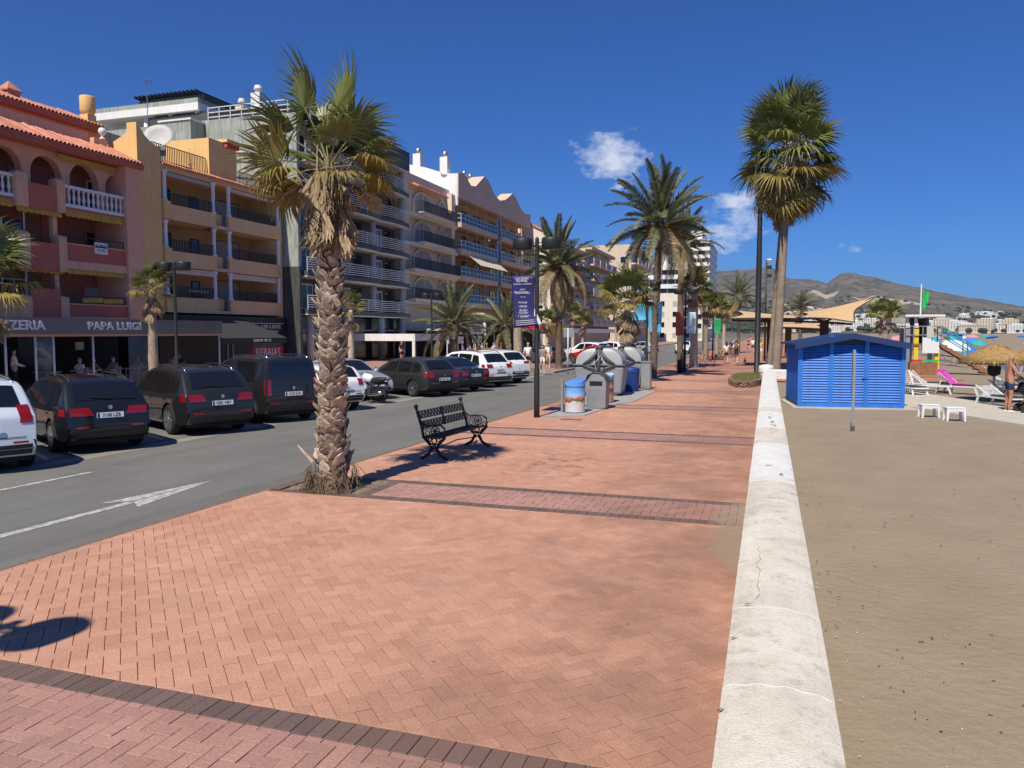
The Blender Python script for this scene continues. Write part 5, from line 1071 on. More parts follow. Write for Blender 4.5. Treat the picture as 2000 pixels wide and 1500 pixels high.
    for s in (1,-1):
        l=rpatch('tail_light','lamp_red',z0,z1,s*qi,s*1.0,.014,q0t=s*min(.9,qi+(tail[4] if len(tail)>4 else 0)))
        bb=MB()
        def fn(u,v): x=.0+xl*u*(1-.25*v)+lin([(z,x) for x,z in top if x<.7],z0+(z1-z0)*v); z=z0+(z1-z0)*v; return (x,s*(side(min(x,L),z)+.008),z)
        bb.grid(fn,4,3).build('side_lens',M['lamp_red'],l,True,world=False)
    rpatch('bumper_valance','cladding',.33,.52 if not clad else .60,-.93,.93,.010); rpatch('bumper_reflector','lamp_red',.54,.58,.55,.85,.02); rpatch('bumper_reflector','lamp_red',.54,.58,-.85,-.55,.02)
    rpatch('tailgate_seam','seam',.64,.655,-.86,.86,.008)
    if clad:
        spatch('sill_cladding','cladding',xw[0]+ra,xw[1]-ra,xw[0]+ra,xw[1]-ra,sill,sill+.2,.012,4,2)
        for w in xw:
            for sg in (1,-1):
                bb=MB(); 
                def fn(u,v): a=PI*u; rr=ra+.075*v; x=w+rr*math.cos(a); z=wr+rr*math.sin(a); return (x,sg*(side(min(max(x,0),L),z)+.014),z)
                bb.grid(fn,14,1).build('arch_cladding',M['cladding'],root,True,world=False)
    if plate:
        z=plate[1]; tp=[(zz,x) for x,zz in top if x<.5]; xp=lin(tp,z) if z>tp[0][0] else 0
        p=MB().box(xp-.075,xp-.06,-.26,.26,z-.055,z+.055).build('number_plate',M['plate_white'],root,world=False); MB().box(xp-.078,xp-.075,.21,.255,z-.05,z+.05).build('plate_band',M['plate_blue'],p,world=False)
        text('plate_text',plate[0],.105,M['seam'],p,(xp-.078,-.02,z),(R(90),0,R(-90)),.001,'CENTER',.85)
        if badge: MB().lathe([(.045,0),(.045,.008),(.01,.01)],(0,0,0),12).build('badge',M['chrome'],root,world=False).matrix_local=Matrix.Translation((xp-.062,0,z+.16))@Matrix.Rotation(R(-90),4,'Y')
    for w in xw:
        for s in (1,-1): wheel(root,w,s*(hw-.115),wr,s,spokes)
    for s in (1,-1):
        xm=lin([(z,x) for x,z in reversed(top) if x>L*.55],belt+.04)-.25; MB().lathe([(.02,-.09),(.08,-.06),(.1,0),(.085,.06),(.02,.09)],(xm,s*(hw*.97+.1),belt+.07),10,sx=.6,sy=1.1).build('mirror',M[paint],root,True,world=False)
        if rails:
            xa,xb=rear[2]+.1,(front[2] if front else L*.6)-.3; pts=[(xa+(xb-xa)*k/8,s*(side(xa+(xb-xa)*k/8,lin(top,xa+(xb-xa)*k/8))-.06),lin(top,xa+(xb-xa)*k/8)+(.055 if 0<k<8 else .01)) for k in range(9)]; MB().tube(pts,.018,6).build('roof_rail',M['chrome' if rails==2 else 'cladding'],root,True,world=False)
    if front:
        for s in (1,-1):
            bb=MB(); 
            def fn(u,v): x=L-.02-.42*(1-v)*u-.3*v*u; z=.66+.13*v; return (min(x,L-.005)+.02*(1-u),s*((side(x,z)+.008)*(.62+.38*min(1,u*2.2))),z)
            bb.grid(fn,8,3).build('headlight',M['lamp_clear'],root,True,world=False)
        MB().box(L-.02,L+.055,-.42,.42,.56,.66).build('grille',M['seam'],root,world=False); MB().box(L+.0,L+.06,-.55,.55,.34,.46).build('air_intake',M['seam'],root,world=False); MB().box(L+.055,L+.065,-.26,.26,.48,.57).build('number_plate',M['plate_white'],root,world=False)
    return root
A0=R(153)
def from_wheel(P,W,xr,ang=A0):
    c,s=math.cos(ang),math.sin(ang); lx,ly=xr,W/2-.11; return (P[0]-(c*lx-s*ly),P[1]-(s*lx+c*ly))
SUV=[(0,.60),(.03,.92),(.07,1.02),(.15,1.10),(.40,1.36),(.58,1.52),(.75,1.58),(1.3,1.63),(2.0,1.645),(2.6,1.59),(2.85,1.50),(3.52,1.09),(3.7,1.05),(4.3,.94),(4.52,.80),(4.6,.62)]
MPV=[(0,.60),(.03,.95),(.06,1.05),(.12,1.14),(.30,1.45),(.38,1.57),(.55,1.62),(1.4,1.66),(2.2,1.65),(2.7,1.55),(3.6,1.05),(3.8,1.0),(4.3,.90),(4.5,.72),(4.54,.55)]
VAN=[(0,.62),(.02,1.0),(.04,1.2),(.09,1.55),(.14,1.74),(.24,1.80),(1.2,1.82),(2.2,1.80),(2.7,1.70),(3.35,1.15),(3.5,1.10),(4.1,.98),(4.32,.80),(4.36,.6)]
WAGON=[(0,.58),(.03,.88),(.08,.98),(.14,1.03),(.42,1.30),(.56,1.40),(.75,1.44),(1.4,1.48),(2.0,1.49),(2.6,1.42),(3.35,1.00),(3.5,.96),(4.15,.84),(4.38,.70),(4.45,.55)]
SEDAN=[(0,.58),(.03,.90),(.08,.98),(.45,1.01),(.62,1.04),(1.25,1.36),(1.55,1.42),(2.1,1.43),(2.5,1.38),(3.2,.98),(3.4,.94),(4.2,.82),(4.5,.68),(4.58,.52)]
HATCH=[(0,.58),(.03,.88),(.07,.98),(.13,1.04),(.32,1.32),(.45,1.40),(.8,1.45),(1.5,1.47),(2.0,1.42),(2.75,1.0),(2.95,.96),(3.6,.84),(3.9,.70),(3.97,.52)]
SW=[(.42,.98,.62,1.02),(1.05,1.98,1.09,1.98),(2.05,3.2,2.05,2.62)]
car('parked_car','white people carrier at the left picture edge with rear window and wheel',from_wheel((-14.05,9.35),1.84,.86),A0,MPV,1.84,(.86,3.6),'paint_ice',[(.35,1.0,.45,1.05),(1.07,2.1,1.1,2.1),(2.17,3.3,2.17,2.75)],(.135,1.17,.36,1.54),(.90,1.22,.74,.22),None,('9413 MGX',.80),belt=1.02,seamx=(1.05,2.13),rails=2)
car('parked_car','black estate SUV with lit alloy wheel beside the white people carrier',from_wheel((-14.24,12.26),1.80,.92),A0,[(x*.97,z*.945) for x,z in SUV],1.80,(.92,3.55),'paint_black',[(.45,.95,.62,1.0),(1.02,1.92,1.06,1.92),(1.99,3.1,1.99,2.52)],(.18,1.07,.54,1.42),(.80,.96,.40,.34,.12),None,('3168 LZB',.80),belt=.95,seamx=(1.0,1.95),wr=.335,spokes=10,rails=1)
car('parked_car','anthracite SUV with roof rails parked beside the dark camper van',from_wheel((-13.95,15.29),1.90,.98),A0,SUV,1.90,(.98,3.78),'paint_anthracite',SW,(.18,1.12,.56,1.49),(.84,1.02,.48,.28,.1),None,('0281 HBY',.80),belt=1.0,seamx=(1.03,2.02),wr=.37,clad=False,rails=2,spokes=6,silver_trim=True)
car('parked_van','dark grey panel van with black rear door left of the big palm',from_wheel((-13.6,18.0),1.80,.78),A0,VAN,1.80,(.78,3.6),'paint_anthracite',[(.55,1.7,.62,1.72),(2.2,3.0,2.2,2.62)],(.045,1.2,.12,1.66),(.78,1.22,.86,.06),None,('1218 GVX',.82),belt=1.12,tum=.16,seamx=(1.9,),wr=.335,clad=True,rails=2,cat='van',rearw=(-.9,.9))
car('parked_car','white hatchback hidden behind the big palm trunk',from_wheel((-13.7,21.0),1.74,.75),A0,HATCH,1.74,(.75,3.2),'paint_white',[(.4,.8,.5,.85),(.87,1.6,.9,1.6),(1.67,2.6,1.67,2.1)],(.15,1.08,.42,1.37),(.84,1.04,.74,.15),None,('4471 JKL',.76),belt=.95,seamx=(.85,1.63),wr=.31)
A1=R(-27)
car('parked_car','silver hatchback with its bonnet towards the road beside the motorcycle',(-17.3,27.35),A1,HATCH,1.72,(.72,3.18),'paint_silver',[(.4,.8,.5,.85),(.87,1.6,.9,1.6),(1.67,2.6,1.67,2.1)],(.15,1.08,.42,1.37),(.84,1.04,.74,.15),(2.70,1.03,2.05,1.40),None,belt=.95,seamx=(.85,1.63),wr=.31)
car('parked_car','dark grey estate car beside the silver hatchback',from_wheel((-13.11,27.25),1.79,.9),A0,WAGON,1.79,(.9,3.55),'paint_brown_grey',[(.40,.95,.5,.98),(1.02,1.9,1.05,1.9),(1.97,3.05,1.97,2.5)],(.16,1.05,.53,1.37),(.76,1.0,.66,.18),None,('6630 GRD',.70),belt=.93,seamx=(1.0,1.93),wr=.325)
car('parked_car','dark blue saloon between the grey estate and the white SUV',from_wheel((-12.9,29.9),1.82,1.0),A0,SEDAN,1.82,(1.0,3.7),'paint_darkblue',[(.95,1.35,1.2,1.4),(1.42,2.1,1.45,2.1),(2.17,3.0,2.17,2.45)],(.66,1.06,1.22,1.34),(.72,.92,.58,.24),None,('7015 DMW',.72),belt=.92,seamx=(1.38,2.13),wr=.325,wiper=False)
car('parked_car','white SUV parked next to the dark blue saloon',from_wheel((-12.75,32.7),1.84,.95),A0,SUV,1.84,(.95,3.68),'paint_white',SW,(.18,1.12,.56,1.49),(.92,1.08,.56,.26),None,('8820 LFC',.80),belt=1.0,seamx=(1.03,2.02),wr=.35,rails=1)
car('parked_car','last white SUV of the row with rising rear window beside the red scooter',from_wheel((-12.75,35.5),1.85,.92),A0,[(x*.97,z) for x,z in SUV],1.85,(.92,3.6),'paint_white',[(.55,.95,.75,1.0),(1.02,1.92,1.06,1.92),(1.99,3.1,1.99,2.5)],(.18,1.12,.54,1.49),(.98,1.10,.48,.36,.1),None,('2264 KBN',.60),belt=1.02,seamx=(1.0,1.95),wr=.35,clad=True)
# further traffic along the road
def far_car(lab,x,y,ang,prof,pm,W=1.8,wins=SW,fr=None): return car('car',lab,(x,y),ang,prof,W,(.9,3.5),pm,wins,(.18,1.12,.56,1.49) if prof is SUV else (.15,1.08,.42,1.37),(.86,1.04,.6,.25),fr,None,belt=1.0 if prof is SUV else .95,grp='cars further along the road')
HW=[(.4,.8,.5,.85),(.87,1.6,.9,1.6),(1.67,2.6,1.67,2.1)]
far_car('dark green car parked behind the street sign post',-15.0,56.5,R(150),HATCH,'paint_green',1.74,HW)
far_car('white car parked beyond the refuse containers left of the date trunk',-13.2,66,R(150),SUV,'paint_white')
far_car('white van-like car between the two date palm trunks',-12.6,72.5,R(150),SUV,'paint_white')
far_car('dark car between white cars beyond the date palms',-12.8,77,R(150),HATCH,'paint_black',1.74,HW)
far_car('white car driving towards the viewer on the road',-9.3,95,R(-92),HATCH,'paint_white',1.74,HW,(2.70,1.03,2.05,1.40))
far_car('silver car far along the road behind the white one',-12.4,90,R(150),HATCH,'paint_silver',1.74,HW)
far_car('red car parked just past the lamp behind the containers',-11.6,60,R(150),HATCH,'paint_red',1.74,HW)
# ---- two-wheelers ----
mat('engine',(.10,.10,.105),.4,metal=.6); mat('seat_black',(.02,.02,.02),.6)
def motorcycle(lab,pos,ang,pm,kind='naked'):
    r=empty('motorcycle' if kind=='naked' else 'scooter',(pos[0],pos[1],-.12),lab,'motorcycle' if kind=='naked' else 'scooter','two-wheelers',rz=ang); wr=.31 if kind=='naked' else .24; wbx=1.38 if kind=='naked' else 1.28
    for x in (0,wbx):
        w=empty('wheel',(x,0,wr)); w.parent=r; w.rotation_euler=(R(-90),0,0); MB().lathe([(wr*.72,-.055),(wr*.93,-.055),(wr,-.02),(wr,.02),(wr*.93,.055),(wr*.72,.055)],(0,0,0),24).build('tyre',M['tyre'],w,True,world=False)
        b=MB().lathe([(wr*.74,-.03),(wr*.74,.03),(wr*.68,.03),(wr*.68,-.03)],(0,0,0),20)
        for k in range(6): a=PI*k/3; b.bar((0,0,0),(wr*.7*math.cos(a),wr*.7*math.sin(a),0),.03,.03)
        b.lathe([(.05,-.05),(.05,.05)],(0,0,0),10); b.build('rim',M['rim'],w,world=False)
    if kind=='naked':
        MB().tube([(wbx,.08,wr),(wbx-.28,.08,.86)],.025,6).tube([(wbx,-.08,wr),(wbx-.28,-.08,.86)],.025,6).build('fork',M['chrome'],r,True,world=False)
        MB().tube([(wbx-.25,-.36,1.05),(wbx-.33,-.15,1.02),(wbx-.3,0,1.0),(wbx-.33,.15,1.02),(wbx-.25,.36,1.05)],.014,6).build('handlebar',M['seat_black'],r,True,world=False)
        MB().tube([(.95,0,.86),(.8,0,.9),(.55,0,.86),(.4,0,.78)],[.10,.17,.16,.09],10).build('fuel_tank',M[pm],r,True,world=False)
        MB().tube([(.45,0,.80),(.2,0,.80),(-.1,0,.84),(-.28,0,.9)],[.10,.13,.11,.05],8).build('seat',M['seat_black'],r,True,world=False)
        MB().box(.4,.85,-.16,.16,.28,.58).build('engine',M['engine'],r,bevel=.03,world=False); MB().tube([(.7,.17,.4),(.4,.19,.28),(.1,.2,.32),(-.3,.2,.42)],[.03,.035,.06,.065],8).build('exhaust',M['chrome'],r,True,world=False)
        MB().tube([(.45,.0,.4),(0,.0,wr)],.04,6).tube([(.9,0,.8),(.4,0,.45)],.035,6).tube([(-.2,0,.8),(.35,0,.5)],.03,6).build('frame',M['seat_black'],r,True,world=False)
        MB().lathe([(.02,-.05),(.1,-.04),(.11,.02),(.02,.06)],(0,0,0),12).build('headlight',M['lamp_clear'],r,True,world=False).matrix_local=Matrix.Translation((wbx-.2,0,.9))@Matrix.Rotation(R(90),4,'Y')
        MB().box(-.34,-.3,-.06,.06,.82,.88).build('tail_light',M['lamp_red'],r,world=False); MB().tube([(.95,.17,.7),(.7,.2,.62),(.55,.19,.5)],[.02,.1,.04],8).tube([(.95,-.17,.7),(.7,-.2,.62),(.55,-.19,.5)],[.02,.1,.04],8).build('side_fairing',M[pm],r,True,world=False)
        MB().prism([(-.38,.52),(-.2,.62),(.12,.60),(.1,.55),(-.2,.56),(-.38,.46)],1,-.07,.07).build('mudguard',M['seat_black'],r,world=False)
    else:
        MB().tube([(-.22,0,.62),(0,0,.58),(.25,0,.52),(.42,0,.34)],[.07,.17,.18,.12],10).build('tail_fairing',M[pm],r,True,world=False); MB().tube([(-.2,0,.73),(.1,0,.74),(.42,0,.72)],[.08,.13,.11],8).build('seat',M['seat_black'],r,True,world=False)
        MB().box(.35,.85,-.17,.17,.24,.32).build('footboard',M['seat_black'],r,bevel=.02,world=False); MB().prism([(.82,.25),(.95,.28),(1.1,.92),(1.0,.95)],1,-.19,.19).build('leg_shield',M[pm],r,bevel=.03,world=False)
        MB().tube([(wbx,0,wr),(1.08,0,.95)],.035,8).build('fork',M['chrome'],r,True,world=False); MB().tube([(.98,-.34,1.03),(1.05,0,1.0),(.98,.34,1.03)],.016,6).build('handlebar',M['seat_black'],r,True,world=False)
        MB().tube([(1.42,0,.48),(wbx,0,.52),(1.12,0,.45)],[.03,.07,.05],8).build('front_mudguard',M[pm],r,True,world=False); MB().lathe([(.02,-.04),(.08,-.03),(.09,.02),(.02,.05)],(1.12,0,.9),10).build('headlight',M['lamp_clear'],r,True,world=False); MB().box(-.26,-.22,-.07,.07,.58,.64).build('tail_light',M['lamp_red'],r,world=False)
    b=MB().tube([((.35,.1,.3)),(.25,.28,0)],.012,5); b.build('side_stand',M['seat_black'],r,world=False)
    return r
motorcycle('white and black motorcycle on its stand in front of the silver hatchback',(-13.0,24.3),R(158),'paint_white')
motorcycle('red scooter at the end of the parked row by the kerb',(-12.7,38.7),R(150),'paint_red','scooter')
motorcycle('red scooter parked by the kerb beyond the containers',(-7.9,44.5),R(80),'paint_red','scooter')
SC=motorcycle('dark scooter ridden by a person in a white top on the road',(-8.2,52),R(-85),'paint_black','scooter')
# ---------------- street furniture ----------------
mat('lamp_black',(.018,.02,.02),.5,var=.2,vs=6); mat('bench_iron',(.010,.011,.012),.4,spec=.5); mat('bin_grey',(.26,.265,.27),.55,var=.1,vs=5); mat('bin_dark',(.075,.078,.08),.5,var=.1,vs=4); mat('bin_lid',(.36,.375,.37),.45,var=.08,vs=3); mat('bin_blue',(.015,.05,.24),.5); mat('galv',(.36,.37,.375),.4,metal=.5,var=.1,vs=8)
def bench():
    r=empty('iron_bench',(-5.85,14.1,0),'ornate black cast-iron bench facing the sea beside the big palm','bench'); m=M['bench_iron']; rz=R(-4); r.rotation_euler=(0,0,rz)
    for y in (-.95,.95):
        e=MB()   # seen from the side: x forward
        e.tube([(-.22,y,.40),(-.27,y,.62),(-.34,y,.84),(-.38,y,.96)],[.03,.028,.03,.026],8); e.lathe([(.012,0),(.04,.03),(.045,.06),(.015,.10)],(-.385,y,.94),8)
        e.tube([(-.30,y,.72),(-.18,y,.64),(-.02,y,.655),(.14,y,.66),(.22,y,.60),(.235,y,.52),(.2,y,.44)],.02,6); e.bar((-.24,y,.42),(.24,y,.44),.04,.045)
        c=(.02,.545); e.tube([(c[0]+.09*math.cos(a),y,c[1]+.09*math.sin(a)) for a in np.linspace(0,2*PI,15)],.012,5)
        for k in range(8): a=k*PI/4; e.tube([(c[0],y,c[1]),(c[0]+.085*math.cos(a),y,c[1]+.085*math.sin(a))],.011,4)
        e.lathe([(.03,-.02),(.03,.02)],(c[0],y,c[1]),8)
        for (cx,cz,rr) in ((-.14,.50,.045),(.17,.49,.04),(-.19,.60,.04),(-.12,.61,.03)): e.tube([(cx+rr*math.cos(a),y,cz+rr*math.sin(a)) for a in np.linspace(0,2*PI,11)],.010,5)
        e.build('arm_frame',m,r,True,world=False); l=MB()
        for s in (1,-1): l.tube([(s*.22,y,.42),(s*.10,y,.30),(s*.05,y,.22),(s*.12,y,.10),(s*.25,y,.03),(s*.29,y,.015)],[.03,.032,.035,.03,.028,.02],7)
        for (cx,cz,rr) in ((0,.36,.05),(-.09,.38,.035),(.09,.38,.035),(0,.25,.03)): l.tube([(cx+rr*math.cos(a),y,cz+rr*math.sin(a)) for a in np.linspace(0,2*PI,11)],.012,5)
        l.bar((-.1,y,.30),(.1,y,.30),.03,.03); l.build('leg_frame',m,r,True,world=False)
    def band(nm,p0,p1,n=30):
        """lattice strip between two edges given as (x,z)"""
        b=MB(); a=Vector((p0[0],0,p0[1])); c=Vector((p1[0],0,p1[1])); 
        for t in (0,.5,1): q=a.lerp(c,t); b.bar((q.x,-.95,q.z),(q.x,.95,q.z),.018,.018)
        for k in range(n+1): y=-.95+1.9*k/n; b.bar((a.x,y,a.z),(c.x,y,c.z),.022,.012)
        for k in range(n): y=-.95+1.9*(k+.5)/n; q=a.lerp(c,.25+.5*(k%2)); b.cbox((q.x,y,q.z),(.03,.03,.03))
        b.build(nm,m,r,world=False)
    band('back_band',(-.355,.90),(-.315,.77)); band('back_band',(-.30,.71),(-.265,.58)); band('seat_band',(-.2,.435),(-.07,.43)); band('seat_band',(-.05,.43),(.08,.435)); band('seat_band',(.10,.437),(.22,.45))
    MB().tube([(0,-.95,.2),(0,0,.26),(0,.95,.2)],.012,6).build('stretcher',m,r,world=False); MB().bar((-.36,0,.92),(-.26,0,.56),.03,.03).build('back_strut',m,r,world=False)
bench()
def lamp(lab,x,y,H=5.0,banner=None,grp='twin-drum street lamps',z=0):
    r=empty('street_lamp',(x,y,z),lab,'street lamp',grp); m=M['lamp_black']
    MB().lathe([(.085,0),(.08,.5),(.078,1.35),(.062,1.4),(.056,H-.05),(.06,H),(.02,H+.05)],(0,0,0),14).build('pole',m,r,True,world=False)
    b=MB().box(-.3,.3,-.05,-.02,H-.22,H-.19).box(-.3,.3,.02,.05,H-.22,H-.19).box(-.3,.3,-.03,.03,H-.12,H-.10); b.build('cross_arm',m,r,world=False)
    for s in (1,-1): 
        h=MB().lathe([(.02,-.16),(.25,-.16),(.275,-.13),(.28,.10),(.26,.155),(.05,.17)],(s*.42,0,H-.14),18).build('lamp_head',m,r,True,world=False)
        MB().lathe([(.02,-.175),(.2,-.172),(.22,-.16)],(s*.42,0,H-.14),16).build('diffuser',M['bin_dark'],h,True,world=False)
    return r
G='twin-drum street lamps'
lamp('twin-drum lamp post with dark blue banner at the kerb by the bins',-6.16,20.74)
lamp('twin-drum lamp post in front of the pizzeria terrace by the small fan palm',-21.1,23.45); lamp('twin-drum lamp post beside the low date palm behind the white cars',-21.5,47.5)
lamp('twin-drum lamp post with cyan banner beside the tall date palm',-6.05,40.64); lamp('twin-drum lamp post with orange and white banners behind the shorter date palm',-4.75,47.4); lamp('twin-drum lamp post just outside the left picture edge, seen by its shadow',-6.25,.72)
lamp('twin-drum lamp post among the far promenade palms',-4.6,70); lamp('twin-drum lamp post in front of the far sidewalk palms',-21.5,72)
def banner(lab,x,y,z0,z1,w,side,curl,fn):
    """cloth hung from arms on a lamp post; local x along the arm"""
    r=empty('banner',(x,y,z0),lab,'banner','lamp post banners'); h=z1-z0
    def P(u,v): # u across (0 at post), v up
        c=curl*max(0,.42-v)**1.5*(1-u)*2.2; bow=.05*math.sin(u*PI)*math.sin(v*PI*1.3); return (side*(.08+w*u)+c*.55-side*.22*(1-v)*u*curl, bow-.35*c-.12*curl*(1-v)*u, h*v+.25*c)
    fn(r,P,h,w,side); 
    MB().bar((0,0,h),(side*(w+.12),0,h),.02).bar((0,0,.02),(side*(w*.8),0,.02),.015).build('banner_arm',M['lamp_black'],r,world=False)
mat('ban_blue',(.008,.009,.045),.6,col2=(.022,.018,.17),vs=1.2); mat('ban_white',(.72,.72,.72),.6); mat('ban_cyan',(.05,.42,.58),.6,col2=(.10,.30,.62),vs=3); mat('ban_orange',(.55,.14,.05),.6,col2=(.30,.04,.03),vs=4); mat('ban_pale',(.62,.66,.66),.6,col2=(.35,.60,.66),vs=3); mat('ban_green',(.02,.30,.10),.6); mat('ban_yellow',(.62,.45,.08),.6)
def cloth(m,back=None):
    def f(r,P,h,w,side):
        o=MB().grid(P,10,16).build('cloth',M[m],r,True,world=False); s=o.modifiers.new('t','SOLIDIFY'); s.thickness=.004
        if back:
            o.data.materials.append(M[back]); s.material_offset=1; s.offset=1
        return o
    return f
def blue_banner(r,P,h,w,side):
    o=cloth('ban_blue')(r,P,h,w,side); MB().add([(-.1,-.03,.02),(.16,-.10,.13),(-.06,-.03,.55)],[(0,1,2)]).build('curled_corner',M['ban_white'],r,world=False)
    # print: text lines lie on the cloth
    def line(s,v,size,u=.52,sx=1.):
        p=P(u,v); q=P(u+.05,v); a=math.atan2(q[1]-p[1],q[0]-p[0]); t=text('print',s,size,M['ban_white'],o,(p[0],p[1]-.012,p[2]),(R(90),0,a+PI),.0015,'CENTER',sx)
    line('UN GRAN',.945,.085); line('FESTIVAL',.90,.085); line('LOLO',.74,.06); line('MALDONADO',.68,.10,sx=.8); line('viernes 1',.60,.045); line('M CLAN',.49,.075); line('MELON DIESEL',.415,.085,sx=.85); line('NO ME PISES QUE',.335,.075,sx=.82); line('LLEVO CHANCLAS',.285,.075,sx=.82); line('LA GUARDIA',.215,.085)
    for v in (.845,.13,.09,.05):
        a=P(.12,v); c=P(.92,v); MB().bar((a[0],a[1]-.012,a[2]),(c[0],c[1]-.012,c[2]),.004,.012).build('print_rule',M['ban_white'],o,world=False)
banner('dark blue concert banner with white lettering on the near lamp post',-6.16,20.74,2.52,3.98,.68,-1,.5,blue_banner)
banner('cyan banner blown sideways on the lamp post beside the tall date palm',-6.05,40.64,2.35,3.95,.72,1,.25,cloth('ban_cyan')); banner('small cyan banner half hidden by the bushy fan palm',-6.05,40.64,3.0,3.9,.6,-1,.2,cloth('ban_cyan'))
banner('orange and brown banner behind the shorter date palm trunk',-4.75,47.4,2.2,3.6,.5,-1,.1,cloth('ban_orange')); banner('pale blue and white banner right of the shorter date palm trunk',-4.75,47.4,2.3,3.6,.55,1,.1,cloth('ban_pale'))
banner('green banner on a far lamp post near the shade sail tip',-4.6,70,2.2,3.6,.6,1,.2,cloth('ban_green'))
# tall masts
r=empty('light_mast',(-.55,45.0,0),'very tall plain black mast beside the tall fan palm','mast'); MB().lathe([(.2,0),(.18,.02),(.155,.05),(.15,6),(.12,9.7),(.1,9.8)],(0,0,0),14).build('pole',M['lamp_black'],r,True,world=False)
r=empty('flood_mast',(-.23,67.8,0),'thin black mast with two stacked floodlights beyond the tall one','mast'); MB().tube([(0,0,0),(0,0,8.4)],[.09,.06],10).build('pole',M['lamp_black'],r,True,world=False)
for z in (7.1,7.8,8.3): MB().cbox((.22,-.1,z),(.4,.2,.32)).build('floodlight',M['lamp_black' if z<8 else 'galv'],r,bevel=.03,world=False)
r=empty('sign_post',(-11.4,44.95,-.1),'white post with the grey back of a square road sign','road sign'); MB().tube([(0,0,0),(0,0,2.75)],.04,8).build('post',M['white_metal'],r,True,world=False); MB().box(-.3,.3,.045,.06,2.2,2.75).build('plate',M['galv'],r,bevel=.01,world=False)
# bins on the slab
def photo_mat(n,stops):
    m=bpy.data.materials.new(n); m.use_nodes=True; nt=m.node_tree; N=nt.nodes.new; L=nt.links.new; b=nt.nodes['Principled BSDF']; b.inputs['Roughness'].default_value=.3
    tc=N('ShaderNodeTexCoord'); sp=N('ShaderNodeSeparateXYZ'); L(tc.outputs['Object'],sp.inputs[0]); nz=N('ShaderNodeTexNoise'); nz.inputs['Scale'].default_value=7; nz.inputs['Detail'].default_value=5; L(tc.outputs['Object'],nz.inputs['Vector'])
    a=N('ShaderNodeMath'); a.operation='MULTIPLY_ADD'; L(nz.outputs[0],a.inputs[0]); a.inputs[1].default_value=.28; L(sp.outputs[2],a.inputs[2]); s=N('ShaderNodeMath'); s.operation='SUBTRACT'; L(a.outputs[0],s.inputs[0]); s.inputs[1].default_value=.14
    r=N('ShaderNodeValToRGB'); cr=r.color_ramp; cr.interpolation='EASE'; L(s.outputs[0],r.inputs[0])
    for i,(p,c) in enumerate(stops):
        e=cr.elements[i] if i<2 else cr.elements.new(p); e.position=p; e.color=(*c,1)
    L(r.outputs[0],b.inputs['Base Color']); M[n]=m
photo_mat('photo_beach',[(0,(.62,.56,.60)),(1,(.10,.26,.66)),(.30,(.60,.52,.50)),(.36,(.05,.10,.04)),(.42,(.50,.12,.03)),(.50,(.30,.50,.72)),(.7,(.16,.36,.78))])
photo_mat('photo_people',[(0,(.40,.20,.10)),(1,(.55,.62,.75)),(.25,(.48,.24,.13)),(.45,(.12,.05,.04)),(.52,(.55,.33,.26)),(.7,(.30,.12,.08)),(.85,(.14,.2,.45))])
def drum(lab,x,y,m,rz,H=1.02,rad=.30,post=True):
    r=empty('litter_drum',(x,y,.02),lab,'litter bin','printed litter drums',rz=rz); n=24; b=MB()
    for i in range(9):
        for k in range(n): a=2*PI*k/n; t=i/8; top=H*(.82+.18*(.5-.5*math.cos(a+2.4))); b.v.append((rad*math.cos(a),rad*math.sin(a),.02+(top-.02)*t))
    for i in range(8):
        for k in range(n): k2=(k+1)%n; b.f.append((i*n+k,i*n+k2,(i+1)*n+k2,(i+1)*n+k))
    b.f.append(tuple(8*n+k for k in range(n))); o=b.build('drum',M[m],r,True,world=False); o.data.set_sharp_from_angle(angle=R(40))
    MB().tube([(rad*1.01*math.cos(a),rad*1.01*math.sin(a),H*.76) for a in np.linspace(0,2*PI,25)],.012,6).build('hoop',M['bin_dark'],r,True,world=False)
    if post: MB().box(-.42,-.36,-.12,.12,0,H).box(-.42,-.34,-.03,.03,0,H).build('support_post',M['galv'],r,world=False); MB().bar((-.36,0,.3),(-.28,0,.3),.04).bar((-.36,0,.75),(-.28,0,.75),.04).build('bracket',M['galv'],r,world=False)
drum('litter drum printed with a beach photo, nearest to the lamp post',-5.42,22.25,'photo_beach',R(15)); drum('litter drum printed with a face, beside the big container',-5.25,25.75,'photo_people',R(10),1.0,.32,False)
r=empty('recycling_bin',(-5.05,23.75,.02),'grey metal recycling bin with rounded hood between the printed drums','bin'); b=MB(); 
prof=[(-.3,0),(.3,0),(.33,.8),(.26,.98),(.12,1.08),(-.1,1.1),(-.25,1.02),(-.33,.82)]; b.prism(prof,1,-.29,.29); b.build('body',M['bin_grey'],r,bevel=.03,world=False); MB().prism([(.335,.8),(.27,.985),(.12,1.09),(-.1,1.11),(-.255,1.03),(-.34,.82),(-.36,.82),(-.27,1.05),(-.1,1.135),(.13,1.115),(.29,1.0),(.36,.8)],1,-.31,.31).build('hood',M['bin_dark'],r,world=False); MB().box(-.2,.2,-.30,-.29,.72,.86).build('slot',M['seam'],r,world=False); MB().box(-.28,.28,-.295,-.29,.05,.62).build('door',M['galv'],r,world=False)
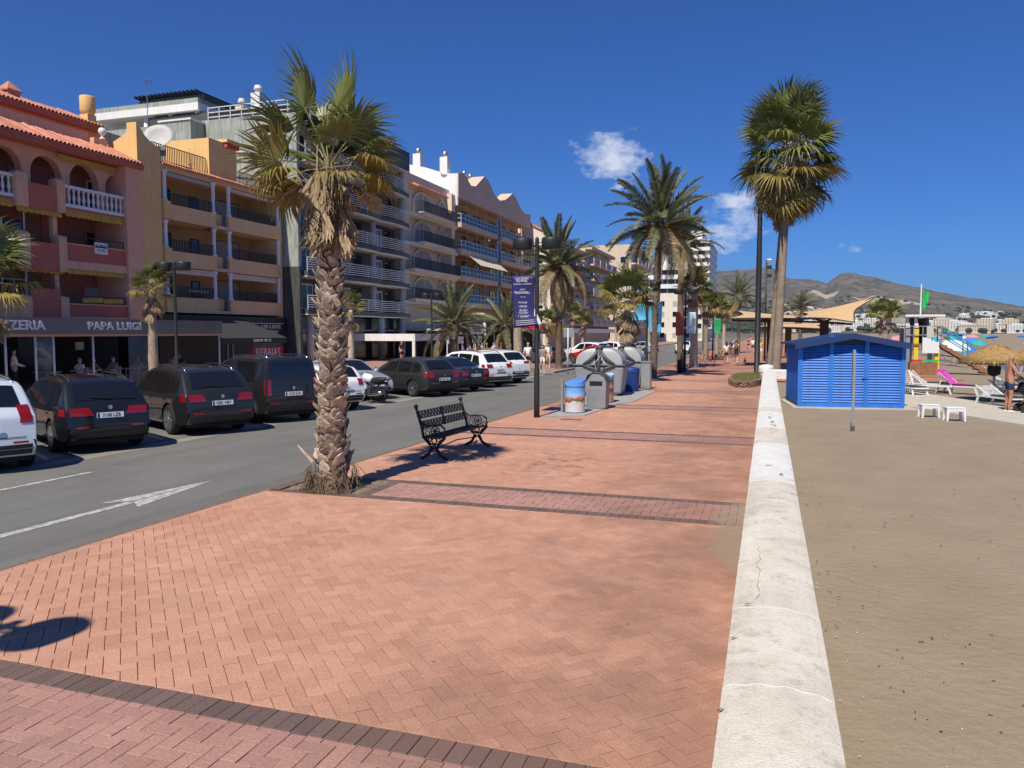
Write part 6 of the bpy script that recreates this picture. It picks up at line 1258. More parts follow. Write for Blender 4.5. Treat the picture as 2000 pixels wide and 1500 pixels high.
def container(lab,x,y,rz,s=1.):
    r=empty('refuse_container',(x,y,.02),lab,'container','large refuse containers',rz=rz); W,D,H=.95*s,.72*s,1.12*s
    b=MB().add([(-W*.86,-D*.84,.08),(W*.86,-D*.84,.08),(W*.86,D*.84,.08),(-W*.86,D*.84,.08),(-W,-D,H),(W,-D,H),(W,D,H),(-W,D,H)],[(3,2,1,0),(4,5,6,7),(0,1,5,4),(1,2,6,5),(2,3,7,6),(3,0,4,7)]); b.build('body',M['bin_grey'],r,bevel=.08,world=False)
    MB().box(-W*1.03,W*1.03,-D*1.05,D*1.05,H,H+.07).build('rim',M['bin_dark'],r,bevel=.02,world=False)
    for sg in (-1,1):
        pts=[]
        for k in range(9): a=PI/2*k/8; pts.append((sg*(.14*s+(W*.92-.14*s)*math.cos(a)),H+.07+.60*s*math.sin(a)**.85))
        n=len(pts); b=MB()
        for k in range(n-1):
            (x0,z0),(x1,z1)=pts[k],pts[k+1]; d0=D*(1.0-.28*(k/n)**2); d1=D*(1.0-.28*((k+1)/n)**2); b.add([(x0,-d0,z0),(x0,d0,z0),(x1,d1,z1),(x1,-d1,z1)],[(0,1,2,3)]); b.add([(x0,-d0,z0),(x1,-d1,z1),(sg*.14*s,-d1*.98,z1),(sg*.14*s,-d0*.98,z0)],[(0,1,2,3)]); b.add([(x0,d0,z0),(x1,d1,z1),(sg*.14*s,d1*.98,z1),(sg*.14*s,d0*.98,z0)],[(0,1,2,3)])
        b.build('lid',M['bin_lid'],r,True,world=False).data.set_sharp_from_angle(angle=R(40))
    # dark yoke with lifting bar on the front and back
    for yy in (-D-.02,D+.02):
        b=MB()
        for sg in (-1,1): b.tube([(sg*W*.62,yy,H+.05),(sg*W*.30,yy,H+.26),(0,yy*.97,H+.62*s)],[.05,.075,.06],6); b.tube([(sg*W*.62,yy,H+.02),(sg*W*.2,yy,H-.1),(sg*.08,yy,H-.38)],[.05,.06,.05],6)
        b.tube([(0,yy,H-.4),(0,yy*.98,H+.6*s)],.07,6); b.build('yoke',M['bin_dark'],r,True,world=False)
        MB().tube([(-.05,yy*1.06,H-.3),(-.14,yy*1.06,H+.1),(.12,yy*1.04,H+.45)],.02,5).build('lift_bar',M['galv'],r,True,world=False)
    MB().tube([(0,-D*.7,H+.68*s),(0,D*.7,H+.68*s)],.09,8).build('hinge',M['bin_dark'],r,True,world=False)
    for xx in (-W*.6,W*.6): MB().box(xx-.1,xx+.1,-D*.8,D*.8,0,.085).build('skid',M['bin_dark'],r,world=False)
container('nearest large grey refuse container with domed lids',-6.0,28.9,R(3)); container('large grey refuse container behind the nearest one, beside the blue bin',-5.95,33.2,R(2),.98)
r=empty('blue_bin',(-5.25,31.0,.02),'round blue paper bin between the refuse containers','bin'); MB().lathe([(.30,0),(.34,.05),(.37,.85),(.38,.9),(.33,.95),(.05,1.0)],(0,0,0),20).build('body',M['bin_blue'],r,True,world=False); MB().tube([(.38*math.cos(a),.38*math.sin(a),.8) for a in np.linspace(0,2*PI,21)],.015,5).build('hoop',M['bin_dark'],r,True,world=False)
r=empty('service_cabinet',(-4.85,32.6,.02),'slim grey metal cabinet at the end of the bin row','cabinet'); MB().box(-.2,.2,-.22,.22,0,1.12).build('body',M['galv'],r,bevel=.02,world=False); MB().box(-.17,.17,-.228,-.22,.1,1.0).build('door',M['bin_grey'],r,world=False); MB().box(-.23,.23,-.25,.25,1.12,1.16).build('cap',M['bin_grey'],r,world=False)
for x,y,lab in ((-5.95,41.8,'dark bollard left of the tall date palm foot'),(-4.9,46.2,'dark bollard at the foot of the orange-bannered lamp post'),(-6.6,47.6,'green bollard at the kerb before the shorter date palm')):
    r=empty('bollard',(x,y,0),lab,'bollard','dark bollards'); MB().lathe([(.16,0),(.16,.6),(.17,.62),(.17,.72),(.12,.78),(.02,.8)],(0,0,0),14).build('body',M['lamp_black'],r,True,world=False); MB().tube([(.165*math.cos(a),.165*math.sin(a),.6) for a in np.linspace(0,2*PI,17)],.015,5).build('collar',M['bin_dark'],r,True,world=False)
r=empty('manhole_cover',(-5.1,20.5,.004),'small dark rectangular drain cover in the paving near the lamp post','drain cover'); MB().box(-.28,.28,-.12,.12,-.02,.004).build('frame',M['bin_dark'],r,world=False); MB().box(-.24,.24,-.09,.09,.004,.009).build('lid',M['joint'],r,world=False)
# raised planter of stacked flat stones with grass
mat('flat_stone',(.27,.155,.11),.9,var=.25,vs=5,island=.3); mat('grass',(.13,.13,.045),.9,var=.35,vs=9)
def planter():
    r=empty('stone_planter',(-.95,38.2,0),'low round planter of stacked flat stones with dry grass before the mast','planter'); q=random.Random(2); me=[]
    for s in range(3):
        b=MB(); b.box(-.2-.03*s,.2,-.09,.09,0,.05); me.append(b.mesh('stone',M['flat_stone']))
    for c in range(5):
        n=34
        for k in range(n):
            a=2*PI*(k+.5*(c%2))/n+q.gauss(0,.02); x=.70*math.cos(a); y=3.3*math.sin(a); o=place('stone',q.choice(me),r,(x,y,.0+c*.056),(q.gauss(0,.02),q.gauss(0,.02),math.atan2(3.3*math.cos(a),-.70*math.sin(a))),(1.35,1,1))
    MB().grid(lambda u,v:(.66*u**.5*math.cos(v*2*PI),3.2*u**.5*math.sin(v*2*PI),.25+.06*(1-u)),6,32).build('soil',M['earth'],r,True,world=False)
    b=MB()
    for k in range(2600):
        a=q.random()*6.283; s=q.random()**.5; x=.66*s*math.cos(a); y=3.2*s*math.sin(a); h=.05+.1*q.random(); d=q.random()*6.3; l=.03+.03*q.random(); b.add([(x-.008,y,.25),(x+.008,y,.25),(x+l*math.cos(d),y+l*math.sin(d),.28+h)],[(0,1,2)])
    b.build('grass',M['grass'],r,world=False)['kind']='stuff'
planter()
r=empty('round_seat',(-.05,41.2+2.2,0),'white rounded concrete seat end beside the tall palm foot','seat'); MB().lathe([(.34,0),(.38,.1),(.40,.5),(.36,.62),(.1,.68)],(0,0,0),18,sy=1.6).build('body',M['wall_white'],r,True,world=False); MB().lathe([(.41,.28),(.41,.32)],(0,0,0),18,sy=1.6).build('groove',M['wall_joint'],r,True,world=False)
# shade sails
mat('sail',(.60,.40,.21),.8,var=.06,vs=1.5); mat('sail_dark',(.10,.06,.04),.8); mat('wood_dark',(.075,.06,.05),.8,var=.2,vs=4)
def sail(lab,corners,sagk,cols):
    A,B,C,D=[Vector(c) for c in corners]; ctr=(A+B+C+D)/4; r=empty('shade_sail',(ctr.x,ctr.y,0),lab,'shade sail','beige shade sails')
    def P(u,v):
        p=A.lerp(B,u).lerp(D.lerp(C,u),v); k=(math.sin(PI*u)*(abs(v-.5)*2)**2+math.sin(PI*v)*(abs(u-.5)*2)**2)*sagk; return p.lerp(ctr,min(.55,k))
    o=MB().grid(P,18,18).build('cloth',M['sail'],r,True); s=o.modifiers.new('t','SOLIDIFY'); s.thickness=.02
    for e in (lambda t:P(t,0),lambda t:P(1,t),lambda t:P(t,1),lambda t:P(0,t)): MB().tube([e(k/16) for k in range(17)],.045,6).build('hem',M['sail_dark'],r,True)
    for (x,y,z) in cols:
        MB().box(x-.28,x+.28,y-.22,y+.22,0,z).build('column',M['wood_dark'],r)
        for c in (A,B,C,D): MB().bar((x,y,z-.1),(c.x*.92+x*.08,c.y*.92+y*.08,c.z-.12),.1,.14).build('rafter',M['wood_dark'],r)
sail('left beige shade sail with its pointed corner over the promenade',[(-2.6,55,3.35),(-2.3,61,4.05),(2.6,63,3.6),(2.4,54.5,3.25)],.28,[(.2,57.8,3.3)])
sail('right beige shade sail rising to a peak above the blue hut',[(1.6,55,3.25),(2.4,62.5,3.9),(7.3,60,4.95),(5.3,54.5,3.05)],.30,[(3.7,57.6,3.2)])
sail('small farther beige shade sail beneath the big ones',[(-1.4,74,2.9),(-.8,79,3.2),(5.4,79,3.3),(5,73.5,2.7)],.28,[(1.8,76.5,2.9)])
# ---------------- beach things ----------------
mat('hut_blue',(.03,.19,.66),.5,var=.16,vs=2.5,streak=.22); mat('hut_roof_and_shade',(.012,.035,.12),.5); mat('plastic_white',(.72,.72,.70),.4); mat('thatch',(.36,.225,.085),.95,var=.3,vs=9,bump=.03,bs=40); mat('towel_pink',(.55,.03,.36),.9,var=.12,vs=6); mat('teal',(.04,.26,.30),.5); mat('guard_yellow',(.72,.52,.02),.5); mat('deck_wood',(.26,.125,.06),.8,var=.25,vs=5); mat('flag_green',(.01,.42,.10),.7); mat('black_cloth',(.013,.013,.015),.85); mat('weathered',(.33,.30,.26),.8,var=.3,vs=6,streak=.2); mat('cushion_dark',(.04,.045,.04),.8)
def hut():
    r=empty('beach_hut',(.95,26.45,-.05),'bright blue louvred beach hut with low pitched roof','hut',rz=R(7)); W,D,E,Rg=3.22,2.7,2.13,2.34
    MB().box(-.15,W+.35,-.12,D+.1,-.1,.05).build('plinth',M['path_slab'],r,world=False)
    MB().box(.05,W-.05,.06,D,.05,E-.05).build('shell',M['hut_roof_and_shade'],r,world=False); MB().prism([(.05,E-.06),(W-.05,E-.06),(W/2,Rg-.06)],1,.06,D).build('gable',M['hut_roof_and_shade'],r,world=False)  # shell painted dark blue for the shade in the louvre gaps
    posts=[0,.94,2.0,W-.14]
    for x in posts: MB().box(x,x+.13,-.02,.07,.05,E+(.0 if x<.1 or x>3 else .22)).build('corner_post' if x<.1 or x>3 else 'mullion',M['hut_blue'],r,world=False)
    me={}
    for i in range(3):
        a=posts[i]+.13; c=posts[i+1]; w=c-a; b=MB(); b.add([(0,.035,-.004),(w,.035,-.004),(w,.0,-.008),(0,.0,-.008),(0,.035,.058),(w,.035,.058)],[(0,1,2,3),(3,2,5,4)]); m=b.mesh('louvre',M['hut_blue'])
        n=22
        for k in range(n): place('louvre',m,r,(a,-.0,.20+k*(E-.28)/n+.02))
        MB().box(a,c,.0,.05,.05,.19).build('bottom_rail',M['hut_blue'],r,world=False)
        if i==1: MB().box(c-.05,c+.12,-.05,-.02,.98,1.05).build('bolt',M['hut_blue'],r,world=False)
    # left side louvres
    b=MB(); b.add([(.05,0,0),(.05,D-.2,0),(.0,D-.2,-.012),(.0,0,-.012),(.05,0,.07),(.05,D-.2,.07)],[(0,1,2,3),(3,2,5,4)]); m=b.mesh('louvre',M['hut_blue'])
    for k in range(22): place('louvre',m,r,(-.0,.12,.20+k*(E-.28)/22))
    for s in (0,1):
        x0=-.16 if s==0 else W+.08; z0=E-.08; z1=Rg+.02
        MB().add([(x0,-.30,z0),(W/2,-.30,z1),(W/2,D+.2,z1),(x0,D+.2,z0),(x0,-.30,z0+.05),(W/2,-.30,z1+.05),(W/2,D+.2,z1+.05),(x0,D+.2,z0+.05)],[(3,2,1,0),(4,5,6,7),(0,1,5,4),(2,3,7,6),(3,0,4,7),(1,2,6,5)]).build('roof_panel',M['hut_roof_and_shade'],r,world=False)
        MB().add([(x0,-.31,z0-.14),(W/2,-.31,z1-.12),(W/2,-.28,z1-.12),(x0,-.28,z0-.14),(x0,-.31,z0+.06),(W/2,-.31,z1+.06),(W/2,-.28,z1+.06),(x0,-.28,z0+.06)],[(3,2,1,0),(4,5,6,7),(0,1,5,4),(1,2,6,5),(2,3,7,6),(3,0,4,7)]).build('barge_board',M['hut_roof_and_shade'],r,world=False)
hut()
r=empty('sign_board',(2.04,20.66,-.06),'weathered grey sign board on a post standing edge-on in the sand','sign'); r.rotation_euler=(0,0,R(87)); MB().box(-.04,.04,-.03,.03,0,2.0).build('post',M['galv'],r,world=False); MB().add([(.04,-.025,.72),(.5,-.025,.95),(.5,-.025,1.9),(.04,-.025,2.03),(.04,.03,.72),(.5,.03,.95),(.5,.03,1.9),(.04,.03,2.03)],[(0,1,2,3),(7,6,5,4),(0,4,5,1),(1,5,6,2),(2,6,7,3),(3,7,4,0)]).build('board',M['weathered'],r,world=False); MB().box(-.05,.05,-.05,.05,-.02,.14).build('foot_sleeve',M['bin_dark'],r,world=False)
def stool(lab,x,y,rz):
    r=empty('plastic_stool',(x,y,-.05),lab,'stool','white plastic stools',rz=rz); MB().box(-.24,.24,-.17,.17,.34,.385).build('seat',M['plastic_white'],r,bevel=.02,world=False)
    for sx in (-1,1):
        for sy in (-1,1): MB().add([(sx*.17,sy*.10,.35),(sx*.235,sy*.10,.35),(sx*.235,sy*.165,.35),(sx*.17,sy*.165,.35),(sx*.20,sy*.12,0),(sx*.25,sy*.12,0),(sx*.25,sy*.175,0),(sx*.20,sy*.175,0)],[(0,1,2,3),(7,6,5,4),(0,4,5,1),(1,5,6,2),(2,6,7,3),(3,7,4,0)]).build('leg',M['plastic_white'],r,world=False)
    MB().box(-.2,.2,-.16,-.14,.27,.345).box(-.2,.2,.14,.16,.27,.345).box(-.225,-.205,-.14,.14,.27,.345).box(.205,.225,-.14,.14,.27,.345).build('apron',M['plastic_white'],r,world=False)
stool('left white plastic stool on the sand beside the hut path',4.45,24.75,R(12)); stool('right white plastic stool, nearer to the viewer than the other',4.95,24.0,R(8))
def lounger(lab,x,y,rz,back=35,towel=None,cush=True):
    r=empty('sun_lounger',(x,y,-.05),lab,'sun lounger','white plastic sun loungers',rz=rz); m=M['plastic_white']; z=.34
    MB().box(-.6,1.0,-.30,-.26,z-.05,z).box(-.6,1.0,.26,.30,z-.05,z).box(.96,1.0,-.26,.26,z-.05,z).box(-.6,-.56,-.26,.26,z-.05,z).build('frame',m,r,world=False)
    for xx,s in ((-.5,-1),(.85,1)):
        for sy in (-1,1): MB().bar((xx,sy*.27,z-.03),(xx+s*.12,sy*.29,0),.05,.06).build('leg',m,r,world=False)
    for k in range(11): MB().box(-.02+k*.09,.04+k*.09,-.26,.26,z-.02,z).build('slat',m,r,world=False)
    a=R(back); c,s=math.cos(a),math.sin(a); b=MB(); b.bar((0,-.27,z),(-.75*c,-.27,z+.75*s),.04).bar((0,.27,z),(-.75*c,.27,z+.75*s),.04); b.build('back_frame',m,r,world=False)
    for k in range(8): t=.06+k*.09; MB().bar((-t*c,-.26,z+t*s),(-t*c,.26,z+t*s),.06,.02).build('back_slat',m,r,world=False)
    MB().bar((-.5*c,.22,z+.5*s),(-.55,.22,z-.03),.03).bar((-.5*c,-.22,z+.5*s),(-.55,-.22,z-.03),.03).build('back_prop',m,r,world=False)
    if cush: MB().box(.02,.98,-.25,.25,z+.004,z+.05).build('cushion',M['cushion_dark'],r,bevel=.02,world=False)
    if towel:
        t=empty('towel',(x,y,-.05),'bright pink towel draped over a sun lounger backrest','towel',rz=rz); b=MB(); P=[(.30,.02),(.05,.012)]
        def fn(u,v):
            d=-.35+1.2*v; w=-.32+.64*u
            if d<0: return (-d+.0,w,z+.065+.01*math.sin(u*9))
            return (-d*c-.02*s*1.6,w*(1+.08*v),z+d*s+.05+.012*math.sin(u*11+v*4))
        b.grid(fn,10,14).build('cloth',M[towel],t,True,world=False)
    return r
lounger('sun lounger with blue-grey towel tucked against the hut wall',5.25,33.6,R(-70),55); lounger('empty slatted sun lounger with tall backrest next to the hut',6.05,34.6,R(-18),48,cush=False); lounger('sun lounger behind the empty slatted one',6.35,35.9,R(-15),30); lounger('sun lounger under the bright pink towel',7.15,34.6,R(-38),42,'towel_pink'); lounger('sun lounger in the shade of the thatched parasol',8.3,31.9,R(-60),30); lounger('sun lounger beside the standing man in trunks',7.25,29.2,R(-68),25); lounger('farther sun lounger between the parasol and the pink towel',9.2,35.2,R(-20),32)
def parasol(lab,x,y,rad=1.15,H=1.95,n=620,seed=1,bag=False):
    r=empty('thatched_parasol',(x,y,-.06),lab,'parasol','thatched parasols'); MB().tube([(0,0,0),(0,0,H+.1)],.045,8).build('pole',M['weathered'],r,True,world=False)
    MB().lathe([(rad,0),(rad*.72,.28),(rad*.42,.47),(rad*.2,.58),(.05,.66),(.04,.62),(rad*.42,.40),(rad,-.06)],(0,0,H-.55),22).build('thatch_cone',M['thatch'],r,True,world=False)
    q=random.Random(seed); b=MB()
    for k in range(n):
        a=q.random()*6.283; t=q.random()**.6; rr=rad*(.15+.87*t); z=H-.55+.66*(1-t)**1.15+.01; l=.16+.14*q.random(); c,s=math.cos(a+q.gauss(0,.06)),math.sin(a+q.gauss(0,.06)); b.add([(rr*c-.012*s,rr*s+.012*c,z+.03),(rr*c+.012*s,rr*s-.012*c,z+.03),((rr+l)*c,(rr+l)*s,z-l*.55-.03*q.random())],[(0,1,2)])
    b.build('straw',M['thatch'],r,world=False)['kind']='stuff'
    for k in range(6): a=k*PI/3; MB().bar((0,0,H-.35),(rad*.9*math.cos(a),rad*.9*math.sin(a),H-.56),.03).build('rib',M['weathered'],r,world=False)
parasol('nearer thatched parasol with a black bag hung on its pole',7.6,31.0); parasol('thatched parasol cut by the right picture edge',9.0,30.9,1.2,2.0,620,2)
r=empty('hanging_bag',(7.56,30.9,.85),'black bag hanging from the thatched parasol pole','bag'); MB().lathe([(.05,0),(.2,.08),(.22,.3),(.15,.5),(.06,.62)],(0,0,0),12,sy=.6).build('body',M['black_cloth'],r,True,world=False); MB().tube([(-.05,0,.58),(0,0,.78),(.05,0,.58)],.015,5).build('strap',M['black_cloth'],r,world=False)
for i,(x,y) in enumerate(((27,120),(30,135),(33,150),(31,128),(36,160),(25.5,118))): parasol('distant thatched parasol in the row near the water, %s from the left'%('first','second','third','fourth','fifth','sixth')[i],x-7,y,1.5,2.3,160,10+i)
def guard_tower():
    r=empty('lifeguard_tower',(8.6,51,-.05),'lifeguard tower with white roof, yellow legs and teal stair rail','lifeguard tower'); X0,X1,Y0,Y1=7.75,9.3,50,52.0; z=1.75
    for x in (X0,X0+.45,X1): 
        for y in (Y0,Y1): MB().box(x-.12,x+.12,y-.12,y+.12,-.05,z+.9 if x<X1 else z).build('leg',M['guard_yellow' if y==Y0 and x!=X0 else 'galv'],r)
    for x in (X0,X0+.45): MB().add([(x-.12,Y0-.1,z+.9),(x+.12,Y0-.1,z+.9),(x-.02,Y0-.1,z+1.6),(x-.12,Y0-.1,z+1.6),(x-.12,Y0+.1,z+.9),(x+.12,Y0+.1,z+.9),(x-.02,Y0+.1,z+1.6),(x-.12,Y0+.1,z+1.6)],[(0,1,2,3),(7,6,5,4),(0,4,5,1),(1,5,6,2),(2,6,7,3),(3,7,4,0)]).build('roof_strut',M['plastic_white'],r)
    MB().box(X0-.2,X1+.2,Y0-.2,Y1+.2,z-.12,z).build('deck',M['deck_wood'],r); MB().box(X0-.2,X1+.3,Y0-.4,Y1+.4,z+1.55,z+1.67).build('roof',M['plastic_white'],r); MB().box(X0-.9,X0-.2,Y0-.3,Y1+.3,z+1.2,z+1.5).build('roof_wing',M['slate_pale'],r); MB().box(X0+.3,X1-.2,Y1-.1,Y1,z,z+1.5).build('cabin',M['slate'],r); MB().box(X1-.6,X1-.45,Y0,Y1,z,z+1.5).build('cabin_post',M['bin_dark'],r)
    MB().box(X0+.75,X0+1.15,Y0-.28,Y0-.22,z-.55,z+.35).box(X0+1.15,X0+1.6,Y0-.28,Y0-.22,z-.55,z+.1).build('notice_board',M['plastic_white'],r); MB().box(X0+.95,X0+1.3,Y0-.3,Y0-.2,z+.35,z+1.0).build('post_board',M['greywhite'],r)
    b=MB()
    for h in (.5,1.0): b.bar((X0-.2,Y0-.2,z+h),(X1+.2,Y0-.2,z+h),.05); b.bar((X1+.2,Y1+.2,z+h),(X0-.2,Y1+.2,z+h),.05)
    for k in range(5): b.bar((X0-.2+k*.48,Y0-.2,z),(X0-.2+k*.48,Y0-.2,z+1.0),.05)
    b.bar((X1+.2,Y0-.2,z+1.0),(X1+.2,Y1+.2,z+1.0),.05).bar((X0-.2,Y0-.2,z+1.0),(X0-.2,Y1+.2,z+1.0),.05); b.build('deck_rail',M['galv'],r); 
    for k in range(9): t=k/9; MB().box(X1+.2+t*2.4,X1+.55+t*2.4,Y0,Y0+1.0,z-.15-t*1.75,z-.09-t*1.75).build('stair_tread',M['deck_wood'],r)
    for y in (Y0-.05,Y0+1.05):
        MB().bar((X1+.2,y,z-.1),(X1+2.9,y,-.05),.06,.2).build('stringer',M['deck_wood'],r); b=MB()
        for h in (.55,1.0): b.bar((X1+.2,y,z+h),(X1+2.9,y,h-.05),.06)
        for t in (0,.5,1): b.bar((X1+.2+2.7*t,y,(z-.1)*(1-t)-.05*t),(X1+.2+2.7*t,y,(z)*(1-t)+1.0),.06)
        b.build('stair_rail',M['teal'],r)
    MB().tube([(X0+.7,Y0+.4,z+1.6),(X0+.7,Y0+.4,z+3.45)],.04,8).build('flag_pole',M['plastic_white'],r)
    def fl(u,v): return (X0+.7+.05+.32*u*(1-.3*v)+.08*math.sin(u*7+v*3),Y0+.4+.08*math.sin(u*9),z+3.1-1.05*v-.12*u*(1-v))
    MB().grid(fl,8,10).build('flag',M['flag_green'],r,True)
guard_tower()
def wood_box():
    r=empty('slatted_bin_box',(8.3,48.3,-.05),'brown slatted wooden bin box with small red and green signs','bin'); 
    for k in range(13): MB().box(-.70+k*.108,-.61+k*.108,-.35,-.32,.02,.78).build('slat',M['deck_wood'],r,world=False)
    MB().box(-.7,.7,-.315,.35,.02,.76).build('box',M['deck_wood'],r,world=False); MB().box(-.6,-.1,-.36,-.33,.80,.92).build('red_sign',M['sign_red'],r,world=False); MB().box(.0,.72,-.36,-.33,.80,.92).build('green_sign',M['flag_green'],r,world=False); MB().box(-.55,-.5,-.345,-.33,.7,.8).box(.3,.35,-.345,-.33,.7,.8).build('sign_leg',M['galv'],r,world=False)
wood_box()
r=empty('blue_kiosk',(29.5,150,-.2),'blue beach kiosk box near the distant water','kiosk'); MB().box(-2,2,-1.2,1.2,0,2.2).build('body',M['hut_blue'],r,world=False); MB().box(-2.2,2.2,-1.4,1.4,2.2,2.4).build('roof',M['hut_blue'],r,world=False); MB().box(2.0,2.5,-1.2,1.2,0,2.0).build('annex',M['plastic_white'],r,world=False)
mat('um_yellow',(.7,.55,.05),.8); mat('um_blue',(.05,.2,.6),.8); mat('um_teal',(.02,.35,.4),.8); mat('um_white',(.7,.75,.78),.8); mat('um_pink',(.6,.25,.3),.8)
def umbrella(lab,x,y,m,tilt=0):
    r=empty('beach_umbrella',(x,y,sand_z(x,y)-.05),lab,'umbrella','beach umbrellas'); r.rotation_euler=(tilt,tilt*.5,0); MB().tube([(0,0,0),(0,0,2.0)],.025,6).build('pole',M['plastic_white'],r,world=False); MB().lathe([(1.05,0),(.8,.2),(.45,.38),(.02,.48)],(0,0,1.6),10).build('canopy',M[m],r,world=False)
for i,(x,y,m,t,l) in enumerate(((14.2,69,'um_blue',.35,'tilted white and blue umbrella beside the stair foot'),(13.2,66,'um_white',.3,'pale umbrella just left of the tilted blue one'),(10.2,62,'um_teal',0,'teal umbrella seen under the lifeguard deck'),(20.5,105,'um_yellow',0,'yellow umbrella on the far beach'),(17,98,'um_white',.1,'white umbrella left of the yellow one far off'),(22,118,'um_pink',0,'pink umbrella far along the beach'))): umbrella(l,x,y,m,t)
q=random.Random(77)
for k in range(40):
    y=62+130*q.random(); s_=min(shore(y),.52*y); x=s_-2-(s_*.5)*q.random(); c=q.choice((('um_blue','blue'),('um_yellow','yellow'),('um_white','white'),('um_teal','teal'),('um_pink','pink')))
    if x<13 and y<75: continue
    umbrella('%s umbrella in the crowd on the far beach'%c[1],x,y,c[0],q.gauss(0,.12))
# ---------------- people ----------------
mat('skin_tan',(.42,.20,.12),.55,var=.08,vs=9); mat('skin_fair',(.52,.30,.22),.55); mat('hair_dark',(.02,.014,.01),.7); mat('hair_grey',(.30,.28,.26),.8); mat('hair_fair',(.33,.22,.12),.8)
for n,c in dict(white=(.72,.72,.71),black=(.018,.018,.02),red=(.28,.03,.05),blue=(.03,.09,.38),grey=(.22,.23,.25),yellow=(.62,.42,.04),pink=(.55,.30,.30),brown=(.16,.09,.04),navy=(.02,.03,.09),cream=(.62,.55,.44),olive=(.12,.11,.06)).items(): mat('cl_'+n,c,.85,var=.1,vs=8)
def skin_obj(name,chains,m,parent,sub=2,root_i=0):
    """chains: lists of (point,radius); points repeated between chains are merged"""
    vs=[];rd=[];ed=[];ix={}
    def idx(p,r):
        k=tuple(round(c,3) for c in p)
        if k not in ix: ix[k]=len(vs); vs.append(p); rd.append(r)
        return ix[k]
    for ch in chains:
        prev=None
        for p,r in ch:
            i=idx(p,r)
            if prev is not None and prev!=i: ed.append((prev,i))
            prev=i
    me=bpy.data.meshes.new(name); me.from_pydata(vs,ed,[]); me.materials.append(m); o=place(name,me,parent)
    o.modifiers.new('s','SKIN').use_smooth_shade=True
    if not me.skin_vertices: me.attributes
    sv=me.skin_vertices[0].data if me.skin_vertices else None
    if sv is None:
        import bmesh; bm=bmesh.new(); bm.from_mesh(me); bm.verts.layers.skin.verify(); bm.to_mesh(me); bm.free(); sv=me.skin_vertices[0].data
    for i,r in enumerate(rd): sv[i].radius=(r,r) if not isinstance(r,tuple) else r; sv[i].use_root=(i==root_i)
    md=o.modifiers.new('u','SUBSURF'); md.levels=sub; md.render_levels=sub; return o
POSE={'stand':dict(),'walk':dict(kneeL=(.14,.10,.50),ankL=(.22,.10,.10),kneeR=(.02,-.10,.49),ankR=(-.26,-.10,.16),elbL=(-.10,.23,1.12),wrL=(-.04,.24,.88),elbR=(.08,-.23,1.13),wrR=(.2,-.22,.93)),
 'sit':dict(pel=(0,0,.50),hipL=(.02,.10,.50),hipR=(.02,-.10,.50),kneeL=(.42,.12,.50),kneeR=(.42,-.12,.50),ankL=(.40,.12,.09),ankR=(.40,-.12,.09),elbL=(.10,.24,.74),wrL=(.32,.16,.72),elbR=(.10,-.24,.74),wrR=(.32,-.14,.74),dz=-.43),
 'push':dict(elbL=(.16,.24,1.16),wrL=(.40,.2,1.02),elbR=(.12,-.24,1.14),wrR=(.38,-.2,1.0)),'serve':dict(elbL=(.05,.24,1.14),wrL=(.28,.18,1.08),elbR=(.05,-.24,1.14),wrR=(.28,-.16,1.06))}
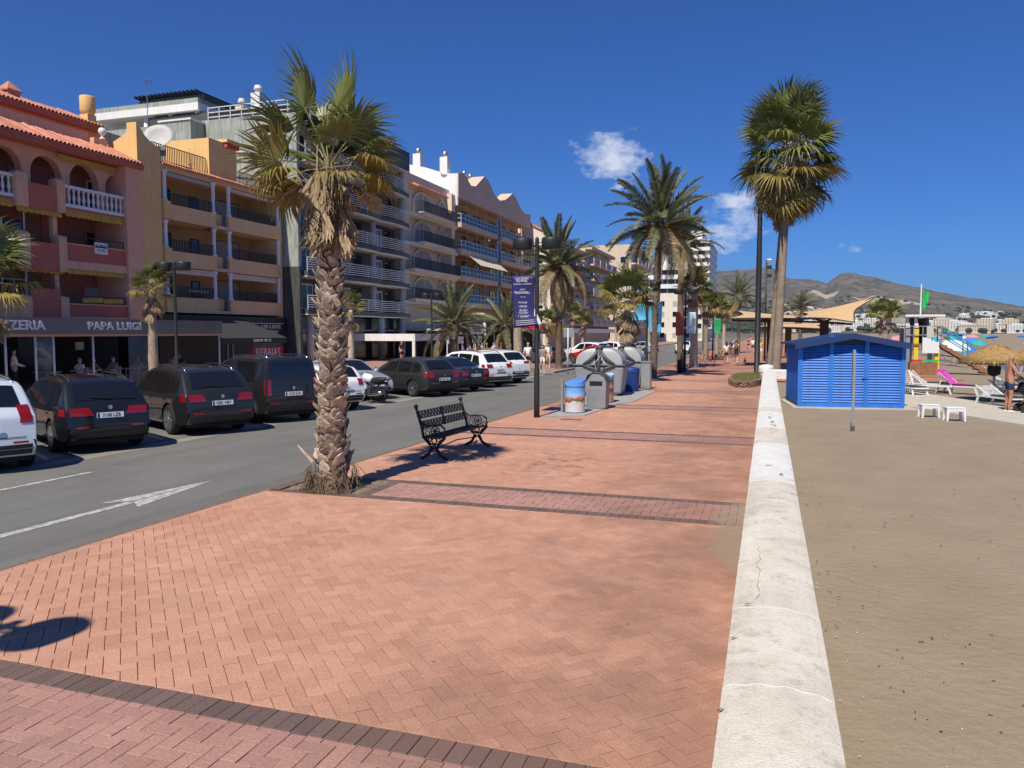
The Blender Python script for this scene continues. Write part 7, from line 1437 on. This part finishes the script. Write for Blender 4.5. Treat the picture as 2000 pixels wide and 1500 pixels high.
def person(lab,x,y,rz,pose='stand',skin='skin_fair',hair='hair_dark',top='cl_white',bottom='cl_black',h=1.72,z=0,long_=False,grp='people along the promenade',longhair=False,detail=False,bald=False,skirt=False,hat=None):
    P=dict(pel=(0,0,.93),hipL=(0,.095,.90),hipR=(0,-.095,.90),kneeL=(.015,.10,.49),kneeR=(.015,-.10,.49),ankL=(-.02,.10,.085),ankR=(-.02,-.10,.085),elbL=(-.02,.235,1.12),wrL=(.05,.245,.87),elbR=(-.02,-.235,1.12),wrR=(.05,-.245,.87)); ps=POSE[pose]; dz=ps.get('dz',0)
    P.update({k:v for k,v in ps.items() if k!='dz'}); V=lambda p:tuple(p)
    sp,ch,nk,hb,hd,ht=(.0,0,1.13+dz),(-.01,0,1.33+dz),(-.005,0,1.455+dz),(.012,0,1.53+dz),(.022,0,1.61+dz),(.012,0,1.685+dz); shL,shR=(-.01,.165,1.40+dz),(-.01,-.165,1.40+dz)
    toe=lambda a:(a[0]+.15,a[1]*1.12,.03 if a[2]<.12 else a[2]-.07); hand=lambda e,w:tuple(w[i]+(w[i]-e[i])*.30 for i in range(3)); off=lambda p,d:(p[0]+d[0],p[1]+d[1],p[2]+d[2])
    r=empty('person',(x,y,z),lab,'person',grp,rz=rz); s=h/1.72; r.scale=(s,s,s); dn='elbL'
    body=[[(P['pel'],.125),(sp,.115),(ch,.135),(nk,.056),(hb,.066),(hd,.086),(ht,.062)]]
    for L,sh in (('L',shL),('R',shR)):
        e,w=P['elb'+L],P['wr'+L]; hn=hand(e,w); body.append([(ch,.135),(sh,.062),(e,.043),(w,.029),(hn,.033)])
        k,a=P['knee'+L],P['ank'+L]; mid=tuple((k[i]+a[i])/2+(-.02 if i==0 else 0) for i in range(3)); body.append([(P['pel'],.125),(P['hip'+L],.088),(k,.058),(mid,.054),(a,.037),(toe(a),.03)])
    if detail:
        for L in 'LR':
            e,w=P['elb'+L],P['wr'+L]; hn=Vector(hand(e,w)); d=(hn-Vector(w)).normalized(); sd=Vector((0,1,0)); 
            for k in range(4): b0=hn+sd*(k-1.5)*.02; body.append([(tuple(hn),.033),(tuple(b0+d*.045),.0095),(tuple(b0+d*(.075+.012*(k in (1,2)))+Vector((0,0,-.015))),.0085)])
            body.append([(tuple(w),.029),(tuple(Vector(w)+d*.04+Vector((0,-.035 if L=='L' else .035,.01))),.011),(tuple(Vector(w)+d*.08+Vector((0,-.05 if L=='L' else .05,0))),.009)])
        body.append([(hd,.086),((.112,0,1.605+dz),.016)])
    skin_obj('body',body,M[skin],r,2)
    if top:
        t=[[(off(P['pel'],(0,0,.06)),.135),(sp,.13),(ch,.15),((nk[0],0,nk[2]-.045),.075)]]
        for L,sh in (('L',shL),('R',shR)):
            e=P['elb'+L]; q=tuple(sh[i]*.35+e[i]*.65 for i in range(3)); t.append([(ch,.15),(sh,.078),(q,.066)]+([(e,.055),(P['wr'+L],.042)] if long_ else []))
        skin_obj('shirt',t,M[top],r,2)
    if bottom:
        b=[[(off(P['pel'],(0,0,.09)),.13),(P['pel'],.142)]]
        for L in 'LR':
            hp,k,a=P['hip'+L],P['knee'+L],P['ank'+L]; f=.62 if not long_ else 1; q=tuple(hp[i]*(1-f)+k[i]*f for i in range(3)); b.append([(P['pel'],.142),(hp,.108),(q,.082 if f<1 else .075)]+([(a,.055)] if long_ else []))
        skin_obj('skirt' if skirt else 'trousers' if long_ else 'shorts',b,M[bottom],r,2,1)
    if not bald:
        c=hd; n=9; b=MB()
        def fn(u,v): th=2*PI*u; ph=(.02+.98*v)*PI*.58; rr=.108; x_=-math.cos(th)*math.sin(ph)*rr*1.04-.012; 
        for i in range(n+1):
            for j in range(13):
                th=2*PI*j/12; back=.5-.5*math.cos(th); ph=PI*(.30+.30*back)*i/n; rr=.106; b.v.append((c[0]+.004+math.cos(th)*math.sin(ph)*rr*1.02,math.sin(th)*math.sin(ph)*rr*.92,c[2]+.028+math.cos(ph)*rr))
        for i in range(n):
            for j in range(12): a=i*13+j; b.f.append((a,a+1,a+14,a+13))
        b.build('hair',M[hat or hair],r,True,world=False)
        if longhair: MB().tube([(c[0]-.07,0,c[2]+.04),(c[0]-.11,0,c[2]-.08),(c[0]-.11,0,c[2]-.24)],[.07,.085,.04],8).build('hair_length',M[hair],r,True,world=False)
    for L in 'LR': a=P['ank'+L]; t=toe(a); MB().tube([(a[0]-.06,a[1],a[2]-.045),(a[0]+.04,a[1]*1.05,a[2]-.04),(t[0]+.02,t[1],t[2])],[.035,.045,.03],8).build('shoe',M['cl_white' if bottom!='cl_black' else 'cl_black'],r,True,world=False)
    if detail:
        for sy in (-1,1):
            MB().lathe([(.002,-.008),(.010,0),(.002,.008)],(.100,sy*.033,1.622+dz),8).build('eye',M['hair_dark'],r,True,world=False); MB().lathe([(.004,-.03),(.018,-.01),(.02,.015),(.006,.032)],(.02,sy*.088,1.60+dz),8,sx=1,sy=.5).build('ear',M[skin],r,True,world=False)
        MB().tube([(.097,-.024,1.562+dz),(.106,0,1.56+dz),(.097,.024,1.562+dz)],.006,5).build('mouth',M['cl_red'],r,True,world=False)
    return r
man=person('bald bare-chested man in dark trunks standing over a black pushchair',7.02,26.95,R(8),'push','skin_tan',top=None,bottom='cl_navy',h=1.78,z=-.05,detail=True,bald=True,grp='people on the beach')
def pushchair(lab,x,y,rz,s=1.,z=-.05):
    r=empty('pushchair',(x,y,z),lab,'pushchair',rz=rz); r.scale=(s,s,s)
    for (wx,wy,rad) in ((-.25,.27,.15),(-.25,-.27,.15),(.5,.22,.1),(.5,-.22,.1)):
        w=empty('wheel',(wx,wy,rad)); w.parent=r; w.rotation_euler=(R(90),0,0); MB().lathe([(rad*.7,-.025),(rad,-.02),(rad,.02),(rad*.7,.025)],(0,0,0),18).build('tyre',M['tyre'],w,True,world=False); MB().lathe([(rad*.72,-.012),(rad*.72,.012),(.02,.02)],(0,0,0),12).build('hub',M['rim'],w,True,world=False)
    b=MB()
    for sy in (-.24,.24): b.tube([(-.25,sy,.15),(.1,sy,.5),(.3,sy,.75)],.016,6); b.tube([(.5,sy,.1),(.1,sy,.5),(-.3,sy,.95),(-.42,sy,1.02)],.016,6)
    b.tube([(-.42,-.24,1.02),(-.45,0,1.03),(-.42,.24,1.02)],.02,6); b.build('frame',M['bin_dark'],r,True,world=False)
    MB().tube([(-.15,0,.5),(.15,0,.45),(.35,0,.5)],[.2,.22,.16],10).build('seat',M['black_cloth'],r,True,world=False); MB().grid(lambda u,v:(-.25+.52*math.cos(PI*(.55*u+.28))*-1*.8+.1,(v-.5)*.52,.62+.48*math.sin(PI*(.55*u+.28))),8,6).build('hood',M['black_cloth'],r,True,world=False); MB().box(-.2,.3,-.2,.2,.2,.34).build('basket',M['black_cloth'],r,bevel=.03,world=False); MB().tube([(-.25,0,.6),(-.15,0,.8),(0,0,1.05)],[.2,.24,.12],10).build('backrest',M['black_cloth'],r,True,world=False)
pushchair('black pushchair in front of the man in trunks',7.58,26.78,R(5))
person('woman in white top and black shorts walking away on the promenade',-2.95,60.3,R(95),'walk',hair='hair_dark',top='cl_white',bottom='cl_black',h=1.66,longhair=True)
p2=person('man with brown backpack and grey shorts walking beside the woman',-2.25,60.5,R(88),'walk',hair='hair_dark',top='cl_white',bottom='cl_grey',h=1.75)
r=empty('backpack',(-2.25,60.33,1.02),'brown backpack on the back of the walking man','backpack',rz=R(88)); MB().tube([(-.10,0,.0),(-.11,0,.25),(-.08,0,.48)],[.14,.17,.10],8).build('bag',M['cl_brown'],r,True,world=False); MB().tube([(-.02,.12,.45),(.1,.12,.42),(.12,.12,.2)],.02,5).tube([(-.02,-.12,.45),(.1,-.12,.42),(.12,-.12,.2)],.02,5).build('strap',M['cl_olive'],r,world=False)
r=empty('dog',(-1.62,60.7,0),'small tan dog beside the walking couple','dog',rz=R(90)); skin_obj('body',[[((-.22,0,.28),.07),((0,0,.29),.085),((.18,0,.31),.09),((.28,0,.42),.05),((.36,0,.44),.055),((.46,0,.42),.028)],[((.18,0,.31),.09),((.2,.06,.16),.032),((.2,.06,.02),.024)],[((.18,0,.31),.09),((.2,-.06,.16),.032),((.2,-.06,.02),.024)],[((-.22,0,.28),.07),((-.20,.06,.17),.04),((-.27,.06,.10),.022),((-.25,.06,.01),.02)],[((-.22,0,.28),.07),((-.20,-.06,.17),.04),((-.27,-.06,.10),.022),((-.25,-.06,.01),.02)],[((-.22,0,.28),.07),((-.34,0,.36),.018),((-.38,0,.46),.012)]],M['cl_brown'],r,2,1); [MB().tube([(.33,s*.04,.47),(.33,s*.05,.54)],[.025,.006],5).build('ear',M['cl_brown'],r,world=False) for s in (-1,1)]
person('man in white T-shirt and black shorts walking away on the far sidewalk',-13.9,44.9,R(100),'walk',hair='hair_grey',top='cl_white',bottom='cl_black',h=1.76,grp='people on the far sidewalk')
person('woman in dark top and white trousers beside the lamp post',-12.6,43.6,R(-75),'walk',hair='hair_dark',top='cl_grey',bottom='cl_white',h=1.66,longhair=True,grp='people on the far sidewalk')
person('person in white by the date palm on the far sidewalk',-14.1,50.2,R(-80),'walk',top='cl_white',bottom='cl_cream',h=1.68,grp='people on the far sidewalk')
person('person in blue T-shirt standing by the white marquee post',-26.0,64.2,R(10),'stand',top='cl_blue',bottom='cl_grey',grp='people on the far sidewalk'); person('person in pink top beside the blue-shirted one',-25.6,66.4,R(-60),'stand',hair='hair_fair',top='cl_pink',bottom='cl_cream',h=1.66,grp='people on the far sidewalk')
person('man in dark shirt standing left of the white marquee',-27.2,54.4,R(-20),'stand',hair='hair_grey',top='cl_black',bottom='cl_black',grp='people on the far sidewalk')
person('waiter in white shirt and black trousers at the pizzeria entrance',-27.9,22.3,R(60),'serve',hair='hair_dark',top='cl_white',bottom='cl_black',h=1.76,long_=True,grp='people at the restaurant')
person('person in yellow shirt beyond the black mast',-.62,72.5,R(-95),'walk',top='cl_yellow',bottom='cl_white',h=1.72)
for i,(x,y,t,b_,l) in enumerate(((-3.3,78,'cl_navy','cl_grey','distant walker in navy on the promenade'),(-1.6,92,'cl_white','cl_navy','distant walker in white on the promenade'),(-2.4,105,'cl_red','cl_black','distant walker in red on the promenade'),(1.2,80,'cl_white','cl_cream','distant person in white under the far shade sail'),(-4.0,99,'cl_grey','cl_navy','distant walker in grey by the palm row'))): person(l,x,y,R(90 if i%2 else -90),'walk',top=t,bottom=b_)
sr=person('person in white top riding the dark scooter',-8.14,51.7,R(-85),'sit',skin='skin_fair',top='cl_white',bottom='cl_white',h=1.7,z=.12,hat='cl_red',grp='people on the road')
person('person in trunks at the water edge under the nearer parasol',17.6,74.5,R(100),'stand','skin_fair',top=None,bottom='cl_red',z=-.62,grp='people on the beach'); person('person in pink swimwear near the parasol on the wet sand',19.2,71,R(60),'walk','skin_fair',top='cl_pink',bottom='cl_pink',z=-.9,grp='people on the beach'); person('person in pale shirt crouched by the stair foot',13.9,58.5,R(40),'sit','skin_fair',top='cl_white',bottom='cl_blue',z=-.1,grp='people on the beach')
# seated guests, tables and chairs
mat('chair_pale',(.55,.50,.45),.6); mat('table_top',(.50,.47,.42),.6)
def chair(lab,x,y,rz,grp):
    r=empty('terrace_chair',(x,y,0),lab,'chair',grp,rz=rz); m=M['chair_pale']; MB().box(-.21,.21,-.21,.21,.43,.46).build('seat',m,r,world=False); MB().box(-.22,-.19,-.21,.21,.46,.86).build('backrest',m,r,world=False)
    for sx in (-.18,.18):
        for sy in (-.18,.18): MB().box(sx-.02,sx+.02,sy-.02,sy+.02,0,.43).build('leg',m,r,world=False)
def table(lab,x,y,grp):
    r=empty('terrace_table',(x,y,0),lab,'table',grp); MB().box(-.38,.38,-.38,.38,.72,.75).build('table_top',M['table_top'],r,world=False); MB().tube([(0,0,0),(0,0,.72)],.035,8).build('leg',M['steel'],r,world=False); MB().lathe([(.22,0),(.22,.03),(.04,.05)],(0,0,0),12).build('base',M['steel'],r,world=False)
G1='terrace furniture of the pizzeria'; G2='guests at the pizzeria'
seats=[(-28.2,25.6,'cl_white','hair_grey','guest in white shirt left of the bald one at the pizzeria'),(-28.3,26.4,'cl_red','hair_dark','guest in dark red leaning over a pizzeria table'),(-28.0,27.2,'cl_grey','hair_grey','grey-haired guest in grey shirt at the pizzeria'),(-28.1,28.7,'cl_pink','hair_fair','guest in pink top next to the blue pane at the pizzeria'),(-29.0,30.6,'cl_red','hair_dark','guest in red beneath the small fan palm terrace'),(-28.6,31.6,'cl_white','hair_dark','guest in white near the right end of the pizzeria'),(-29.0,32.4,'cl_black','hair_fair','guest in black at the last pizzeria table')]
for i,(x,y,t,hr,l) in enumerate(seats):
    a=R(90 if i%2 else -90); person(l,x,y,a,'sit',top=t,bottom='cl_black',hair=hr,h=1.72,grp=G2); chair('pale terrace chair under '+l.split(' at the')[0].split(' left of')[0],x,y,a,G1)
for i,(x,y) in enumerate(((-28.2,26.0),(-28.1,28.0),(-28.7,31.1),(-28.6,24.3))): table('square pizzeria terrace table, %s from the left'%('second','third','fourth','first')[i],x,y,G1)
G2='guests at the shop terraces'
for i,(x,y,t,hr) in enumerate(((-27.4,72.8,'cl_white','hair_grey'),(-27.5,74.4,'cl_red','hair_grey'),(-27.3,75.9,'cl_white','hair_fair'),(-27.6,77.2,'cl_cream','hair_dark'),(-27.4,78.6,'cl_pink','hair_fair'),(-27.5,69.6,'cl_white','hair_dark'),(-27.4,80.2,'cl_grey','hair_grey'))):
    w=('second','third','fourth','fifth','sixth','first','seventh')[i]; a=R(0+20*(i%3)); person('seated shop terrace guest behind the white cars, %s from the left'%w,x,y,a,'sit',top=t,bottom='cl_black',hair=hr,grp=G2); chair('terrace chair of the %s shop guest from the left'%w,x,y,a,'shop terrace furniture')
# bicycles leaning along the palms
def bicycle(lab,x,y,rz):
    r=empty('bicycle',(x,y,0),lab,'bicycle','parked bicycles',rz=rz)
    for wx in (-.5,.52):
        b=MB().tube([(wx+.33*math.cos(a),0,.33+.33*math.sin(a)) for a in np.linspace(0,2*PI,21)],.018,5)
        for k in range(8): a=k*PI/4; b.tube([(wx,0,.33),(wx+.32*math.cos(a),0,.33+.32*math.sin(a))],.004,3)
        b.build('wheel',M['tyre'],r,world=False)
    MB().tube([(-.5,0,.33),(-.05,0,.3),(.4,0,.78),(-.18,0,.82),(-.05,0,.3)],.016,5).tube([(-.5,0,.33),(-.18,0,.82)],.012,5).tube([(.52,0,.33),(.38,0,.95)],.016,5).build('frame',M['paint_red'],r,world=False); MB().tube([(.3,-.28,1.0),(.4,0,.98),(.3,.28,1.0)],.013,5).build('handlebar',M['bin_dark'],r,world=False); MB().box(-.32,-.08,-.07,.07,.9,.95).build('saddle',M['black_cloth'],r,bevel=.02,world=False)
bicycle('bicycle leaning by the first slim palm in the promenade row',-4.4,63.5,R(60)); bicycle('bicycle beside the second slim palm in the promenade row',-4.0,71.5,R(75)); bicycle('bicycle at the thick-trunked palm foot',-4.3,55.6,R(20))
# ---------------- far town on the slopes and the haze ----------------
mat('far_white',(.70,.69,.66),.9); mat('far_cream',(.62,.54,.42),.9); mat('far_terra',(.42,.19,.11),.9); mat('far_window',(.06,.07,.08),.5); mat('far_tree',(.035,.05,.02),.95,var=.3,vs=.05)
def house_mesh(name,w,d,h,floors,roof,wall):
    b=MB().box(-w/2,w/2,-d/2,d/2,-h*.6,h); n0=len(b.f); fh=h/floors; nb=max(2,int(w/4))
    for f in range(floors):
        for k in range(nb): x=-w/2+w*(k+.5)/nb; b.box(x-.9,x+.9,-d/2-.12,-d/2-.02,f*fh+fh*.3,f*fh+fh*.75)
    n1=len(b.f)
    if roof=='flat': b.box(-w*.3,w*.2,-d*.2,d*.3,h+.02,h+1.8)
    else: b.add([(-w/2-.4,-d/2-.4,h+.01),(w/2+.4,-d/2-.4,h+.01),(w/2+.4,d/2+.4,h+.01),(-w/2-.4,d/2+.4,h+.01),(-w*.25,0,h+2.4),(w*.25,0,h+2.4)],[(0,1,5,4),(1,2,5),(2,3,4,5),(3,0,4)])
    me=b.mesh(name,M[wall]); me.materials.append(M['far_window']); me.materials.append(M['far_terra'] if roof!='flat' else M[wall]); me.polygons.foreach_set('material_index',[0]*n0+[1]*(n1-n0)+[2]*(len(b.f)-n1)); return me
HM=[house_mesh('hillside_house',14,9,6,2,'hip','far_white'),house_mesh('hillside_house',18,10,6,2,'flat','far_white'),house_mesh('hillside_house',12,9,5,2,'hip','far_cream'),house_mesh('hillside_house',26,11,8,3,'flat','far_white')]
BM=[house_mesh('coast_block',34,14,18,6,'flat','far_white'),house_mesh('coast_block',26,14,24,8,'flat','far_cream'),house_mesh('coast_block',44,14,13,4,'hip','far_cream'),house_mesh('coast_block',30,14,15,5,'flat','far_white')]
def town():
    q=random.Random(21); n=0; spots=[]
    while n<250:
        c=q.choice(((7.5,2300,1.8,260),(10.5,2500,1.5,300),(13,2100,2.0,300),(5.5,2200,1.6,250),(12.5,2700,1.2,200),(3.5,2500,1.6,300),(9,1900,3.5,200),(14,1850,1.6,180),(1.5,2300,1.2,250),(-6,2700,2.5,300)))
        az=q.gauss(c[0],c[2]*.6); r_=q.gauss(c[1],c[3]*.6)
        if not(1620<r_<3300 and -11<az<19): continue
        z=hill_h(az,r_)
        x,y=r_*math.sin(R(az)),r_*math.cos(R(az))
        if any((x-a)**2+(y-b)**2<20**2 for a,b in spots): continue
        spots.append((x,y)); kd=q.randrange(4); o=place('hillside_house',HM[kd],None,(x,y,z),(0,0,R(-az)+q.gauss(0,.4)),(1,1,1)); tag(o,'%s on the %s far slope'%(('white tile-roofed house','flat-roofed white house','cream tile-roofed house','long white terraced house')[kd],'left' if az<3 else 'middle' if az<9 else 'right'),'house','houses on the far hillside'); n+=1
    for k in range(46):
        az=1.0+k*.36+q.gauss(0,.08); r_=1560+q.random()*150; x,y=r_*math.sin(R(az)),r_*math.cos(R(az)); o=place('coast_block',q.choice(BM),None,(x,y,max(0,hill_h(az,r_))),(0,0,R(-az)+q.gauss(0,.15)),(1,1,q.choice((.5,.7,.9)))); tag(o,'pale apartment block in the row along the far shore','apartment block','apartment blocks along the far shore')
    b=MB()
    for k in range(2600):
        az=q.uniform(-14,19); r_=1560+1700*q.random()**1.4; x,y=r_*math.sin(R(az)),r_*math.cos(R(az)); z=hill_h(az,r_); s=3+5*q.random(); b.lathe([(s*.7,0),(s,s*.6),(s*.6,s*1.1),(.1,s*1.35)],(x,y,z-1),6,a0=q.random())
    tag(b.build('hillside_trees',M['far_tree']),'dark scattered trees and scrub between the far houses','trees',kind='stuff')
town()
b=MB().box(-6500,12600,-500,12600,-8,700); hz=b.build('haze',None); hz['kind']='stuff'; tag(hz,'thin pale haze in the air over the bay','haze')
m=bpy.data.materials.new('haze'); m.use_nodes=True; nt=m.node_tree; nt.nodes.clear(); o=nt.nodes.new('ShaderNodeOutputMaterial'); v=nt.nodes.new('ShaderNodeVolumePrincipled'); v.inputs['Color'].default_value=(.50,.72,1,1); v.inputs['Density'].default_value=.00005; v.inputs['Anisotropy'].default_value=.2; nt.links.new(v.outputs[0],o.inputs['Volume']); hz.data.materials.append(m)
